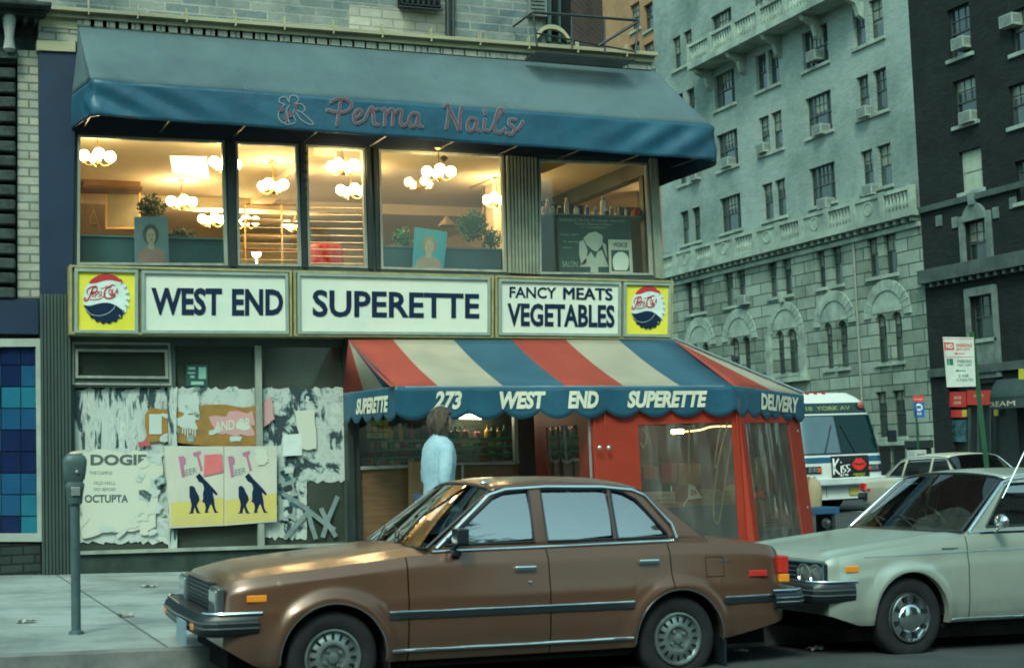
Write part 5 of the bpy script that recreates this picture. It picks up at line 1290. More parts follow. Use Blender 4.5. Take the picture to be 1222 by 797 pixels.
for px, w, h, c_, lab in ((649, 9, 10, 'cream', 'squat cream jar at the left end of the display shelf'), (654, 7, 22, 'orange', 'orange capped bottle behind the squat cream jar'), (660, 7, 11, 'green', 'pale green box right of the orange capped bottle'), (668, 8, 12, 'black', 'black box with a pink dot on the display shelf'), (676.5, 7, 24, 'cream', 'tall cream bottle, left of the two tall ones'), (688, 8, 13, 'white', 'short white box on the display shelf'), (701, 6, 15, 'blue', 'blue bottle in the middle of the display shelf'), (711, 7, 12, 'grey', 'small grey jar right of the blue bottle'), (720.5, 10, 28, 'white', 'tallest white bottle on the display shelf'), (721, 8, 8, 'black', 'small black jar in front of the tallest bottle'), (730, 7, 14, 'grey', 'grey bottle right of the tallest bottle'), (738, 5, 13, 'green', 'thin green bottle near the red hat'), (747, 4, 13, 'white', 'thin white tube beside the red hat')):
    p = onY(px, 256, YF+.3); w_ = w*.0095*.5; h_ = h*.0098; y_ = YF+.3-(.07 if h < 9 else 0)
    t = thing('cosmetic_bottle', lab, 'bottle', (p.x, y_, zs_)); b = MB(); b.lathe([(.001, 0), (w_, .002), (w_, h_*.72), (w_*.6, h_*.8)], V(p.x, y_, zs_), n=12); b.build('body', BM[c_], t, smooth=40)
    b = MB(); b.lathe([(w_*.6, 0), (w_*.6, h_*.2), (.001, h_*.2)], V(p.x, y_, zs_+h_*.8), n=12); b.build('cap', BM['white' if c_ != 'white' else 'grey'], t, smooth=40)
t = thing('red_hat', 'rusty red hat shaped ornament at the right end of the display shelf', 'ornament', tuple(onY(760, 256, YF+.35))); c = onY(761, 256, YF+.35); c.z = zs_
b = MB(); b.lathe([(.11, 0), (.1, .02), (.09, .09), (.05, .13), (.001, .14)], c, n=16); b.build('body', mat('rust_red', (.35, .07, .04), .6), t, smooth=60)
b = MB(); b.lathe([(.095, .02), (.097, .035)], c, n=16); b.build('band', BM['cream'], t)
t = thing('display_poster', 'large dark poster with white printed gloves and small lettering in the display window', 'poster', tuple(onY(660, 326, YF+.16)))
M_gp = mat('poster_green', (.03, .085, .075), .6, c2=(.025, .07, .065))
b = MB(); b.prism([onY(x, y, YF+.18) for x, y in [(665, 258.5), (752, 260), (757, 327), (668, 326)]], (0, .008, 0)); b.build('sheet', M_gp, t)
g = lambda x, y: (630+x/4.982, 180+y/4.981)
b = MB()
for P in ([(330, 520), (360, 490), (405, 480), (445, 505), (440, 560), (410, 600), (385, 590), (350, 560)], [(305, 690), (375, 600), (400, 640), (415, 600), (440, 590), (480, 690)], [(372, 690), (418, 690), (418, 735), (372, 735)], [(305, 540), (330, 530), (355, 590), (345, 670), (318, 680), (305, 620)], [(440, 540), (465, 560), (472, 640), (455, 600)]):
    b.poly([onY(*g(x, y), YF+.176) for x, y in P])
b.build('glove_print', mat('print_white', (.55, .58, .5), .6), t)
b = MB()
for body, L in (('EXPERIENCE THE FEEL OF THE NEW DISCOVERY', [(190, 403), (582, 412), (582, 426), (190, 418)]), ('French Manicure Salon', [(280, 425), (500, 432), (500, 446), (280, 440)]), ('OF THE PERMANENT', [(315, 450), (470, 453), (470, 462), (315, 459)]), ('NAIL ART', [(195, 492), (300, 495), (300, 506), (195, 503)]), ('TIPS', [(205, 535), (300, 538), (300, 548), (205, 545)]), ('WRAPS', [(205, 570), (260, 572), (260, 582), (205, 580)]), ('SALON', [(205, 655), (295, 658), (295, 692), (205, 690)])):
    q = QY([g(*p) for p in L], YF+.176); put_text(b, body, lambda u, v: q.p(u, v), 0, 0, 1, 1, .01)
b.build('lettering', mat('print_pale', (.3, .4, .32), .6), t)
t = thing('magazine_sheet', 'white framed sheet headed VOICE at the foot of the display window', 'poster', tuple(onY(727, 327, YF+.12)))
b = MB(); b.prism([onY(*g(*p), YF+.13) for p in [(478, 527), (615, 530), (625, 738), (485, 738)]], (0, .006, 0)); b.build('sheet', mat('sheet_cream', (.55, .56, .46), .6), t)
b = MB(); b.poly([onY(*g(*p), YF+.127) for p in [(495, 590), (600, 592), (606, 715), (498, 715)]]); b.build('picture_ground', M_gp, t)
b = MB(); b.poly([onY(*g(552+48*math.cos(a), 655-55*math.sin(a) if math.sin(a) > 0 else 655-min(55, -90*math.sin(a))*-1), YF+.124) for a in [k*math.pi/12 for k in range(24)]]); b.build('picture_print', M_white, t)
b = MB(); q = QY([g(505, 545), g(592, 547), g(592, 573), g(505, 571)], YF+.125); put_text(b, 'VOICE', lambda u, v: q.p(u, v), 0, 0, 1, 1, .03); b.build('lettering', M_ink, t)
b = MB(); p = onY(655, 200, YF+.6); b.prism([onY(x, y, YF+.5) for x, y in [(641, 193), (678, 195), (648, 207), (641, 206)]], (0, .02, 0)); obj1('ceiling_drape', b, mat('tan_drape', (.5, .33, .12), .8), 'tan wedge of ceiling board at the top left of the display window', 'board')
b = MB(); b.box(onY(643, 240, YF+1.6).x, XC-.35, YF+1.6, YF+1.65, zf, zce-.4); obj1('partition', b, mat('partition_green', (.05, .09, .07), .8), 'dark green partition behind the display window', 'partition')

# ---------------- litter in the gutter and on the pavement
for i, (px, py, z_, lab) in enumerate(((1058, 771, 0, 'crumpled pale paper in the gutter just left of the silver car wheel'), (640, 790, 0, 'flattened paper scrap under the brown car'), (30, 742, 1, 'small torn paper scrap on the pavement left of the meter pole'), (150, 735, 1, 'little folded wrapper on the pavement right of the meter'), (975, 775, 0, 'torn newspaper sheet lying between the two nearest cars'), (885, 778, 0, 'dirty leaf shaped scrap behind the brown car rear wheel'), (178, 700, 1, 'grey cardboard scrap near the foot of the boarded front'))):
    p = onZ(px, py, 0); zz_ = gz(p.x)+(.15 if z_ else 0)+.006
    for _ in range(4): p = onZ(px, py, zz_); zz_ = gz(p.x)+(.15 if z_ else 0)+.006
    q = random.Random(i+50); b = MB(); w_ = .05+.05*q.random()
    hts = [[q.uniform(0, .03) for _ in range(7)] for _ in range(7)]
    b.grid(lambda u, v: V(p.x+(u/6-.5)*w_*1.5+.01*math.sin(v*2+i), p.y+(v/6-.5)*w_+.008*math.sin(u*3), zz_+hts[u][v]), list(range(7)), list(range(7)))
    o = b.build('paper_scrap', mat('litter_pale', (.34, .34, .29), .8, c2=(.16, .17, .15), scale=12), None); tag(o, lab, 'litter', 'litter on the ground')
# ================================================================ cars
M_tyre = mat('tyre', (.012, .014, .016), .75, c2=(.02, .022, .024), scale=9)
M_chrome = mat('chrome', (.7, .75, .75), .12, metal=1, c2=(.6, .65, .66))
M_wheelsteel = mat('wheel_steel', (.28, .34, .33), .35, metal=.75, c2=(.16, .2, .2), scale=8)
M_trimblack = mat('trim_black', (.01, .015, .02), .4)
M_seat = mat('seat_vinyl', (.10, .06, .04), .8)
M_under = mat('underbody', (.006, .008, .008), .9)
M_amber = mat('amber_lens', (.75, .25, .02), .2, c2=(.65, .2, .02)); M_redlens = mat('red_lens', (.5, .03, .02), .2, c2=(.4, .02, .015))
M_lamp = mat('headlamp', (.30, .36, .36), .06, metal=.6, c2=(.14, .17, .18), scale=14, coat=1)
M_cglass = glass('car_glass', (.42, .5, .48), 1.6, .03, boost=1.3, base=.26)
M_wglass = glass('windscreen_glass', (.45, .52, .48), 1.5, .01, boost=1.1, base=.05)
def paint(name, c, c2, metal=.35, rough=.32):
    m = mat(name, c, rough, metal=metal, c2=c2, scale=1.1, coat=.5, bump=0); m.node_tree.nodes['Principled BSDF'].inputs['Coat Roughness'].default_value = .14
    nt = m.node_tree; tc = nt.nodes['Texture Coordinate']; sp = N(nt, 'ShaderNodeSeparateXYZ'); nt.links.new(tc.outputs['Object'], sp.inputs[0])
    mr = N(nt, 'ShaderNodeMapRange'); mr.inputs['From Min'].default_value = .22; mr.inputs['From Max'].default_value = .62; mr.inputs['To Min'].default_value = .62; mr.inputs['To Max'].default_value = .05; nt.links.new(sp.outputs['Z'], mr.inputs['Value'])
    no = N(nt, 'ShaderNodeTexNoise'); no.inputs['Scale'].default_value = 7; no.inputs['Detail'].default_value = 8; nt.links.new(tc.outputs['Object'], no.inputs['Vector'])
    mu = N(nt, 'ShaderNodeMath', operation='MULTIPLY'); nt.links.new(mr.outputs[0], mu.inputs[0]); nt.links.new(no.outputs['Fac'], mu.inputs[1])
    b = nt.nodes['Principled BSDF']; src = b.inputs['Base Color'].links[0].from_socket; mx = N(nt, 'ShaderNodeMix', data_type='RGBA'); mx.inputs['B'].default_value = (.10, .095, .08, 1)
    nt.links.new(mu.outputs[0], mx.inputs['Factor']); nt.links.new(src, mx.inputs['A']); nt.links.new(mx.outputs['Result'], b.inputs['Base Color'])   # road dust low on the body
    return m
def car(label, P, paintm, loc, rotz, tilt=0, detail=True, cat='car', group=None, name='parked_car'):
    """local frame: front axle at x=0, rear at +x, near side -y, ground z=0"""
    T = thing(name, label, cat, (0, 0, 0), group)
    wk, zk, R_ = P['w'], P['zs'], P['arch']; WB = P['wb']
    x0, x1 = P['x0'], P['x1']
    W = lambda x: sinterp(wk, x); ZS = lambda x: sinterp(zk, x)
    def zbot(x):
        z = interp(P['zb'], x)
        for ax in (0, WB):
            d = abs(x-ax)
            if d < R_: z = max(z, P['hub']+math.sqrt(R_*R_-d*d))
        return z
    def wid(x, z):
        """half width at height z: tucked sill, crease, tumble to the shoulder"""
        zs = ZS(x); w = W(x); t = (z-.2)/(zs-.2)
        k = interp([(-.2, -.10), (0, -.055), (.14, -.018), (.3, -.003), (P['crease'], 0), (P['crease']+.06, -.010), (.9, -P.get('sh', .075)*.45), (1.0, -P.get('sh', .075))], t)
        # flared lips round the wheels
        for ax in (0, WB):
            d = math.hypot(x-ax, z-P['hub']); k += P['flare']*math.exp(-((d-R_-.02)/.05)**2)
        return w+k
    def side_patch(xa, xb, nm, parent, m=paintm, zlo=None):
        xs = []; n = max(2, int(abs(xb-xa)/.03)); xs = [lerp(xa, xb, i/n) for i in range(n+1)]
        for ax in (0, WB):
            for e in (-R_, R_):
                if xa < ax+e < xb: xs.append(ax+e-.0008); xs.append(ax+e+.0008)
        xs = sorted(set(xs)); nz = 22; res = []
        for sgn in (1, -1):
            b = MB()
            def f(x, t):
                zb = zbot(x); z = lerp(zb, ZS(x), t); return V(x, sgn*wid(x, z), z)
            b.grid(f, xs, [i/nz for i in range(nz+1)])
            # turned-in edge
            b.grid(lambda x, t: V(x, sgn*(wid(x, zbot(x))-t*.05), zbot(x)), xs, [0, 1])
            res.append(b.build(nm, m, parent, smooth=38, local=True))
        return res
    seams = P['seams']
    g = .004
    body = None
    bm_ = MB()
    # fenders + quarters
    side_patch(x0, seams[0]-g, 'fender', T)
    for i in range(len(seams)-1):
        d = side_patch(seams[i]+g, seams[i+1]-g, 'door', T)
        if detail:
            hx_ = seams[i+1]-.17; hz_ = ZS(hx_)-.115
            for s, dd in ((1, d[0]), (-1, d[1])):
                b = MB(); y = wid(hx_, hz_)*s
                b.box(hx_-.075, hx_+.075, min(y, y+s*.025), max(y, y+s*.025), hz_-.018, hz_+.018)
                b.build('door_handle', M_chrome, dd, local=True, bevel=.01)
            b = MB(); y = wid(hx_, hz_-.09); b.lathe([(.013, 0), (.012, .008), (.001, .009)], (hx_+.03, -y-.001, hz_-.09), (0, -1, 0), 10)
            if i == 0: b.build('lock', M_chrome, d[1], local=True)
    side_patch(seams[-1]+g, x1, 'rear_quarter', T)
    # hood, boot lid: surface between the shoulders
    def deck(xa, xb, nm, edge=.0):
        n = max(3, int((xb-xa)/.05)); b = MB()
        def f(x, v):
            zs = ZS(x); ws = wid(x, zs); a = abs(v); y = v*ws; cr = interp(P['crown'], x)
            z = zs + cr*(1-a**2.2) + interp(P.get('rib', [(0, 0)]), x)*math.exp(-((a-.72)/.09)**2); return V(x, y, z)
        b.grid(f, [lerp(xa, xb, i/n) for i in range(n+1)], [-1+2*i/28 for i in range(29)])
        return b.build(nm, paintm, T, smooth=45, local=True)
    deck(x0, P['cowl'], 'bonnet')
    deck(P['deck'], x1, 'boot_lid')
    # nose and tail closing panels
    n = 16
    for xe in (x0, x1):
        b = MB()
        zb = zbot(xe); zs = ZS(xe); cr = interp(P['crown'], xe)
        ring = [V(xe, -wid(xe, lerp(zb, zs, i/n)), lerp(zb, zs, i/n)) for i in range(n+1)]
        top = [V(xe, v*wid(xe, zs), zs+cr*(1-abs(v)**2.2)) for v in [-1+2*i/12 for i in range(1, 12)]]
        ring = ring+top+[V(p.x, -p.y, p.z) for p in reversed(ring)]
        b.poly(ring)
        b.build('nose_panel' if xe == x0 else 'tail_panel', paintm, T, local=True)
    # dark underbody, wheel wells
    b = MB(); wi = min(W(0), W(WB))-.26
    b.box(x0+.06, x1-.06, -wi, wi, .20, .52); b.box(x0+.10, P['cowl'], -wi, wi, .52, ZS(0)-.12); b.box(P['deck']+.0, x1-.08, -wi, wi, .52, ZS(WB)-.10)
    for s in (-1, 1):
        xi = [lerp(R_+.01, WB-R_-.01, i/8) for i in range(9)]
        b.grid(lambda x, t: V(x, s*(W(x)-.075), lerp(.2, ZS(x)-.04, t)), xi, [0, .5, 1])
        b.box(R_+.01, WB-R_-.01, min(s*(wi), s*(W(1)-.09)), max(s*wi, s*(W(1)-.09)), .19, .22)
    for ax in (0, WB):
        for s in (-1, 1):
            b.grid(lambda a, t: V(ax+math.cos(a)*(R_+.012), s*lerp(wi-.02, W(ax)-.03, t), P['hub']+math.sin(a)*(R_+.012)), [math.pi*i/14 for i in range(15)], [0, 1])
            b.grid(lambda a, t: V(ax+math.cos(a)*(R_+.012)*t, s*(wi-.001), P['hub']+math.sin(a)*(R_+.012)*t), [math.pi*i/14 for i in range(15)], [0, 1])
    b.build('underbody', M_under, T, local=True)
    b = MB(); b.tube([(WB*.5, .25, .17), (x1-.3, .3, .19), (x1+.02, .32, .2)], .03, 8); b.build('exhaust_pipe', M_wheelsteel, T, smooth=50, local=True)
    # ---- greenhouse
    G = P['g']; zb_ = lambda x: ZS(x)
    zr = G['roof']  # list (x,z) along the drip rail
    zR = max(z for _, z in zr)
    def gy(x, z):
        t = max(0, min(1.05, (z-ZS(x))/(zR-ZS(x)))); pl = interp(G['plan'], x); return lerp(G['wb'], G['wr'], .45*t+.55*t*t)+pl
    outer = [(G['A0'], ZS(G['A0'])-.01)]+[(x, z) for x, z in zr]+[(G['C1'], ZS(G['C1'])-.01)]
    # subdivide belt edge
    nb_ = 12; belt = [(lerp(G['C1'], G['A0'], i/nb_), ZS(lerp(G['C1'], G['A0'], i/nb_))-.01) for i in range(1, nb_)]
    for s in (-1, 1):
        b = MB(); wall_holes(b, outer+belt, G['wins'], lambda u, v, d, s=s: V(u, s*(gy(u, v)-d), v), .025)
        b.build('pillar_frame', paintm, T, smooth=30, local=True)
    for i, wn in enumerate(G['wins']):
        for s in (-1, 1):
            z0_, z1_ = min(v for u, v in wn)+.001, max(v for u, v in wn)-.001; rows_ = []
            for q_ in range(13):
                zz_ = lerp(z0_, z1_, q_/12); xs_ = []
                for (ua, va), (ub, vb) in zip(wn, wn[1:]+wn[:1]):
                    if (va-zz_)*(vb-zz_) < 0: xs_.append(ua+(ub-ua)*(zz_-va)/(vb-va))
                if len(xs_) >= 2: rows_.append((zz_, min(xs_), max(xs_)))
            b = MB(); b.grid(lambda u, r_: V(lerp(r_[1], r_[2], u), s*(gy(lerp(r_[1], r_[2], u), r_[0])-.016), r_[0]), [i/6 for i in range(7)], rows_)
            b.build('side_glass', M_cglass, T, local=True, smooth=80)
    if detail:
        for s in (-1, 1):
            b = MB()
            for wn in G['wins']:
                loop = [V(u, s*(gy(u, v)+.001), v) for u, v in wn]; b.tube(loop+[loop[0]], .009, 4)
            b.build('window_gasket', M_trimblack, T, local=True)
            b = MB(); c = [V(x, s*(gy(x, z)+.008), z-.012) for x, z in G['drip']]; b.tube(c, G.get('dripr', .011), 6)
            if G.get('beltchrome', True): b.tube([V(x, s*(gy(x, ZS(x))+.010), ZS(x)+.014) for x in [lerp(G['A0']+.05, G['beltend'], i/14) for i in range(15)]], .010, 6)
            b.build('window_chrome', M_chrome if G.get('beltchrome', True) else paintm, T, smooth=60, local=True)
    # roof skin
    b = MB(); rx = G['rx']; n = 26
    def roof(x, v):
        z = interp(zr, x) if False else sinterp(zr, x); y = v*gy(x, z)
        return V(x, y, z + G['rcrown']*(1-abs(v)**2.4))
    b.grid(roof, [lerp(rx[0], rx[1], i/n) for i in range(n+1)], [-1+2*i/18 for i in range(19)])
    b.build('roof', paintm, T, smooth=45, local=True, solid=.01)
    # windscreen and rear glass, headers
    def screen(xl, xu, bulge, nm, mm):
        zl = ZS(xl)+interp(P['crown'], xl)*.6; zu = sinterp(zr, xu)
        def f(v, t):
            x = lerp(xl, xu, t); wl_ = gy(xl, ZS(xl))-.05; wu = gy(xu, zu)-.045; y = v*lerp(wl_, wu, t)
            z = lerp(zl, zu, t)+lerp(0, G['rcrown']*.85, t)*(1-abs(v)**2.4); return V(x+bulge*(1-v*v)*lerp(1, .5, t), y, z)
        b = MB(); b.grid(f, [-1+2*i/14 for i in range(15)], [i/8 for i in range(9)]); o = b.build(nm, mm, T, smooth=60, local=True)
        b = MB(); rim = [f(-1+2*i/14, 0) for i in range(15)]+[f(1, i/8) for i in range(1, 9)]+[f(1-2*i/14, 1) for i in range(1, 15)]+[f(-1, 1-i/8) for i in range(1, 8)]
        b.tube(rim+[rim[0]], .012, 6); b.build('gasket', M_trimblack, o, local=True)
        return o, f
    so, sf = screen(G['A0']+.03, rx[0]+.01, -.07, 'windscreen', M_wglass)
    screen(G['C1']-.03, rx[1]-.01, .05, 'rear_window', M_cglass)
    # A pillar skins joining side frame to screen edges
    if detail:
        b = MB()
        for k in (-.35, .25):
            p = sf(k, .02); q = sf(k+.42, .2); b.tube([p+V(-.02, 0, .01), q+V(-.012, 0, .012)], .006, 4); b.tube([sf(k+.1, .14)+V(-.012, 0, .01), sf(k+.62, .25)+V(-.012, 0, .012)], .005, 4)
        b.build('wiper', M_trimblack, T, local=True)
    # interior
    b = MB(); b.box(G['A0']+.45, G['A0']+.55, -.6, .6, .52, ZS(1)-.02)   # firewall edge
    b.box(P['cowl']-.02, G['A0']+.42, -.68, .68, ZS(.6)-.06, ZS(.6)-.01)
    b.build('dashboard', M_trimblack, T, local=True)
    for sx in P['seats']:
        for s in (-1, 1):
            b = MB(); y = s*.36; b.box(sx-.45, sx, y-.25, y+.25, .40, .58)
            b.prism([(sx-.05, y-.25, .56), (sx+.06, y-.25, .56), (sx+.18, y-.25, ZS(1)+.06), (sx+.08, y-.25, ZS(1)+.08)], (0, .5, 0))
            o = b.build('seat', M_seat, T, local=True, bevel=.03)
            b = MB(); b.box(sx+.10, sx+.19, y-.13, y+.13, ZS(1)+.09, ZS(1)+.24); b.build('headrest', M_seat, o, local=True, bevel=.03)
    b = MB(); c = V(G['A0']+.62, -.36 if P.get('lhd_near', True) else .36, ZS(.8)-.0); c.y = P.get('wheel_y', .36)
    ring = [c+V(.06*math.sin(a)*-1, .19*math.cos(a), .18*math.sin(a)) for a in [2*math.pi*i/20 for i in range(21)]]; b.tube(ring, .014, 6, caps=False); b.tube([c+V(0, -.18, 0), c+V(0, .18, 0)], .014, 5); b.tube([c, c+V(-.3, 0, -.12)], .025, 6)
    b.build('steering_wheel', M_trimblack, T, local=True)
    # ---- wheels
    for ax in (0, WB):
        for s in (-1, 1):
            yo = s*(W(ax)-.035); r = P['tyre']; axd = V(0, s, 0); c = V(ax, yo, P['hub'])
            b = MB(); b.lathe([(r*.62, -.16), (r*.62, -.02), (r*.60, .0), (r*.50, -.035), (r*.001, -.04)], c, axd, 32); w_ = b.build('wheel', M_wheelsteel, T, smooth=40, local=True)
            b = MB(); b.lathe([(r*.60, -.15), (r*.95, -.15), (r, -.13), (r, -.025), (r*.96, -.004), (r*.86, .008), (r*.70, .004), (r*.63, -.004)], c, axd, 40); b.build('tyre', M_tyre, w_, smooth=40, local=True)
            b = MB()
            if P['cap'] == 'slots':
                b.lathe([(r*.60, .002), (r*.61, .010), (r*.57, .012), (r*.55, -.002), (r*.52, -.012), (r*.44, -.004), (r*.34, .012), (r*.28, .010), (r*.25, -.01), (r*.13, -.012), (r*.11, .012), (r*.05, .016), (.001, .016)], c, axd, 40)
                b2 = MB()
                for k in range(16):
                    a = 2*math.pi*k/16; u = V(math.cos(a), 0, math.sin(a)); v = V(-math.sin(a), 0, math.cos(a)); p = c+axd*.006
                    b2.add([p+u*r*.37+v*.006, p+u*r*.51+v*.010-axd*.004, p+u*r*.51-v*.010-axd*.004, p+u*r*.37-v*.006], [(0, 1, 2, 3)])
                for k in range(4):
                    a = .6+2*math.pi*k/4; u = V(math.cos(a), 0, math.sin(a)); b.lathe([(.014, 0), (.012, .02), (.001, .022)], c+u*r*.19-axd*.01, axd, 8)
                b.build('hubcap', M_wheelsteel, w_, smooth=40, local=True); b2.build('hubcap_slot', M_under, w_, local=True)
            else:
                b.lathe([(r*.57, .0), (r*.59, .014), (r*.55, .016), (r*.52, -.004), (r*.36, .0), (r*.33, .018), (r*.30, .026), (r*.1, .032), (.001, .033)], c, axd, 40)
                b2 = MB()
                for k in range(8):
                    a = .3+2*math.pi*k/8; u = V(math.cos(a), 0, math.sin(a)); v = V(-math.sin(a), 0, math.cos(a)); p = c+axd*.012
                    b2.add([p+u*r*.37+v*.012, p+u*r*.53+v*.018, p+u*r*.53-v*.018, p+u*r*.37-v*.012], [(0, 1, 2, 3)])
                b.build('hubcap', M_chrome if P['cap'] == 'dome' else M_wheelsteel, w_, smooth=40, local=True); b2.build('hubcap_slot', M_trimblack, w_, local=True)
    T.location = loc; T.rotation_euler = (0, tilt, rotz)
    return T, W, ZS, wid
def bumper(T, P, W, xe, z0, z1, dirn, wrap, mm, thick=.11, inset=0, chrome=None):
    """U-shaped bar round one end"""
    hw = P['bw']; sgn = dirn
    pts = [V(xe-sgn*wrap, -hw, 0), V(xe-sgn*.10, -hw, 0), V(xe-sgn*.03, -hw+.05, 0), V(xe, -hw+.18, 0), V(xe+sgn*.02, 0, 0), V(xe, hw-.18, 0), V(xe-sgn*.03, hw-.05, 0), V(xe-sgn*.10, hw, 0), V(xe-sgn*wrap, hw, 0)]
    b = MB(); sec = [(0, z0+.02), (.02, z0), (thick, z0), (thick, z1), (.02, z1), (0, z1-.02), (-.008, (z0+z1)/2+.02), (-.008, (z0+z1)/2-.02)]
    vs = []; n = len(pts)
    for i, p in enumerate(pts):
        t = (pts[min(i+1, n-1)]-pts[max(i-1, 0)]).normalized(); nr = V(-t.y, t.x, 0)
        cen = V((xe-sgn*.6), 0, 0)
        if nr.dot(cen-p) < 0: nr = -nr
        for o, z in sec: vs.append(p+nr*o+V(0, 0, z))
    k = len(sec); fs = [(i*k+j, i*k+(j+1) % k, (i+1)*k+(j+1) % k, (i+1)*k+j) for i in range(n-1) for j in range(k)]+[tuple(range(k)), tuple(range((n-1)*k, n*k))]
    b.add(vs, fs); o = b.build('bumper', mm, T, local=True, smooth=35)
    if chrome:
        b = MB(); vs = []
        b.tube([pts[i]+V(0, 0, z1+.003)+(V(-sgn*.02, 0, 0)) for i in range(n)], .008, 6); b.build('bumper_trim', chrome, o, local=True, smooth=50)
        b = MB()
        for zz in (lerp(z0, z1, .38), lerp(z0, z1, .62)):
            b.tube([p+V(-(p.x-(xe-sgn*.6))*0, 0, zz)+(V(sgn*.009, 0, 0) if abs(p.y) < hw-.02 else V(0, -.009 if p.y < 0 else .009, 0)) for p in pts], .005, 5)
        b.build('bumper_groove', M_wheelsteel, o, local=True)
    return o

# ---------------- brown sedan in front
PB = dict(wb=2.38, x0=-.66, x1=3.25, arch=.335, hub=.285, tyre=.288, flare=.030, crease=.62, cap='slots', bw=.79,
    w=[(-.66, .715), (-.61, .755), (-.48, .785), (0, .805), (1.2, .812), (2.4, .805), (2.93, .785), (3.16, .755), (3.25, .70)],
    zs=[(-.66, .725), (-.61, .755), (-.42, .79), (0, .832), (.45, .878), (.62, .893), (1.4, .905), (2.3, .92), (2.62, .915), (3.0, .90), (3.18, .88), (3.25, .845)],
    zb=[(-.66, .37), (-.46, .25), (.5, .245), (1.9, .245), (2.8, .28), (3.25, .37)],
    crown=[(-.66, .02), (-.4, .045), (.3, .05), (.66, .05), (2.5, .03), (3.25, .02)], rib=[(-.66, 0), (-.56, .006), (.5, .010), (.7, 0), (2.6, 0)],
    seams=[.475, 1.435, 2.33], cowl=.76, deck=2.50, seats=[1.45, 2.25],
    g=dict(A0=.60, C1=2.70, wb=.725, wr=.585, rcrown=.052, rx=(1.10, 2.20),
        roof=[(.64, .918), (1.08, 1.27), (1.2, 1.303), (1.5, 1.318), (1.9, 1.313), (2.13, 1.29), (2.25, 1.25), (2.62, .955)],
        plan=[(.58, -.0), (1.1, 0), (2.2, 0), (2.7, -.02)],
        wins=[[(.74, .945), (1.365, .953), (1.365, 1.282), (1.19, 1.272), (1.105, 1.238)], [(1.455, .953), (1.94, .957), (1.94, 1.284), (1.455, 1.286)], [(1.965, .957), (2.345, .963), (2.34, .985), (2.145, 1.215), (2.06, 1.262), (1.965, 1.281)]],
        drip=[(.68, .938), (1.08, 1.27), (1.2, 1.303), (1.5, 1.318), (1.9, 1.313), (2.13, 1.29), (2.22, 1.25), (2.38, 1.06), (2.41, .965)], beltend=2.38, dripr=.014))
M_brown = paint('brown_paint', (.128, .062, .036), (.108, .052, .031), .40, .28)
wl_ = atD(397, 785, 8.67)
ang = R(-1.3)
d_ = V(math.cos(ang), math.sin(ang), 0); nY = V(-math.sin(ang), math.cos(ang), 0)
lc = V(wl_.x, wl_.y, 0)+nY*.80; tl = R(1.8)
lc.z = wl_.z-.288
BC, W, ZS, wid = car('brown four door sedan with chrome window trim filling the foreground', PB, M_brown, lc, ang, tl)
bumper(BC, PB, W, -.81, .44, .575, -1, .35, M_trimblack, chrome=M_chrome); bumper(BC, PB, W, 3.42, .45, .575, 1, .28, M_trimblack, chrome=M_chrome)
for s in (-1, 1):
    b = MB()
    for a, c in ((.345, 2.035), (2.725, 3.20)):
        n = max(2, int((c-a)/.1)); zt = .525
        for i in range(n):
            xa_, xb2 = lerp(a, c, i/n), lerp(a, c, (i+1)/n)
            b.add([V(xa_, s*(wid(xa_, zt+.012)+.010), zt+.016), V(xb2, s*(wid(xb2, zt+.012)+.010), zt+.016), V(xb2, s*(wid(xb2, zt-.012)+.010), zt-.018), V(xa_, s*(wid(xa_, zt-.012)+.010), zt-.018), V(xa_, s*(wid(xa_, zt)-.005), zt+.018), V(xb2, s*(wid(xb2, zt)-.005), zt+.018), V(xb2, s*(wid(xb2, zt)-.005), zt-.020), V(xa_, s*(wid(xa_, zt)-.005), zt-.020)], [(0, 1, 2, 3), (0, 1, 5, 4), (3, 2, 6, 7)])
    b.build('rubbing_strip', M_trimblack, BC, local=True)
for s in (-1, 1):
    b = MB()
    b.tube([V(x, s*(wid(x, .543)+.007), .548) for x in [lerp(.345, 2.035, i/24) for i in range(25)]], .007, 6)
    b.tube([V(x, s*(wid(x, .543)+.007), .548) for x in [lerp(2.73, 3.2, i/8) for i in range(9)]], .007, 6)
    b.tube([V(x, s*(wid(x, .31)+.004), .31) for x in [lerp(.36, 2.02, i/20) for i in range(21)]], .010, 6)
    for ax in (0, 2.38):
        b.tube([V(ax+.333*math.cos(a), s*(wid(ax+.333*math.cos(a), .285+.333*math.sin(a))-.002), .285+.333*math.sin(a)) for a in [math.pi*(-.02+1.04*i/24) for i in range(25)]], .007, 5)
    b.build('side_trim', M_chrome, BC, local=True, smooth=60)
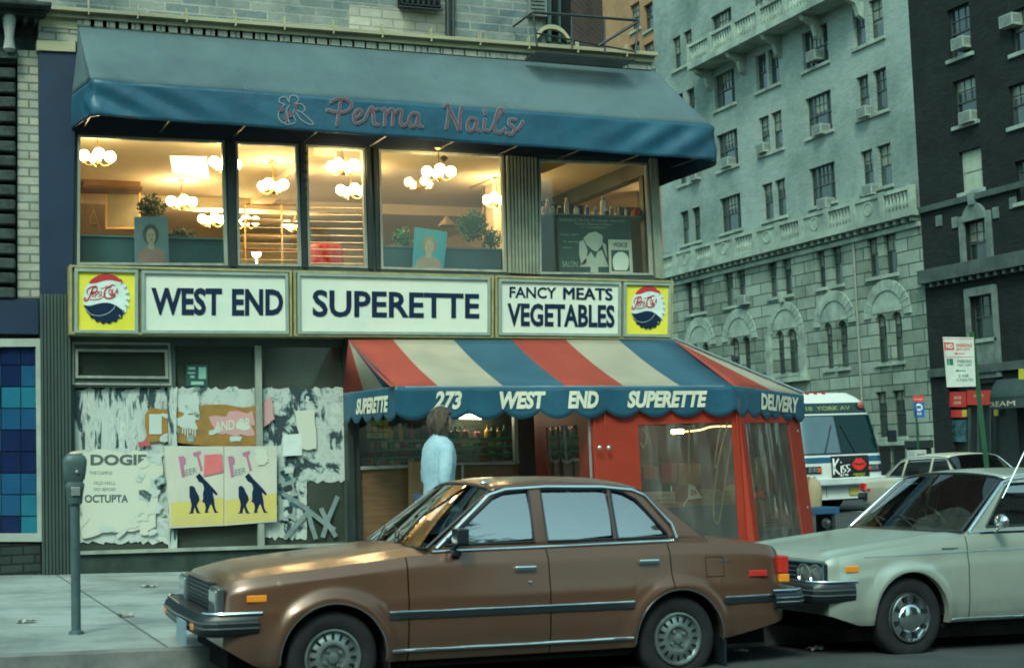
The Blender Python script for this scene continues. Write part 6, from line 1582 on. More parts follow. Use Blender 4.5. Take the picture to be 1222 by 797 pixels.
# grille, headlamps, markers, tail lamps
b = MB(); b.box(-.69, -.65, -.44, .44, .545, .745); gr = b.build('grille', M_trimblack, BC, local=True, bevel=.008)
b = MB()
for k in range(7): b.box(-.702, -.685, -.43, .43, .56+k*.026, .567+k*.026)
b.box(-.704, -.685, -.44, .44, .739, .747); b.box(-.704, -.685, -.44, .44, .542, .548); b.build('grille_bar', mat('dark_steel', (.05, .07, .075), .35, metal=.4), gr, local=True)
for s in (-1, 1):
    b = MB(); b.box(-.70, -.652, min(s*.45, s*.712), max(s*.45, s*.712), .545, .725); hl_ = b.build('headlamp_bezel', mat('bezel_grey', (.10, .13, .135), .3, metal=.5), BC, local=True, bevel=.012)
    b = MB(); b.box(-.708, -.69, min(s*.47, s*.695), max(s*.47, s*.695), .56, .71); b.build('headlamp', M_lamp, hl_, local=True, bevel=.008)
    b = MB(); y = s*wid(-.44, .66); b.box(-.53, -.41, min(y-.01*s, y+.008*s), max(y-.01*s, y+.008*s), .64, .68); b.build('side_marker', M_amber, BC, local=True, bevel=.004)
    b = MB(); y = s*wid(3.02, .64); b.box(2.94, 3.08, min(y-.01*s, y+.008*s), max(y-.01*s, y+.008*s), .68, .72); b.build('side_marker', M_redlens, BC, local=True, bevel=.004)
    b = MB(); b.box(3.20, 3.28, min(s*.50, s*.745), max(s*.50, s*.745), .69, .81); tlm = b.build('tail_lamp', M_redlens, BC, local=True, bevel=.008)
    b = MB(); b.box(3.205, 3.283, min(s*.50, s*.748), max(s*.50, s*.748), .63, .685); b.build('tail_lamp_amber', M_amber, tlm, local=True, bevel=.006)
    b = MB(); b.box(-.825, -.80, min(s*.50, s*.60), max(s*.50, s*.60), .47, .51); b.build('indicator_lamp', M_amber, BC, local=True, bevel=.006)
b = MB(); b.box(-.85, -.835, -.45, -.15, .37, .51); b.box(-.835, -.80, -.35, -.25, .45, .49); b.build('number_plate', mat('plate_blue', (.18, .28, .33), .5), BC, local=True)
b = MB(); b.box(3.26, 3.275, -.2, .2, .62, .76); b.build('number_plate', mat('plate_yellow', (.5, .38, .06), .5), BC, local=True)
# mirror, filler flap, badge, mud flaps
b = MB(); mx = .80; my = -(wid(.8, .9)+.10); b.box(mx-.035, mx+.045, my-.06, my+.06, .955, 1.055); b.tube([V(mx, my+.03, .96), V(mx-.02, my+.10, .905)], .02, 6); b.box(mx-.035, mx+.035, my+.05, my+.12, .875, .915); b.build('wing_mirror', M_trimblack, BC, local=True, bevel=.018)
b = MB(); x_ = 2.67; zz = .72; y = wid(x_, zz)
b.tube([V(x, -(wid(x, z)+.001), z) for x, z in ((2.60, .69), (2.60, .82), (2.74, .82), (2.74, .69), (2.60, .69))], .003, 4); b.build('fuel_flap', M_under, BC, local=True)
b = MB(); b.box(2.70, 2.80, -(wid(2.75, .79)+.004), -(wid(2.75, .79)-.002), .785, .797); b.build('badge', M_chrome, BC, local=True)
for s in (-1, 1):
    for x_ in (.345, 2.725): b = MB(); b.box(x_, x_+.015, min(s*.60, s*.79), max(s*.60, s*.79), .10, .3); b.build('mud_flap', M_trimblack, BC, local=True)
b = MB(); b.tube([V(.15, .60, .86), V(.02, .64, 1.35)], .004, 5)
b = MB(); b.ball((1.10, -.50, 1.335), .028, 8, sc=(1.6, 1, .5)); b.build('roof_trim_clip', M_chrome, BC, local=True, smooth=60)

# ---------------- silver car behind it
PS = dict(sh=.035, wb=2.40, x0=-.70, x1=3.2, arch=.335, hub=.29, tyre=.30, flare=.022, crease=.70, cap='dome', bw=.79,
    w=[(-.70, .745), (-.62, .775), (-.4, .79), (0, .80), (1.2, .805), (2.4, .80), (3.0, .78), (3.2, .74)],
    zs=[(-.70, .715), (-.62, .745), (-.3, .785), (0, .815), (.5, .865), (.62, .88), (1.4, .89), (2.4, .90), (3.2, .88)],
    zb=[(-.70, .33), (-.45, .25), (.5, .24), (1.9, .24), (2.8, .27), (3.2, .36)],
    crown=[(-.70, .010), (-.4, .018), (.3, .022), (.66, .03), (2.5, .03), (3.2, .02)], rib=[(-.7, 0), (-.55, .020), (.4, .020), (.62, 0), (2.6, 0)],
    seams=[.54, 1.50, 2.36], cowl=.72, deck=2.95, seats=[1.45, 2.3],
    g=dict(A0=.56, C1=3.1, wb=.715, wr=.59, rcrown=.045, rx=(1.10, 2.86),
        roof=[(.60, .90), (1.06, 1.28), (1.16, 1.31), (1.5, 1.335), (2.2, 1.335), (2.7, 1.31), (2.86, 1.27), (3.06, .92)],
        plan=[(.58, 0), (3.1, 0)],
        wins=[[(.80, .935), (1.40, .945), (1.40, 1.27), (1.14, 1.26), (1.08, 1.235)], [(1.50, .945), (2.28, .95), (2.28, 1.27), (1.50, 1.27)], [(2.36, .95), (2.94, .95), (2.82, 1.22), (2.7, 1.26), (2.36, 1.27)]],
        drip=[(.62, .915), (1.06, 1.28), (1.16, 1.31), (1.5, 1.335), (2.2, 1.335), (2.7, 1.31), (2.86, 1.27), (3.04, .95)], beltend=2.98, dripr=.013))
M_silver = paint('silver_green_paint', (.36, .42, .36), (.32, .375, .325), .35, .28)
ws_ = atD(1087, 737, 10.45)
ang2 = R(1.0); nY2 = V(-math.sin(ang2), math.cos(ang2), 0); l2 = V(ws_.x, ws_.y, 0)+nY2*.79; l2.z = ws_.z-.29
SC, W2_, ZS2, wid2 = car('silver green hatchback with round headlamps parked bumper to bumper behind the brown car', PS, M_silver, l2, ang2, R(2.0))
bumper(SC, PS, W2_, -.86, .42, .57, -1, .36, M_trimblack, chrome=M_chrome); bumper(SC, PS, W2_, 3.36, .42, .55, 1, .3, M_trimblack, chrome=M_chrome)
b = MB(); b.box(-.735, -.695, -.735, .735, .535, .70); gr = b.build('grille', M_trimblack, SC, local=True, bevel=.01)
b = MB(); c_ = [(-.745, y, z) for y, z in ((-.74, .53), (.74, .53), (.74, .705), (-.74, .705), (-.74, .53))]; b.tube([V(*p) for p in c_], .008, 5)
for k in range(4): b.box(-.745, -.735, -.40, .40, .565+k*.032, .570+k*.032)
b.build('grille_bar', mat('grille_blue', (.05, .12, .15), .4), gr, local=True)
for s in (-1, 1):
    for yy in (.51, .655):
        b = MB(); b.lathe([(.072, 0), (.075, .02), (.066, .022), (.06, .012), (.001, .03)], (-.735, s*yy, .618), (-1, 0, 0), 20); b.build('headlamp', M_lamp, SC, local=True, smooth=40)
    b = MB(); y = s*wid2(-.5, .66); b.box(-.57, -.46, min(y-.01*s, y+.010*s), max(y-.01*s, y+.010*s), .635, .68); b.build('side_marker', M_amber, SC, local=True, bevel=.005)
    b = MB(); b.box(3.08, 3.215, min(s*.48, s*.765), max(s*.48, s*.765), .62, .78); b.build('tail_lamp', M_redlens, SC, local=True, bevel=.01)
for s in (-1, 1):
    b = MB()
    b.tube([V(x, s*(wid2(x, .735+.045*(x+.5))+.002), .735+.022*(x+.5)) for x in [lerp(-.40, 3.0, i/34) for i in range(35)]], .0045, 4)
    b.tube([V(x, s*(wid2(x, .255)+.004), .26) for x in [lerp(.36, 2.04, i/20) for i in range(21)]], .010, 6)
    b.build('side_trim', M_chrome, SC, local=True, smooth=60)
b = MB(); b.box(.30, .46, -(wid2(.4, .80)+.004), -(wid2(.4, .80)-.004), .775, .79); b.build('badge', M_wheelsteel, SC, local=True)
b = MB(); mx = .80; my = -(wid2(.8, .9)+.09); b.ball((mx, my-.02, .98), .055, 12, sc=(.6, 1.3, 1)); b.tube([V(mx, my, .95), V(mx+.02, my+.07, .90)], .014, 6); b.build('wing_mirror', M_chrome, SC, local=True, smooth=60)
b = MB(); b.ball((.30, .62, .93), .05, 10, sc=(.6, 1.2, .8)); b.tube([V(.3, .62, .93), V(.32, .62, .86)], .012, 6); b.build('fender_mirror', M_trimblack, SC, local=True, smooth=60)
b = MB(); b.tube([V(1.02, -.66, 1.15), V(1.42, -.70, 1.80)], .0025, 5); b.build('aerial', M_chrome, SC, local=True)
b = MB(); b.box(1.4, 1.75, .1, .5, 1.385, 1.47); o = b.build('roof_light', mat('taxi_red', (.45, .02, .03), .4), None, local=True)
bpy.data.objects.remove(o)

# ---------------- pale sedan across the side street
PT_ = dict(PB); PT_ = dict(PB, wb=2.75, x0=-.85, x1=3.85, arch=.36, hub=.30, tyre=.31, flare=.01, crease=.7, cap='plain', bw=.88,
    w=[(-.85, .80), (-.7, .86), (0, .88), (1.4, .89), (3.0, .87), (3.85, .80)],
    zs=[(-.85, .70), (-.6, .76), (0, .80), (.6, .84), (1.4, .86), (2.6, .89), (3.1, .88), (3.7, .84), (3.85, .79)],
    zb=[(-.85, .36), (-.5, .25), (3.1, .25), (3.85, .36)], crown=[(-.85, .02), (.7, .05), (3.85, .02)], rib=[(0, 0)],
    seams=[.55, 1.6, 2.5], cowl=.80, deck=2.95, seats=[1.55, 2.5],
    g=dict(A0=.64, C1=3.15, wb=.78, wr=.62, rcrown=.05, rx=(1.2, 2.55),
        roof=[(.68, .87), (1.18, 1.27), (1.3, 1.30), (1.7, 1.32), (2.2, 1.31), (2.5, 1.28), (2.62, 1.24), (3.08, .91)], plan=[(.6, 0), (3.1, 0)],
        wins=[[(.95, .90), (1.6, .905), (1.6, 1.26), (1.28, 1.25), (1.2, 1.22)], [(1.68, .905), (2.45, .915), (2.4, 1.24), (1.68, 1.265)], [(2.53, .915), (2.92, .925), (2.62, 1.18), (2.49, 1.22)]],
        drip=[(.7, .885), (1.18, 1.27), (1.3, 1.30), (1.7, 1.32), (2.2, 1.31), (2.5, 1.28), (2.62, 1.24), (3.02, .95)], beltend=3.0, dripr=.016))
M_tan = paint('cream_paint', (.56, .55, .42), (.50, .49, .38), .1, .35)
TC, W3_, ZS3, wid3 = car('cream sedan seen from its side beyond the enclosure, in front of the bus', PT_, M_tan, V(20.05, 21.9, gz(20)+.1), R(90), 0, True, name='sedan')
bumper(TC, PT_, W3_, -1.0, .42, .56, -1, .3, M_chrome); bumper(TC, PT_, W3_, 4.0, .42, .56, 1, .35, M_trimblack, chrome=M_chrome)
b = MB(); b.box(-.875, -.84, -.45, .45, .48, .68); b.build('grille', M_trimblack, TC, local=True)
for s in (-1, 1):
    b = MB(); b.lathe([(.08, 0), (.075, .02), (.001, .03)], (-.86, s*.62, .6), (-1, 0, 0), 16); b.build('headlamp', M_lamp, TC, local=True)
    b = MB(); b.box(3.70, 3.875, min(s*.5, s*.85), max(s*.5, s*.85), .60, .76); b.build('tail_lamp', M_redlens, TC, local=True, bevel=.01)
    b = MB(); y = s*wid3(3.6, .62); b.box(3.52, 3.64, min(y-.01*s, y+.012*s), max(y-.01*s, y+.012*s), .60, .645); b.build('side_marker', M_redlens, TC, local=True)

# ================================================================ bus
BX0, BX1, BY = 20.35, 22.98, 29.7; bz = gz(20)
BUS = thing('city_bus', 'white and blue city bus facing the camera with red lips advertisement on its front', 'bus', ((BX0+BX1)/2, BY, bz))
M_busw = mat('bus_white', (.55, .58, .54), .35, c2=(.48, .52, .48), scale=1, coat=.3); M_busb = mat('bus_blue', (.015, .09, .16), .35)
hwb = (BX1-BX0)/2; bxc = (BX0+BX1)/2
def bsec(z):   # half width and front set-back with height
    hw = interp([(.35, hwb-.03), (.8, hwb), (1.6, hwb), (2.5, hwb-.10), (2.85, hwb-.22), (3.02, hwb-.5)], z)
    fy = interp([(.35, .0), (1.25, .0), (1.4, .02), (2.45, .30), (2.8, .40), (3.02, .62)], z); return hw, fy
b = MB()
def bring(z):
    hw, fy = bsec(z); r = .30; P_ = []
    for k in range(7): a = math.pi/2*k/6; P_.append(V(bxc-hw+r-r*math.cos(a), BY+fy+r-r*math.sin(a)+.0, bz+z))
    for k in range(7): a = math.pi/2*k/6; P_.append(V(bxc+hw-r+r*math.sin(a), BY+fy+r-r*math.cos(a), bz+z))
    return [V(bxc-hw, BY+12, bz+z)]+P_+[V(bxc+hw, BY+12, bz+z)]
zs_l = [.35, .5, .8, 1.02, 1.25, 1.42, 1.6, 2.0, 2.45, 2.6, 2.78, 2.9, 2.98, 3.02]
rings = [bring(z) for z in zs_l]; k = len(rings[0]); vs = [p for r_ in rings for p in r_]
b.add(vs, [(i*k+j, i*k+(j+1) % k, (i+1)*k+(j+1) % k, (i+1)*k+j) for i in range(len(rings)-1) for j in range(k)]); b.poly(rings[-1]); b.poly(rings[0])
b.build('body', M_busw, BUS, smooth=35)
def bskin(x0, x1, z0, z1, nm, m, off=.012, par=None, nu=10, nz=6):
    b = MB()
    def f(u, z):
        hw, fy = bsec(z); x = bxc+u; e = abs(u)-(hw-.30); y = BY+fy
        if e > 0: y += .30-math.sqrt(max(0, .09-min(.3, e)**2))
        return V(x, y-off, bz+z)
    b.grid(f, [lerp(x0, x1, i/nu) for i in range(nu+1)], [lerp(z0, z1, i/nz) for i in range(nz+1)]); return b.build(nm, m, par or BUS, smooth=60), f
M_bglass = glass('bus_glass', (.06, .16, .17), 1.5, .02, boost=1.4, base=.06)
b = MB(); 
o, _ = bskin(-hwb+.10, hwb-.10, 1.46, 2.45, 'windscreen_surround', M_trimblack, .008, nu=20)
o, f_ = bskin(-hwb+.16, -.03, 1.5, 2.42, 'windscreen', mat('bus_glass_sky_tone', (.012, .05, .06), .05, c2=(.008, .03, .035), coat=1, spec=1.6), .016); bskin(.03, hwb-.17, 1.5, 2.42, 'windscreen', mat('bus_glass_building_tone', (.004, .02, .022), .08, spec=.3), .016)  # same glass in two tones: sky and building reflections put into the materials
bskin(-hwb+.26, hwb-.27, 2.5, 2.76, 'destination_panel', mat('dest_dark', (.008, .03, .028), .3), .014, nu=16)
o, f3 = bskin(.16-1.0, .30, 2.55, 2.72, 'destination_blind', mat('dest_green', (.010, .04, .036), .4), .017)
b = MB(); put_text(b, '10  YORK AV', lambda u, v: f3(lerp(-.80, .55, u), lerp(2.57, 2.68, v))+V(0, -.004, 0), 0, 0, 1, 1, .03); b.build('destination_lettering', mat('dest_text', (.20, .24, .09), .5), BUS)
bskin(-hwb+.001, hwb-.001, 1.26, 1.40, 'blue_band', M_busb, .006, nu=30)
AD, fa = bskin(-.42+.05, .72+.05, .86, 1.42, 'advertisement', mat('ad_black', (.01, .012, .014), .4), .03)
b = MB(); rr = random.Random(3)
fk = lambda x, y: fa(lerp(-.37, .77, x), lerp(.86, 1.42, y))+V(0, -.006, 0)
for st, w in (([(.06, .88), (.05, .2)], .05), ([(.19, .86), (.07, .5), (.20, .18)], .045), ([(.25, .55), (.25, .25)], .04), ([(.25, .70), (.252, .72)], .04), ([(.37, .58), (.29, .55), (.31, .42), (.37, .36), (.30, .25)], .035), ([(.48, .6), (.40, .57), (.42, .44), (.48, .38), (.41, .27)], .035)):
    ribbon(b, curve(st, 4), w, fk, M_white)
put_text(b, '98.7 FM', fk, .2, .09, .42, .2, .03, m=M_white)
b.build('lettering', None, AD)
b = MB(); cx_, cy_ = .73, .60; g2 = lambda x, y: fk(cx_+x*.20, cy_+y*.30)
up = curve([(-1, .02), (-.6, .55), (-.25, .95), (0, .75), (.25, .95), (.6, .55), (1, .02)], 5); lo_ = curve([(1, .02), (.6, -.62), (0, -.9), (-.6, -.62), (-1, .02)], 5)
mu = curve([(-1, .02), (-.4, .12), (0, .05), (.4, .12), (1, .02)], 4); ml = curve([(-1, .02), (-.4, -.04), (0, -.14), (.4, -.04), (1, .02)], 4)
b.poly([g2(p.x, p.y) for p in up]+[g2(p.x, p.y) for p in reversed(mu[1:-1])]); b.poly([g2(p.x, p.y) for p in lo_]+[g2(p.x, p.y) for p in ml[1:-1]])
b.build('lips_print', mat('lips_red', (.65, .03, .02), .4), AD)
b = MB(); put_text(b, 'MORE MUSIC', fk, .56, .14, .88, .20, .02); put_text(b, 'LESS TALK', fk, .60, .05, .86, .11, .02); b.build('small_lettering', mat('ad_yellow', (.5, .6, .05), .5), AD)
for s in (-1, 1):
    bskin(s*.80-.28 if s > 0 else -1.18, 1.18 if s > 0 else -.80+.12, 1.0, 1.18, 'headlamp_panel', M_trimblack, .02)
    for q_ in (.86, 1.0):
        b = MB(); b.box(bxc+s*q_-.055, bxc+s*q_+.055, BY-.05, BY, bz+1.03, bz+1.15); b.build('headlamp', M_lamp, BUS, bevel=.01)
    b = MB(); b.box(bxc+s*.72-.07, bxc+s*.72+.05, BY-.045, BY, bz+1.03, bz+1.15) if s < 0 else b.box(bxc+.80-.05, bxc+.80-.0, BY-.06, BY, bz+1.04, bz+1.14); b.build('indicator_lamp', mat('bus_marker', (.5, .1, .03), .3), BUS, bevel=.008)
b = MB(); b.box(BX0-.02, BX1+.06, BY-.16, BY+.3, bz+.70, bz+.88); b.build('bumper', mat('bus_bumper', (.5, .55, .52), .5), BUS, bevel=.03)
b = MB(); b.box(BX0-.025, BX1+.062, BY-.165, BY+.3, bz+.685, bz+.70); b.build('bumper_strip', M_busb, BUS)
b = MB(); b.box(bxc+.14, bxc+.42, BY-.03, BY-.005, bz+.44, bz+.62); b.build('number_plate', mat('plate_yellow', (.4, .3, .08), .5), BUS)
b = MB(); b.box(bxc-.55, bxc-.54, BY-.008, BY, bz+.4, bz+.68); b.box(bxc+.62, bxc+.63, BY-.008, BY, bz+.4, bz+.68); b.build('panel_joint', M_under, BUS)
for x in (-.8, -.55, -.3, .0): pass
for x in (-.55, -.3, -.05): b = MB(); b.box(bxc+x-.05, bxc+x+.05, BY+.58, BY+.68, bz+2.99, bz+3.05); b.build('roof_marker_lamp', M_redlens, BUS, bevel=.01)
b = MB(); b.ball(V(bxc+.86, BY+.30, bz+2.68), .10, 12, sc=(1, .4, 1)); b.build('roof_signal_lamp', mat('dull_red', (.35, .08, .06), .3), BUS, smooth=60)
b = MB(); b.tube([V(BX1-.08, BY+.15, bz+1.95), V(BX1+.10, BY-.1, bz+1.95)], .015, 6); b.box(BX1+.02, BX1+.26, BY-.16, BY-.08, bz+1.72, bz+2.02); b.build('wing_mirror', M_trimblack, BUS, bevel=.03)
for s in (-1, 1):
    for y in (BY+2.2, BY+9.3):
        x = bxc+s*(hwb-.17); c = V(x, y, bz+.48)
        b = MB(); b.lathe([(.3, -.12), (.46, -.12), (.48, -.09), (.48, .09), (.46, .12), (.28, .12)], c, (1, 0, 0), 28); w_ = b.build('wheel', M_tyre, BUS, smooth=40)
        b = MB(); b.lathe([(.29, .1), (.2, .02), (.1, .05), (.001, .06)], c, (s, 0, 0), 20); b.build('rim', M_wheelsteel, w_, smooth=40)
for s in (-1, 1):
    for i in range(7):
        b = MB(); y = BY+1.2+i*1.5; x = bxc+s*(hwb+.002)
        b.add([V(x, y, bz+1.45), V(x, y+1.35, bz+1.45), V(x-s*.09, y+1.35, bz+2.35), V(x-s*.09, y, bz+2.35)], [(0, 1, 2, 3)]); b.build('side_window', mat('bus_glass_sky_tone', (.01, .05, .05), .06), BUS, solid=.02)
b = MB(); b.box(BX0+.1, BX1-.1, BY+.3, BY+11.8, bz+.3, bz+.349); b.build('underbody', M_under, BUS)
# front windscreen wipers
b = MB(); b.tube([f_(-.5, 1.5)+V(0, -.02, 0), f_(-.15, 2.2)+V(0, -.02, 0)], .012, 5); b.tube([f_(.4, 1.5)+V(0, -.02, 0), f_(.12, 2.2)+V(0, -.02, 0)], .012, 5); b.build('wiper', M_trimblack, BUS)
# ================================================================ apartment blocks across the side street
M_abrick = brick('pale_apartment_brick', (.235, .29, .265), (.185, .235, .215), (.265, .32, .29), .30, .085, 'YZ', .010, .35, dirt=(.45, .53, .51), dscale=.22)
M_astone = brick('rusticated_stone', (.25, .30, .25), (.125, .16, .13), (.03, .05, .045), 1.35, .50, 'YZ', .022, .9, dirt=(.5, .55, .5), dscale=.5, vary=-.1)
M_trim_s = mat('carved_stone', (.29, .35, .29), .85, c2=(.15, .19, .165), scale=1.1, bump=.3, bscale=8)
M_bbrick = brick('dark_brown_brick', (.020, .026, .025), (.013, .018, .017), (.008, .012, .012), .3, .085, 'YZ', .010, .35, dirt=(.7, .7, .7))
M_sash = mat('dark_sash', (.04, .055, .05), .5); M_sashp = mat('pale_sash', (.3, .33, .28), .5)
M_wpane = [mat('pane_dark', (.012, .022, .022), .06, c2=(.02, .035, .034), coat=1), mat('pane_blind', (.17, .19, .14), .3, c2=(.12, .14, .11), coat=.6), mat('pane_mid', (.045, .065, .06), .12, coat=1)]
def yb(x, y, X=XB): return onX(x, y, X)
zA = lambda px, py: onX(px, py, XB).z
rows = {0: None, 1: (zA(1037, 2), zA(1037, 51)), 2: (zA(1038, 87), zA(1040, 137)), 3: (zA(1044, 176), zA(1046, 225)), 4: (zA(1050, 274), zA(1052, 329)), 5: (zA(1061, 373), zA(1063, 432)), 6: (zA(1066, 466), zA(1069, 521))}
fl_h = rows[1][1]-rows[2][1]; rows[0] = (rows[1][0]+fl_h, rows[1][1]+fl_h)
bays_up = {'A': [(1027.7, 1042, 200), (1047.6, 1064, 200)], 'B': [(966, 997, 215)], 'C': [(910, 922.5, 240), (925.5, 938, 240)], 'D': [(859.6, 884.5, 258)], 'E': [(812.5, 822, 272), (826.5, 836, 272)]}
bays_lo = {'A': [(1035, 1047.6, 300), (1055, 1069.3, 300)], 'B': [(975, 984.5, 318), (993, 1005, 318)], 'C': [(916.7, 926.5, 328), (933.7, 944.6, 328)], 'D': [(864, 874.8, 340), (879.5, 889.6, 340)], 'E': [(818, 826, 352), (831, 840.8, 352)]}
bays_ar = {'A': [(1045.8, 1058.5, 405), (1065.7, 1077.3, 405)], 'B': [(984, 993.5, 410), (1000.6, 1011.5, 410)], 'C': [(926, 935.5, 410), (939, 951.5, 410)], 'D': [(872, 882.4, 415), (886, 895, 415)], 'E': [(826, 834, 418), (838, 845.8, 418)]}
def Ys(t): a = onX(t[0], t[2], XB).y; c = onX(t[1], t[2], XB).y; return min(a, c), max(a, c)
Y_edge = onX(1097, 230, XB).y; Y_far = onX(783, 100, XB).y
zbal = onX(1100, 246, XB).z
AP = thing('stone_apartment_building', 'tall apartment house of pale brick over rusticated stone across the side street', 'building', (XB, Y_edge, gz(20)))
up_h, lo_h = [], []
for r in (0, 1, 2, 3):
    for k_, L in bays_up.items():
        for t in L:
            a, c = Ys(t); up_h.append((a, c, rows[r][1], rows[r][0]))
for r in (4, 6):
    for k_, L in bays_lo.items():
        for t in L:
            a, c = Ys(t); lo_h.append((a, c, rows[r][1], rows[r][0]))
ar_h = []
for k_, L in bays_ar.items():
    for t in L: a, c = Ys(t); ar_h.append((a, c, rows[5][1], rows[5][0]))
def arch_loop(a, c, z0, z1, n=8):
    r = (c-a)/2; m_ = (a+c)/2; return [(a, z0), (c, z0)]+[(m_+r*math.cos(q), z1-r+r*math.sin(q)) for q in [math.pi*i/n for i in range(n+1)]]
fB = lambda u, v, d: V(XB+d, u, v)
zg = gz(20)
b = MB(); wall_holes(b, [(Y_edge, zbal), (Y_far, zbal), (Y_far, 26), (Y_edge, 26)], [[(a, z0), (c, z0), (c, z1), (a, z1)] for a, c, z0, z1 in up_h], fB, .28); b.build('brick_wall', M_abrick, AP)
b = MB(); wall_holes(b, [(Y_edge, zg), (Y_far, zg), (Y_far, zbal-.002), (Y_edge, zbal-.002)], [[(a, z0), (c, z0), (c, z1), (a, z1)] for a, c, z0, z1 in lo_h]+[arch_loop(*h) for h in ar_h], fB, .38); b.build('stone_wall', M_astone, AP)
b = MB(); b.box(XB+.5, XB+14, Y_edge+.3, Y_far-.3, zg, 26); b.build('core', M_dark, AP)
b = MB(); b.box(XB+.02, XB+14, Y_far-.28, Y_far, zg, 26); b.box(XB+.02, XB+14, Y_edge, Y_edge+.28, zg, 26); b.build('end_wall', brick('pale_end_brick', (.20, .225, .195), (.17, .195, .17), (.23, .25, .215), .3, .085, 'XZ', .01, .3), AP)
rq = random.Random(8)
def sash_window(par, a, c, z0, z1, style=0, arch=False, X=XB, sill=True, frame_m=None):
    fm = frame_m or M_sash; b = MB(); xi = X+.16; w = c-a; t = .05
    b.box(xi, xi+.07, a, a+t, z0, z1); b.box(xi, xi+.07, c-t, c, z0, z1); b.box(xi, xi+.07, a+t, c-t, z1-t, z1); b.box(xi, xi+.07, a+t, c-t, z0, z0+t)
    zm = (z0+z1)/2; b.box(xi-.02, xi+.05, a+t, c-t, zm-.025, zm+.025)
    nb = 3 if w > 1.0 else 2
    if w > 1.2:
        b.box(xi-.03, xi+.05, a+w*.24, a+w*.24+.05, z0, z1); b.box(xi-.03, xi+.05, a+w*.76-.05, a+w*.76, z0, z1)
        ua, uc = a+w*.24+.05, a+w*.76-.05
    else: ua, uc = a+t, c-t
    for i in range(1, nb): y = lerp(ua, uc, i/nb); b.box(xi, xi+.03, y-.012, y+.012, zm, z1)
    b.box(xi, xi+.03, ua, uc, zm+(z1-zm)*.5-.012, zm+(z1-zm)*.5+.012)
    W_ = b.build('window', fm, par)
    k_ = rq.choice([0, 0, 0, 2, 0, 2])
    b = MB(); b.box(xi+.035, xi+.045, a+.01, c-.01, z0+.01, z1-.01); b.build('pane', M_wpane[k_], W_)
    if rq.random() < .55:
        zz = lerp(z1, z0, rq.uniform(.2, .6)); b = MB(); b.box(xi+.028, xi+.034, ua, uc, zz, z1-.03); b.build('blind', M_wpane[1], W_)
    if sill:
        b = MB(); b.box(X-.10, X+.16, a-.12, c+.12, z0-.14, z0-.002); b.build('sill', M_trim_s, W_, bevel=.01)
    return W_
for h in up_h+lo_h: sash_window(AP, *h)
for h in ar_h: sash_window(AP, *h, sill=True)
# arched hoods with carved tympanum
for k_, L in bays_ar.items():
    a, c = Ys(L[0])[0], Ys(L[1])[1]; a, c = min(a, c, *Ys(L[1])), max(a, c, *Ys(L[0])); m_ = (a+c)/2; r = (c-a)/2+.22; zs0 = rows[5][0]-.15
    big = k_ == 'C'
    b = MB()
    n = 15
    for i in range(n):
        q0, q1 = math.pi*i/n+.008, math.pi*(i+1)/n-.008; r0, r1 = r, r+(.42 if not big else .32)
        pts = [V(XB-.07, m_+rr_*math.cos(q), zs0+rr_*math.sin(q)) for rr_, q in ((r0, q0), (r1, q0), (r1, q1), (r0, q1))]; b.prism(pts, (.1, 0, 0))
    if big:
        b.box(XB-.15, XB+.02, a-.62, a-.30, rows[5][1]-.2, zs0); b.box(XB-.15, XB+.02, c+.30, c+.62, rows[5][1]-.2, zs0)
        b.prism([V(XB-.2, m_-.12, zs0+r+.3), V(XB-.2, m_+.12, zs0+r+.3), V(XB-.2, m_+.16, zs0+r+.75), V(XB-.2, m_-.16, zs0+r+.75)], (.25, 0, 0))
        b.box(XB-.3, XB+.02, a-.8, c+.8, rows[5][1]-.38, rows[5][1]-.18)
    b.build('arch_hood', M_trim_s, AP, bevel=.01)
    b = MB(); b.prism([V(XB-.015, m_+(r-.02)*math.cos(q), zs0+(r-.02)*math.sin(q)) for q in [math.pi*i/16 for i in range(17)]], (.03, 0, 0)) 
    # keep tympanum above the window heads
    b = MB(); pts = [V(XB-.02, m_+(r-.01)*math.cos(q), zs0+.18+(r-.19)*math.sin(q)) for q in [math.pi*i/16 for i in range(17)]]; b.prism(pts, (.035, 0, 0)); b.build('tympanum', M_trim_s, AP)
# string courses, base course, basement grilles
b = MB(); b.box(XB-.12, XB+.01, Y_edge, Y_far, zbal-.75, zbal-.55); b.box(XB-.06, XB+.01, Y_edge, Y_far, rows[4][1]-.55, rows[4][1]-.40) if False else None
b.box(XB-.16, XB+.01, Y_edge+.0, Y_far, rows[6][1]-.34, rows[6][1]-.15); b.box(XB-.08, XB+.01, Y_edge, Y_edge+1.6, zg, rows[6][1]-.35)
b.build('string_course', M_trim_s, AP, bevel=.03)
for i, (x0, x1) in enumerate(((1047, 1062), (1066, 1082), (1004, 1020))):
    a = onX(x0, 545, XB-.03).y; c = onX(x1, 545, XB-.03).y; z0, z1 = zg+.35, rows[6][1]-.45
    b = MB(); b.box(XB-.02, XB+.02, min(a, c), max(a, c), z0, z1); g_ = b.build('basement_window', M_dark, AP)
    b = MB()
    for k in range(9): y = lerp(a, c, k/8); b.tube([V(XB-.06, y, z0-.05), V(XB-.06, y, z1+.08)], .014, 4)
    for zz in (z0, z1): b.tube([V(XB-.06, a, zz), V(XB-.06, c, zz)], .014, 4)
    b.build('grille', M_blackm, g_)
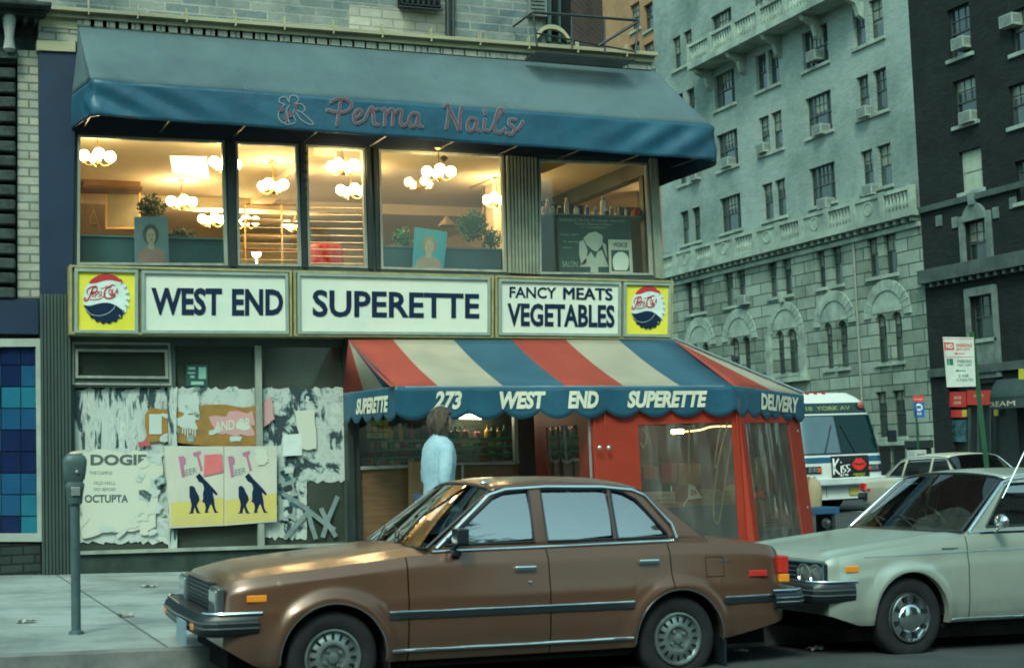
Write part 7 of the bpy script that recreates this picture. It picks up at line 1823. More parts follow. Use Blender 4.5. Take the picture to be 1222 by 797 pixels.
# lower balustrade, upper balcony
def balustrade(par, X, ya, yc, z0, z1, depth, nseg, nb, nm='balustrade', brackets=0):
    b = MB()
    b.box(X, X+depth+.01, ya, yc, z0-.22, z0); b.box(X+.04, X+.26, ya+.01, yc-.01, z1-.14, z1); b.box(X+.03, X+.24, ya+.01, yc-.01, z0+.001, z0+.10)
    for i in range(nseg+1):
        y = lerp(ya, yc, i/nseg); b.box(X+.0, X+.28, max(ya, y-.14), min(yc, y+.14), z0+.0, z1+.03)
    for i in range(nseg):
        y0, y1 = lerp(ya, yc, i/nseg)+.14, lerp(ya, yc, (i+1)/nseg)-.14
        if nb and i % 2 == 1 and nseg > 6:
            b.box(X+.10, X+.20, y0, y1, z0+.1, z1-.14); m_ = (y0+y1)/2
            for q in range(10):
                a = 2*math.pi*q/10; a2 = 2*math.pi*(q+1)/10; R1 = min((y1-y0)*.4, (z1-z0)*.33)
                b.prism([V(X+.07, m_+R1*math.cos(a)*k, (z0+z1)/2+R1*math.sin(a)*k) for k in (.72, 1)]+[V(X+.07, m_+R1*math.cos(a2)*k, (z0+z1)/2+R1*math.sin(a2)*k) for k in (1, .72)], (.04, 0, 0))
        else:
            for k in range(nb):
                y = lerp(y0, y1, (k+.5)/nb); b.lathe([(.045, z0+.1), (.085, z0+.1+(z1-z0)*.22), (.04, z0+.1+(z1-z0)*.5), (.06, z1-.14)], (X+.15, y, 0), (0, 0, 1), 6)
    o = b.build(nm, M_trim_s, par, bevel=0)
    return o
zb0, zb1 = onX(1100, 246, XB-.45).z, onX(1098, 217, XB-.45).z
balustrade(AP, XB-.45, Y_edge-.02, Y_far, zb0, zb1, .45, 11, 7)
b = MB()
for i in range(40):
    y = lerp(Y_edge+.2, Y_far-.2, i/39); b.box(XB-.3, XB, y-.09, y+.09, zb0-.40, zb0-.225)
b.build('dentils', M_trim_s, AP)
q0, q1 = onX(820, 79, XB-1.1), onX(818, 55, XB-1.1); ye = onX(1006, -8, XB-1.1).y
BA = balustrade(AP, XB-1.1, ye, q0.y, q0.z, q0.z+(q1.z-q0.z)*1.0, 1.1, 6, 8, 'balcony')
b = MB()
for i in range(5):
    y = lerp(ye+.3, q0.y-.3, i/4)
    b.prism([V(XB-.95, y-.12, q0.z-.22), V(XB, y-.12, q0.z-.22), V(XB, y-.12, q0.z-1.2), V(XB-.25, y-.12, q0.z-1.05), V(XB-.4, y-.12, q0.z-.6), V(XB-.85, y-.12, q0.z-.42)], (0, .24, 0))
b.build('bracket', M_trim_s, BA)
b = MB()
for yy, zz in ((q0.y, q0.z),): b.box(XB-.85, XB, yy-.3, yy-.1, zz, zz+(q1.z-q0.z))
b.build('return_rail', M_trim_s, BA)
# drain pipe
b = MB(); y = onX(1027, 450, XB-.08).y; b.tube([V(XB-.08, y, zg), V(XB-.08, y, zbal-.8)], .05, 8); b.build('drain_pipe', mat('pipe_pale', (.2, .22, .18), .6), AP, smooth=50)

# ---------------- brown brick building beside it
Y_n = 24.0
BB = thing('brown_apartment_building', 'dark brown brick apartment house at the right edge with shops at its foot', 'building', (XB, Y_n, gz(20)))
def pz(px, py): p = onX(px, py, XB); return p.y, p.z
holes = []
def bw(x0, y0, x1, y1):
    a, z1 = pz((x0+x1)/2, y0); _, z0 = pz((x0+x1)/2, y1); ya = onX(x0, (y0+y1)/2, XB).y; yc = onX(x1, (y0+y1)/2, XB).y
    return (min(ya, yc), max(ya, yc), z0, z1)
bwl = [bw(1131, 7, 1158, 68), bw(1138, 93, 1165, 148), bw(1145, 178, 1172, 228), bw(1153, 263, 1179, 316), bw(1159, 352, 1187, 404), bw(1204, 100, 1224, 150), bw(1206, 10, 1228, 62), bw(1212, 190, 1236, 240)]
wdt = bwl[0][1]-bwl[0][0]
sf_y1, sf_z1 = pz(1129, 458); sf_y0 = onX(1207, 470, XB).y
sf = (sf_y0-.2, sf_y1, zg+.15, onX(1165, 458, XB).z)
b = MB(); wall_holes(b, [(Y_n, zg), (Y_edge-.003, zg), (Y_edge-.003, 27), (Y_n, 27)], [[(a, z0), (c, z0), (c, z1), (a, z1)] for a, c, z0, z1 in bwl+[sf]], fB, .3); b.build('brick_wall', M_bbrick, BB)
b = MB(); b.box(XB+.6, XB+14, Y_n+.1, Y_edge-.3, zg, 27); b.build('core', M_dark, BB)
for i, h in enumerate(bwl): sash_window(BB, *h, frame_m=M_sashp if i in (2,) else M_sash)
b = MB(); a, c, z0, z1 = bwl[2]; b.box(XB+.165, XB+.185, a+.06, c-.06, z0+.05, z1-.05); b.build('blind', mat('blind_green', (.32, .38, .28), .6), BB)
b = MB()
for (x, y, th, pr) in ((1160, 236, .22, .12), (1160, 321, .5, .35), (1160, 441, .30, .14)):
    z = onX(x, y, XB).z; b.box(XB-pr, XB+.01, Y_n, Y_edge-.01, z-th/2, z+th/2)
z = onX(1160, 321, XB).z
for i in range(44): y = lerp(Y_n, Y_edge-.3, i/43); b.box(XB-.28, XB-.0, y, y+.14, z-.42, z-.252)
b.build('belt_course', mat('dark_stone_course', (.07, .095, .085), .8, c2=(.04, .055, .05), scale=1.5, bump=.2), BB, bevel=.01)
M_sur = mat('stone_surround', (.14, .18, .16), .8, c2=(.08, .105, .095), scale=2, bump=.2)
b = MB(); a, c, z0, z1 = bwl[3]
b.box(XB-.10, XB+.01, a-.26, a, z0-.25, z1+.25); b.box(XB-.10, XB+.01, c, c+.26, z0-.25, z1+.25); m_ = (a+c)/2
pts = [V(XB-.12, m_+(c-a)*.5*math.cos(q)*1.1, z1+.02+.62*math.sin(q)) for q in [math.pi*i/12 for i in range(13)]]; b.prism(pts, (.12, 0, 0)); b.prism([V(XB-.2, m_-.12, z1+.55), V(XB-.2, m_+.12, z1+.55), V(XB-.2, m_+.16, z1+1.0), V(XB-.2, m_-.16, z1+1.0)], (.2, 0, 0))
for s in (-1, 1):
    b.box(XB-.06, XB+.01, m_+s*((c-a)/2+.5)-.14, m_+s*((c-a)/2+.5)+.14, z1-.1, z1+.3); b.box(XB-.05, XB+.01, m_+s*1.9-.16, m_+s*1.9+.16, z1+.1, z1+.5)
a, c, z0, z1 = bwl[4]
b.box(XB-.10, XB+.01, a-.22, a, z0-1.4, z1+.3); b.box(XB-.10, XB+.01, c, c+.22, z0-1.4, z1+.3); b.box(XB-.10, XB+.01, a, c, z1, z1+.3); b.box(XB-.04, XB+.01, a, c, z0-1.4, z0-.14)
b.build('window_surround', M_sur, BB, bevel=.015)
# shopfront
b = MB(); a, c, z0, z1 = sf
b.box(XB+.3, XB+.35, a, c, z0, z1); SFo = b.build('shopfront', M_blackm, BB)
M_rs = mat('shop_red', (.45, .03, .02), .45)
def sfq(x0, y0, x1, y1, m, nm, off, par=SFo, th=.04):
    X = XB+off; q = [onX(x0, y0, X), onX(x1, y0, X), onX(x1, y1, X), onX(x0, y1, X)]; b = MB(); b.prism(q, (th, 0, 0)); return b.build(nm, m, par)
for i, (x0, y0, x1, y1, lines) in enumerate(((1133, 467.5, 1152.5, 485.5, ('SHOE', 'REPAIR')), (1154, 465.5, 1182, 483, ('VARIETY', '')), (1184, 463.5, 1203, 480.5, ('SHOE', 'SERVICE')))):
    s_ = sfq(x0, y0, x1, y1, M_rs, 'sign_panel', .1); b = MB()
    for j, tx in enumerate(lines):
        if tx:
            ya = lerp(y0, y1, .30+.34*j); q = QX([(lerp(x0, x1, .28), ya), (lerp(x0, x1, .72), ya-.5), (lerp(x0, x1, .72), ya+3.0), (lerp(x0, x1, .28), ya+3.4)], XB+.095); put_text(b, tx, lambda u, v: q.p(u, v), 0, 0, 1, 1, .02)
    b.build('lettering', mat('sign_cream', (.5, .42, .3), .6), s_)
sfq(1135, 489, 1151, 498, M_rs, 'poster', .14); sfq(1148, 489, 1153, 497, mat('shop_yellow', (.5, .35, .04), .5), 'poster', .135)
sfq(1136, 501, 1153, 527, mat('display_glass', (.03, .10, .12), .1, c2=(.01, .03, .035), scale=4, coat=1), 'display_window', .16)
sfq(1186, 486, 1191, 496, mat('shop_yellow', (.5, .35, .04), .5), 'poster', .14)
for px in (1155, 1166, 1181): sfq(px, 487, px+1.5, 545, M_greenm, 'door_frame', .12, th=.1)
sfq(1215.5, 440, 1222, 470, mat('yellow_sign', (.5, .45, .03), .5), 'hanging_sign', -.4, BB, .06)
# dark scalloped shop awning
t = thing('ice_cream_awning', 'dark domed shop awning lettered ICE CREAM at the right edge', 'awning', tuple(onX(1195, 490, XB)))
c = onX(1215, 480, XB-.9); b = MB(); Rr_ = 1.1; yc = onX(1222, 480, XB).y
b.grid(lambda a, v: V(XB-1.0*math.sin(a)*math.sin(v), yc-Rr_*1.1*math.cos(a), c.z+.1+.75*math.cos(v)), [math.pi*i/16 for i in range(17)], [.05+1.5*i/8 for i in range(9)]); b.build('canopy', mat('awning_dark', (.03, .05, .05), .7), t, smooth=50, solid=.01)
b = MB(); b.grid(lambda a, v: V(XB-1.0*math.sin(a), yc-Rr_*1.1*math.cos(a), c.z+.15-v*.32), [math.pi*i/16 for i in range(17)], [0, 1]); b.build('valance', mat('awning_dark', (.03, .05, .05), .7), t, solid=.01)
b = MB(); put_text(b, 'ICE CREAM', lambda u, v: V(XB-1.02*math.sin(lerp(math.pi*.93, math.pi*.35, u)), yc-Rr_*1.12*math.cos(lerp(math.pi*.93, math.pi*.35, u)), c.z-.1+v*.17), 0, 0, 1, 1, .0); b.build('lettering', mat('sign_cream', (.5, .42, .3), .6), t)
# ---------------- air conditioners
def ac(px, py, label, X=XB):
    p = onX(px, py, X-.25); t = thing('air_conditioner', label, 'air conditioner', tuple(p), 'window air conditioners across the side street')
    b = MB(); b.box(X-.30, X+.2, p.y-.32, p.y+.32, p.z-.21, p.z+.21); b.build('case', mat('ac_case', (.26, .31, .27), .5, c2=(.18, .22, .19)), t, bevel=.01)
    b = MB()
    for k in range(7): b.box(X-.306, X-.300, p.y-.28, p.y+.28, p.z-.16+k*.05, p.z-.14+k*.05)
    for k in range(5): b.box(X-.25+k*.07, X-.22+k*.07, p.y-.326, p.y-.320, p.z-.12, p.z+.13)
    b.build('grille', mat('ac_grille', (.08, .1, .09), .6), t)
for px, py, lab in ((1028, 134, 'air conditioner in the left of the paired windows, third row down on the right bay'), (975, 155, 'air conditioner centred in the wide window beside the paired right bay'), (968, 67, 'air conditioner in the wide window just under the upper balcony end'), (907, 177, 'air conditioner in the paired windows, middle bay of the pale block'), (865, 194, 'air conditioner in the wide window nearest the blue awning tip'), (827, 210, 'air conditioner in the farthest paired window beneath the awning tip'), (1035, 227, 'air conditioner just above the stone balustrade on the right bay'), (981, 243, 'pale box unit resting behind the balustrade in the wide window'), (885, 358, 'air conditioner in a narrow window of the rusticated stone floor')):
    ac(px, py, lab)
for px, py, lab in ((1143, 52, 'air conditioner in the top window of the brown building'), (1152, 140, 'air conditioner in the second window of the brown building'), (1201, 25, 'air conditioner high up at the right edge of the brown building')): ac(px, py, lab)
# ---------------- farther orange brick block
OB = thing('orange_brick_building', 'orange tan brick block seen between the corner building and the pale apartment house', 'building', (XB+1.5, Y_far+2.5, gz(20)))
M_ob = brick('orange_brick', (.36, .19, .09), (.30, .16, .08), (.28, .2, .13), .3, .085, 'YZ', .01, .3, dirt=(.7, .75, .75))
hs = [];  X2 = XB+1.5
for py in (8, 55, 100):
    for (x0, x1) in ((752, 763), (768, 780)):
        a, c = onX(x0, py, X2), onX(x1, py, X2); hs.append((min(a.y, c.y), max(a.y, c.y), onX(x0, py+32, X2).z, a.z))
b = MB(); wall_holes(b, [(Y_far+1.2, zg), (Y_far+20, zg), (Y_far+20, 32), (Y_far+1.2, 32)], [[(a, z0), (c, z0), (c, z1), (a, z1)] for a, c, z0, z1 in hs], lambda u, v, d: V(X2+d, u, v), .3); b.build('wall', M_ob, OB)
for h in hs: sash_window(OB, *h, X=X2)
b = MB(); b.box(X2+.5, X2+12, Y_far+1.3, Y_far+20, zg, 32); b.build('core', M_dark, OB)
# fire escape platform on the corner building
FE = thing('fire_escape', 'black iron fire escape rail above the right end of the salon awning', 'fire escape', tuple(onY(640, 60, YF)))
b = MB(); Yf_ = YF-.55
def ln(x0, y0, x1, y1, r=.014, Y=Yf_): b.tube([onY(x0, y0, Y), onY(x1, y1, Y)], r, 6)
ln(636, 15, 762, 25, .02); ln(640, 40, 758, 62, .012); ln(636, 15, 641, 56); ln(682, 19, 683, 60); ln(721, 22, 722, 64); ln(762, 25, 758, 64); ln(762, 26, 713, 56, .02)
p = onY(762, 25, Yf_); b.tube([p, V(p.x, YF+.1, p.z)], .014, 6); p = onY(636, 15, Yf_); b.tube([p, V(p.x, YF+.1, p.z)], .014, 6)
b.build('rail', M_blackm, FE, smooth=50)
b = MB(); a, c = onY(640, 60, Yf_), onY(758, 68, Yf_); 
for k in range(6): y = lerp(Yf_, YF-.2, k/5); b.box(a.x, c.x, y, y+.03, a.z-.03, a.z-.01)
b.build('platform', M_blackm, FE)

# ---------------- street signs and furniture across the way
gs = thing('parking_sign', 'white and red parking regulation sign on a leaning green pole at the corner', 'sign', (13.9, 16.15, gz(13)+.15))
M_gpole = mat('green_pole', (.015, .075, .03), .45, c2=(.01, .05, .022))
pb, pt_ = atD(1178, 560, 20.35), atD(1159.5, 396, 20.35); base = pb+(pb-pt_)*((pb.z-gz(13)-.15)/(pt_.z-pb.z))
b = MB(); d = (pt_-base); sd = V(.72, -.69, 0)*.035
b.prism([base-sd, base+sd, base+sd*.6+V(.03, .03, 0), base-sd*.6+V(.03, .03, 0)], d); b.build('pole', M_gpole, gs)
Lq = [atD(x, y, 20.3) for x, y in ((1125, 402), (1162, 402.5), (1164.5, 461), (1130, 462))]; nq = (Lq[1]-Lq[0]).cross(Lq[3]-Lq[0]).normalized(); 
if nq.dot(CAM-Lq[0]) < 0: nq = -nq
Q = Quad(*Lq, out=nq)
b = MB(); b.prism([Q.p(0, 0), Q.p(1, 0), Q.p(1, 1), Q.p(0, 1)], nq*-.004); b.build('plate', mat('sign_plate', (.52, .56, .50), .4), gs, bevel=0)
M_sr, M_sg = mat('sign_red', (.6, .05, .04), .4), mat('sign_green', (.02, .15, .07), .4)
def st(m, items, nm, polys=()):
    b = MB()
    for body, u0, v0, u1, v1, bo in items: put_text(b, body, lambda u, v: Q.p(u, v, .003), u0, v0, u1, v1, bo)
    for P in polys: b.poly([Q.p(u, v, .002) for u, v in P])
    b.build(nm, m, gs)
R4 = lambda a, c, d, e: [(a, c), (d, c), (d, e), (a, e)]
st(M_sr, [('PARKING', .42, .80, .93, .87, .02), ('8AM-6PM', .42, .73, .85, .785, .0)], 'red_lettering', [R4(.03, .74, .34, .89), [(.32, .67), (.42, .645), (.42, .662), (.68, .662), (.68, .678), (.42, .678), (.42, .695)], R4(.02, .595, .98, .605), R4(.02, .965, .98, .975), R4(.02, .60, .035, .97)])
st(mat('sign_plate', (.52, .56, .5), .4), [('NO', .07, .77, .30, .865, .06)], 'no_lettering')
bpy.data.objects[-1]
st(M_sg, [('PARKING', .42, .48, .90, .55, .01), ('9AM-10PM', .42, .41, .88, .46, .0), ('2 HR', .42, .19, .78, .25, .01), ('10 MINUTES', .34, .11, .92, .165, .0)], 'green_lettering', [R4(.07, .44, .13, .57), R4(.15, .44, .28, .57), [(.32, .325), (.42, .30), (.42, .317), (.68, .317), (.68, .333), (.42, .333), (.42, .35)]])
# push the NO letters proud of their red block
for o in COL.objects:
    if o.name.startswith('no_lettering'): o.location = nq*.003
t = thing('bus_stop_sign', 'small red and blue bus stop sign on a thin green pole across the side street', 'sign', (30.8, 35.2, zg+.15))
D_ = 46.9; q = [atD(x, y, D_) for x, y in ((1089.5, 472), (1102.5, 472), (1103.5, 498), (1090.5, 498))]; nq2 = (q[1]-q[0]).cross(q[3]-q[0]).normalized()
if nq2.dot(CAM-q[0]) < 0: nq2 = -nq2
Q2 = Quad(*q, out=nq2)
b = MB(); p1 = atD(1092, 472, D_+.05); b.tube([V(p1.x, p1.y, zg+.15), p1], .035, 8); b.build('pole', M_gpole, t)
b = MB(); b.prism([Q2.p(0, .72), Q2.p(1, .72), Q2.p(1, 1), Q2.p(0, 1)], nq2*-.01); b.build('red_plate', M_sr, t); b = MB(); b.prism([Q2.p(0, 0), Q2.p(1, 0), Q2.p(1, .70), Q2.p(0, .70)], nq2*-.01); b.build('blue_plate', mat('sign_blue', (.02, .10, .35), .4), t)
b = MB(); cc = [(.5+.34*math.cos(a), .47+.17*math.sin(a)) for a in [2*math.pi*k/20 for k in range(20)]]; b.poly([Q2.p(u, v, .006) for u, v in cc]); put_text(b, 'NO STANDING', lambda u, v: Q2.p(u, v, .006), .12, .80, .88, .86, .0); put_text(b, 'BUS', lambda u, v: Q2.p(u, v, .006), .3, .12, .7, .24, .02); b.build('symbol', M_white, t)
b = MB(); b.poly([Q2.p(u, v, .012) for u, v in ((.3, .42), (.7, .42), (.7, .54), (.3, .54))]); b.poly([Q2.p(u, v, .012) for u, v in ((.35, .38), (.42, .38), (.42, .41), (.35, .41))]); b.poly([Q2.p(u, v, .012) for u, v in ((.58, .38), (.65, .38), (.65, .41), (.58, .41))]); b.build('bus_symbol', mat('sign_blue', (.02, .10, .35), .4), t)
p = atD(1094, 540, 44.5)
t = thing('newspaper_box', 'narrow pale newspaper box on the far pavement under the bus stop sign', 'newspaper box', (p.x, p.y, zg+.15))
b = MB(); b.box(p.x-.22, p.x+.22, p.y-.2, p.y+.2, zg+.35, zg+1.42); b.build('body', mat('box_pale', (.42, .46, .42), .5), t, bevel=.02); b = MB(); b.box(p.x-.2, p.x+.2, p.y-.18, p.y+.18, zg+.15, zg+.35); b.build('foot', M_blackm, t)
b = MB(); b.box(p.x-.16, p.x+.16, p.y-.206, p.y-.201, zg+.9, zg+1.3); b.build('door', mat('box_door', (.1, .14, .14), .3), t)
p = atD(1096, 522, 47.5)
t = thing('litter_bin', 'dark square litter bin behind the newspaper box', 'bin', (p.x, p.y, zg+.15))
b = MB(); b.box(p.x-.28, p.x+.28, p.y-.28, p.y+.28, zg+.15, zg+1.45); b.build('body', M_blackm, t, bevel=.02); b = MB(); b.box(p.x-.34, p.x+.34, p.y-.34, p.y+.34, zg+1.451, zg+1.72); b.build('hood', M_blackm, t, bevel=.03)
PR = dict(PT_); M_rp = paint('red_paint', (.45, .02, .02), (.40, .02, .02), .1, .35)
RC, _, _, _ = car('bright red car half cut off by the right edge beyond the silver hatchback', PR, M_rp, V(29.35, 27.1, gz(20)), R(90), 0, False, name='sedan')

for i, (x0, x1, h, c_) in enumerate(((-60, -12, 19, (.16, .13, .10)), (-11.8, 13.5, 22, (.2, .18, .14)), (31, 75, 21, (.15, .14, .12)))):  # unseen rows added to block low skylight and reflect in the car glass
    t = thing('added_row_house', ('unseen brown row of houses added behind the camera on the left', 'unseen stone row of houses added directly behind the camera', 'unseen grey row of houses added behind the camera on the right')[i], 'building', ((x0+x1)/2, -20, gz(x0)))
    b = MB(); hs_ = []; n_ = int((x1-x0)/3.2)
    for r_ in range(6):
        for k in range(n_): xx = x0+1+k*3.2; hs_.append([(xx, .9+r_*3.5), (xx+1.2, .9+r_*3.5), (xx+1.2, 2.9+r_*3.5), (xx, 2.9+r_*3.5)])
    wall_holes(b, [(x0, -1), (x1, -1), (x1, h), (x0, h)], [q for q in hs_ if q[2][1] < h-.5], lambda u, v, d: V(u, -20-d, v), .3); b.box(x0, x1, -32, -20.5, -1, h)
    b.build('wall', mat('row_stone%d' % i if False else ('row_brown', 'row_stone', 'row_grey')[i], c_, .85), t)

M_bark = mat('bark', (.05, .04, .03), .9, bump=.4)
for i, (x, y, h) in enumerate(((-9.5, -13.2, 14.5), (-3.2, -13, 17), (3.6, -13.4, 15.2), (10.2, -13, 18))):  # unseen trees added so leafy outlines reflect in the car windows
    t = thing('added_street_tree', ('unseen leafy street tree added behind the camera, farthest left', 'unseen tall street tree added behind the camera, second from left', 'unseen rounded street tree added behind the camera, third from left', 'unseen tallest street tree added behind the camera near the corner')[i], 'tree', (x, y, gz(x))); q = random.Random(i)
    b = MB(); b.tube([V(x, y, gz(x)), V(x+.1, y, h*.3), V(x, y+.1, h*.75)], [.22, .17, .06], 9)
    for k in range(7): a = q.uniform(0, 6.3); z = h*q.uniform(.3, .6); b.tube([V(x, y, z), V(x+math.cos(a)*1.2, y+math.sin(a)*1.2, z+1.3), V(x+math.cos(a)*2.2, y+math.sin(a)*2.2, z+2.8)], [.09, .06, .02], 6)
    b.build('trunk', M_bark, t, smooth=60)
    b = MB(); cl = [(V(x+q.gauss(0, 1.5), y+q.gauss(0, 1.2), h*q.uniform(.45, .92)), q.uniform(.8, 1.7)) for _ in range(20)]
    for k in range(3600):
        c, r_ = cl[k % 20]; d = V(q.gauss(0, 1), q.gauss(0, 1), q.gauss(0, 1)).normalized()*r_*q.random()**.35; p = c+d; a = V(q.gauss(0, 1), q.gauss(0, 1), q.gauss(0, 1)).normalized(); w = a.orthogonal()*.10; a = a*.24
        b.add([p, p+a*.5+w, p+a, p+a*.5-w], [(0, 1, 2, 3)])
    b.build('crown', mat('tree_leaf', (.05, .09, .03), .6, c2=(.03, .06, .02)), t)
# ================================================================ people
M_skin = mat('skin', (.42, .24, .16), .55, c2=(.38, .21, .14), scale=6)
M_jeans = mat('blue_trousers', (.03, .05, .09), .85, c2=(.02, .035, .07), scale=9, bump=.2)
M_darktr = mat('dark_trousers', (.02, .022, .025), .85, bump=.2)
M_shoe = mat('shoe_leather', (.02, .015, .012), .5)
def skinned(name, pts, edges, m, parent, sub=2, rootv=None):
    """pts: name -> (x,y,z,rx[,ry])"""
    keys = list(pts); me = bpy.data.meshes.new(name); me.from_pydata([pts[k][:3] for k in keys], [(keys.index(a), keys.index(c)) for a, c in edges], [])
    me.materials.append(m); o = bpy.data.objects.new(name, me); COL.objects.link(o); o.parent = parent
    o.modifiers.new('skin', 'SKIN').use_smooth_shade = True
    if not me.skin_vertices: 
        bpy.context.view_layer.update()
    sv = me.skin_vertices[0].data
    for i, k in enumerate(keys):
        p = pts[k]; sv[i].radius = ((p[4], p[3]) if len(p) > 4 and p[2] > .5 and not k.startswith('pal') else (p[3], p[4] if len(p) > 4 else p[3])); sv[i].use_root = (k == (rootv or keys[0]))
    s = o.modifiers.new('sub', 'SUBSURF'); s.levels = sub; s.render_levels = sub
    return o
def person(label, loc, rotz, H, top, trousers, hair, hairlen=.12, walk=.25, arms=((.12, -.05), (-.10, .05)), coat=0, bend=0, topname='jacket', skirt=None, headturn=0):
    """faces +x; walk = stride half length; arms = forward swing of left/right hand at hip"""
    T = thing('person', label, 'person', (0, 0, 0)); k = H/1.75; S = lambda *a: tuple(v*k for v in a)
    bx = bend
    J = {}
    J['pel'] = S(0, 0, .95, .13, .15); J['wai'] = S(.01+bx*.25, 0, 1.10, .105, .13); J['che'] = S(.0+bx*.6, 0, 1.30, .10, .15); J['upc'] = S(.0+bx*.8, 0, 1.40, .06, .10); J['nek'] = S(.02+bx, 0, 1.50, .055); J['nk2'] = S(.035+bx*1.05, 0, 1.56, .052)
    J['hd0'] = S(.045+bx*1.1, 0, 1.62, .075); J['hd1'] = S(.04+bx*1.1, 0, 1.68, .085)
    E_ = [('pel', 'wai'), ('wai', 'che'), ('che', 'upc'), ('upc', 'nek'), ('nek', 'nk2'), ('nk2', 'hd0'), ('hd0', 'hd1')]
    for i, s in enumerate((1, -1)):
        st_ = walk*(1 if i == 0 else -1)
        J['hip%d' % i] = S(0, s*.09, .90, .10); J['kne%d' % i] = S(st_*.62+.03, s*.10, .50, .065); J['ank%d' % i] = S(st_-(.05 if st_ < 0 else 0), s*.10, .10+(.05 if st_ < -.1 else 0), .042); J['toe%d' % i] = S(st_+.14, s*.11, .035+(.0), .035); 
        E_ += [('pel', 'hip%d' % i), ('hip%d' % i, 'kne%d' % i), ('kne%d' % i, 'ank%d' % i), ('ank%d' % i, 'toe%d' % i)]
        ax, ay = arms[i]
        J['shd%d' % i] = S(bx*.8, s*.175, 1.40, .042); J['elb%d' % i] = S(bx*.5+ax*.4-.03, s*.235, 1.14, .043); J['wri%d' % i] = S(bx*.3+ax+.04, s*(.22+ay), .90+abs(ax)*.35, .028); J['pal%d' % i] = S(bx*.3+ax*1.15+.06, s*(.215+ay), .84+abs(ax)*.42, .034, .018)
        E_ += [('upc', 'shd%d' % i), ('shd%d' % i, 'elb%d' % i), ('elb%d' % i, 'wri%d' % i), ('wri%d' % i, 'pal%d' % i)]
    body = skinned('body', J, E_, M_skin, T)
    # fingers
    for i, s in enumerate((1, -1)):
        P = V(*J['pal%d' % i][:3]); Wr = V(*J['wri%d' % i][:3]); d = (P-Wr).normalized(); fw = V(1, 0, 0); fw = (fw-d*fw.dot(d)).normalized(); inn = d.cross(fw)*(1 if s > 0 else -1)
        b = MB()
        for q, (off, ln_) in enumerate(((.028, .068), (.010, .078), (-.009, .073), (-.027, .058))):
            a = P+fw*off*k+d*.02*k; b.tube([a, a+d*.03*k*1.0, a+d*ln_*.65*k+inn*.012, a+d*ln_*.95*k+inn*.032], [.0095*k, .009*k, .0085*k, .006*k], 7)
        a = P+fw*.03*k-d*.02*k; b.tube([a, a+fw*.022*k+d*.02*k, a+fw*.028*k+d*.055*k+inn*.012], [.012*k, .011*k, .008*k], 7)
        b.build('hand', M_skin, T, smooth=60, local=True)
    # head
    hc = V(*S(.055+bx*1.1, 0, 1.655)); b = MB(); n, m_ = 20, 14
    def hp(u, v):
        x, y, z = math.sin(v)*math.cos(u), math.sin(v)*math.sin(u), math.cos(v)
        r = V(.098, .075, .118)*k; jaw = max(0, -z); p = V(x*r.x*(1-.18*jaw*(x < 0)), y*r.y*(1-.28*jaw), z*r.z)
        if x > .8 and abs(y) < .35:      # nose, brow, mouth, chin
            f_ = (x-.8)/.2; p.x += (.024*math.exp(-((z+.12)/.13)**2-(y/.13)**2) + .006*math.exp(-((z-.22)/.08)**2) + .007*math.exp(-((z+.48)/.06)**2) + .010*math.exp(-((z+.75)/.12)**2))*k*f_
            p.x -= .010*math.exp(-((z-.06)/.07)**2-((abs(y)-.22)/.09)**2)*k
        return hc+p
    b.grid(hp, [2*math.pi*i/40 for i in range(41)], [.02+(math.pi-.04)*i/28 for i in range(29)]); hd = b.build('head', M_skin, T, smooth=70, local=True)
    b = MB()
    for s in (-1, 1): b.ball(hc+V(.0, s*.078*k, -.005*k), .026*k, 8, sc=(.6, .35, 1.1))
    b.build('ear', M_skin, hd, smooth=60, local=True)
    b = MB()
    for s in (-1, 1): b.ball(hc+V(.088*k, s*.030*k, .006*k), .010*k, 8)
    b.build('eye', mat('eye_dark', (.03, .025, .02), .2), hd, smooth=60, local=True)
    b = MB(); b.tube([hc+V(.090*k, -.022*k, -.055*k), hc+V(.099*k, 0, -.056*k), hc+V(.090*k, .022*k, -.055*k)], .004*k, 5); b.build('mouth', mat('lip', (.3, .1, .09), .5), hd, local=True)
    q = random.Random(int(H*100)); b = MB()
    def hr(u, v):
        x, y, z = math.sin(v)*math.cos(u), math.sin(v)*math.sin(u), math.cos(v); r = V(.132, .118, .138)*k*(1+.05*math.sin(u*7+v*5)+.04*math.sin(u*13-v*9)+.02*math.sin(u*29+v*17))
        p = V(x*r.x, y*r.y, z*r.z)
        if x > .25 and z < .45: p = V(x*.07*k, y*.088*k, z*.1*k)
        if z < -.1 and x < .25: p.z -= hairlen*k*(-.1-z)*.6
        return hc+p+V(-.012*k, 0, .012*k)
    b.grid(hr, [2*math.pi*i/36 for i in range(37)], [.01+2.3*i/16 for i in range(17)]); b.build('hair', hair, T, smooth=70, local=True)
    # jacket / coat: one lofted shell, sleeves joined at the shoulder
    b = MB(); bot = (.95-coat) if coat else .84
    rings = [(1.555, .066, .064), (1.53, .070, .072), (1.50, .088, .115), (1.465, .108, .165), (1.40, .122, .198), (1.32, .135, .203), (1.20, .132, .190), (1.08, .122, .172), (.98, .132, .178), (.90, .142, .186)]
    rings += [(lerp(.90, bot, t), .142+.03*t*(2 if coat else 1), .186+.035*t) for t in (.35, .7, 1)]
    qz = random.Random(int(H*77)); fo = [(qz.uniform(0, 6), qz.randint(3, 7), qz.uniform(3, 9)) for _ in range(3)]
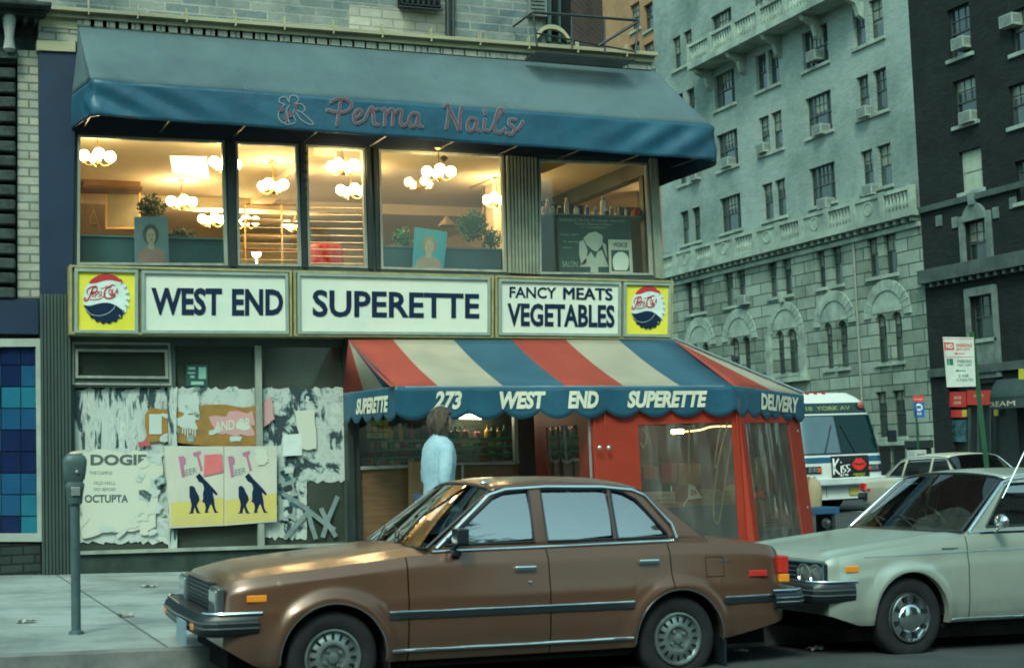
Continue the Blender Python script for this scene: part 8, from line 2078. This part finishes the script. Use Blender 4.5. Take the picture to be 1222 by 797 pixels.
    def jr(i, a):
        z, rx, ry = rings[i]; t = max(0, min(1, (z-.9)/.6)); cx = bx*t*1.0
        wv = 1+sum(.026*math.sin(n_*a+p_+f_*z) for p_, n_, f_ in fo)*(1 if z < 1.42 else .3); e = .85
        x = math.copysign(abs(math.cos(a))**e, math.cos(a)); y = math.copysign(abs(math.sin(a))**e, math.sin(a))
        return V((cx+x*rx*wv+(.012 if z > 1.2 else 0))*k, y*ry*wv*k, z*k)
    n_ = 28
    b.add([jr(i, 2*math.pi*j/n_) for i in range(len(rings)) for j in range(n_)], [(i*n_+j, i*n_+(j+1) % n_, (i+1)*n_+(j+1) % n_, (i+1)*n_+j) for i in range(len(rings)-1) for j in range(n_)])
    for i, s in enumerate((1, -1)):
        A, B_, C_ = (V(*J[q_ % i][:3]) for q_ in ('shd%d', 'elb%d', 'wri%d')); A = V(A.x+.005, A.y-s*.035*k, A.z-.005)
        pth = []; rr2 = []
        for j in range(9): t = j/8; pth.append(A.lerp(B_, t)+V(0, s*.012*math.sin(math.pi*t), 0)); rr2.append(lerp(.082, .060, t**.7)*k*(1+.05*math.sin(j*2.3+i)))
        for j in range(1, 8): t = j/7; pth.append(B_.lerp(C_, t)); rr2.append(lerp(.060, .046, t)*k*(1+.05*math.sin(j*2.9+i)))
        b.tube([A+V(0, -s*.05, .02)*k]+pth, [.05*k]+rr2, 14)
    b.build(topname, top, T, smooth=70, local=True)
    C = {}
    # trousers
    C = {'pel': (0, 0, .95*k, .145*k, .165*k)}; Et = []
    for i in (0, 1):
        p = J['hip%d' % i]; C['h%d' % i] = (p[0], p[1], p[2], .112*k); p = J['kne%d' % i]; C['k%d' % i] = (p[0], p[1], p[2], .085*k); p = J['ank%d' % i]; C['a%d' % i] = (p[0], p[1], p[2]+.03*k, .066*k); Et += [('pel', 'h%d' % i), ('h%d' % i, 'k%d' % i), ('k%d' % i, 'a%d' % i)]
    skinned('trousers', C, Et, trousers, T)
    for i in (0, 1):
        a = V(*J['ank%d' % i][:3]); t_ = V(*J['toe%d' % i][:3]); b = MB()
        b.tube([a+V(-.07, 0, -.045)*k, a+V(-.04, 0, -.03)*k, a+V(.03, 0, -.03)*k, t_+V(.0, 0, .006)*k, t_+V(.07, 0, 0)*k], [.03*k, .052*k, .048*k, .042*k, .02*k], 10); b.build('shoe', M_shoe, T, smooth=60, local=True)
    T.location = loc; T.rotation_euler.z = rotz
    return T, J
p = atD(523, 560, 12.9)
person('walking person with puffy brown hair and pale blue jacket behind the brown car', (p.x, p.y, gp(p.x)+.0), R(10), 1.70, mat('pale_blue_jacket', (.32, .45, .50), .85, c2=(.22, .34, .40), scale=5, bump=.3), M_jeans, mat('brown_hair', (.11, .085, .06), .75, c2=(.035, .03, .024), scale=26, stretch=(1, 1, .14), bump=.9, bscale=60), .10, .28, ((.10, -.03), (-.10, .0)))
T1_, J1 = person('person in a long tan coat behind the narrow vinyl window, back half turned', (11.0, 16.95, gp(10.9)), R(125), 1.64, mat('tan_coat', (.40, .33, .20), .85, c2=(.33, .27, .165), scale=5, bump=.3), M_darktr, mat('red_brown_hair', (.13, .06, .03), .7, bump=.5), .2, .05, ((.22, -.02), (.10, .02)), coat=.45, topname='coat')
T2_, J2 = person('person in a pale blue shirt standing outside beyond the porch', (12.28, 18.15, gp(12)), R(200), 1.66, mat('pale_shirt', (.45, .55, .58), .85, c2=(.38, .48, .52), bump=.2), M_jeans, mat('dark_hair', (.03, .025, .02), .8), .1, .08, ((.1, 0), (.05, 0)), topname='shirt')
b = MB(); c = atD(907, 591, 18.3)
for i in range(9):
    q = random.Random(i); b.ball(c+V(q.uniform(-.09, .09), q.uniform(-.03, .03), q.uniform(-.035, .035)), q.uniform(.03, .05), 8, sc=(1.2, 1, .8))
o = b.build('orange_bundle', mat('vivid_orange', (.85, .12, .03), .5), None, smooth=60); tag(o, 'vivid orange red bundle held at waist height behind the narrow vinyl window', 'bundle')
# ================================================================ camera, sky, sun
cd = bpy.data.cameras.new('camera'); co = bpy.data.objects.new('camera', cd); COL.objects.link(co)
cd.sensor_width = 36; cd.lens = FL/1222*36; cd.dof.use_dof = True; cd.dof.focus_distance = 19.5; cd.dof.aperture_fstop = 3.4; cd.clip_start = .1; cd.clip_end = 3000
Mx = Matrix((RGT, UPV, -FWD)).transposed(); co.matrix_world = Matrix.Translation(CAM) @ Mx.to_4x4()
sc.camera = co
SUN_EL, SUN_AZ = R(48), R(215)      # azimuth clockwise from +Y
w = bpy.data.worlds.new('World'); sc.world = w; w.use_nodes = True; nt = w.node_tree
bg = nt.nodes['Background']; sky = nt.nodes.new('ShaderNodeTexSky'); sky.sky_type = 'NISHITA'; sky.sun_disc = False; sky.sun_elevation = SUN_EL; sky.sun_rotation = SUN_AZ
sky.air_density = 1.2; sky.dust_density = 4.0; sky.ozone_density = 1.0
hs = nt.nodes.new('ShaderNodeHueSaturation'); hs.inputs['Saturation'].default_value = .45; nt.links.new(sky.outputs[0], hs.inputs['Color'])
mx = nt.nodes.new('ShaderNodeMix'); mx.data_type = 'RGBA'; mx.blend_type = 'MULTIPLY'; mx.inputs['Factor'].default_value = 1; mx.inputs['B'].default_value = (.60, 1.0, .95, 1)
nt.links.new(hs.outputs[0], mx.inputs['A']); nt.links.new(mx.outputs['Result'], bg.inputs['Color']); bg.inputs['Strength'].default_value = .14
sd_ = bpy.data.lights.new('sun', 'SUN'); sd_.energy = 1.1; sd_.angle = R(14); sd_.color = (1, .93, .76); so_ = bpy.data.objects.new('sun', sd_); COL.objects.link(so_)
dv = V(math.sin(SUN_AZ)*math.cos(SUN_EL), math.cos(SUN_AZ)*math.cos(SUN_EL), math.sin(SUN_EL)); so_.rotation_euler = dv.to_track_quat('Z', 'Y').to_euler()
vs_ = sc.view_settings; sc.display_settings.display_device = 'sRGB'; vs_.view_transform = 'Standard'; vs_.look = 'None'; vs_.exposure = .9; vs_.gamma = 1; vs_.use_curve_mapping = False
cy = sc.cycles; cy.use_denoising = True; cy.filter_width = 1.8; cy.max_bounces = 8; cy.transparent_max_bounces = 16; cy.diffuse_bounces = 3; cy.glossy_bounces = 4; cy.sample_clamp_indirect = 4
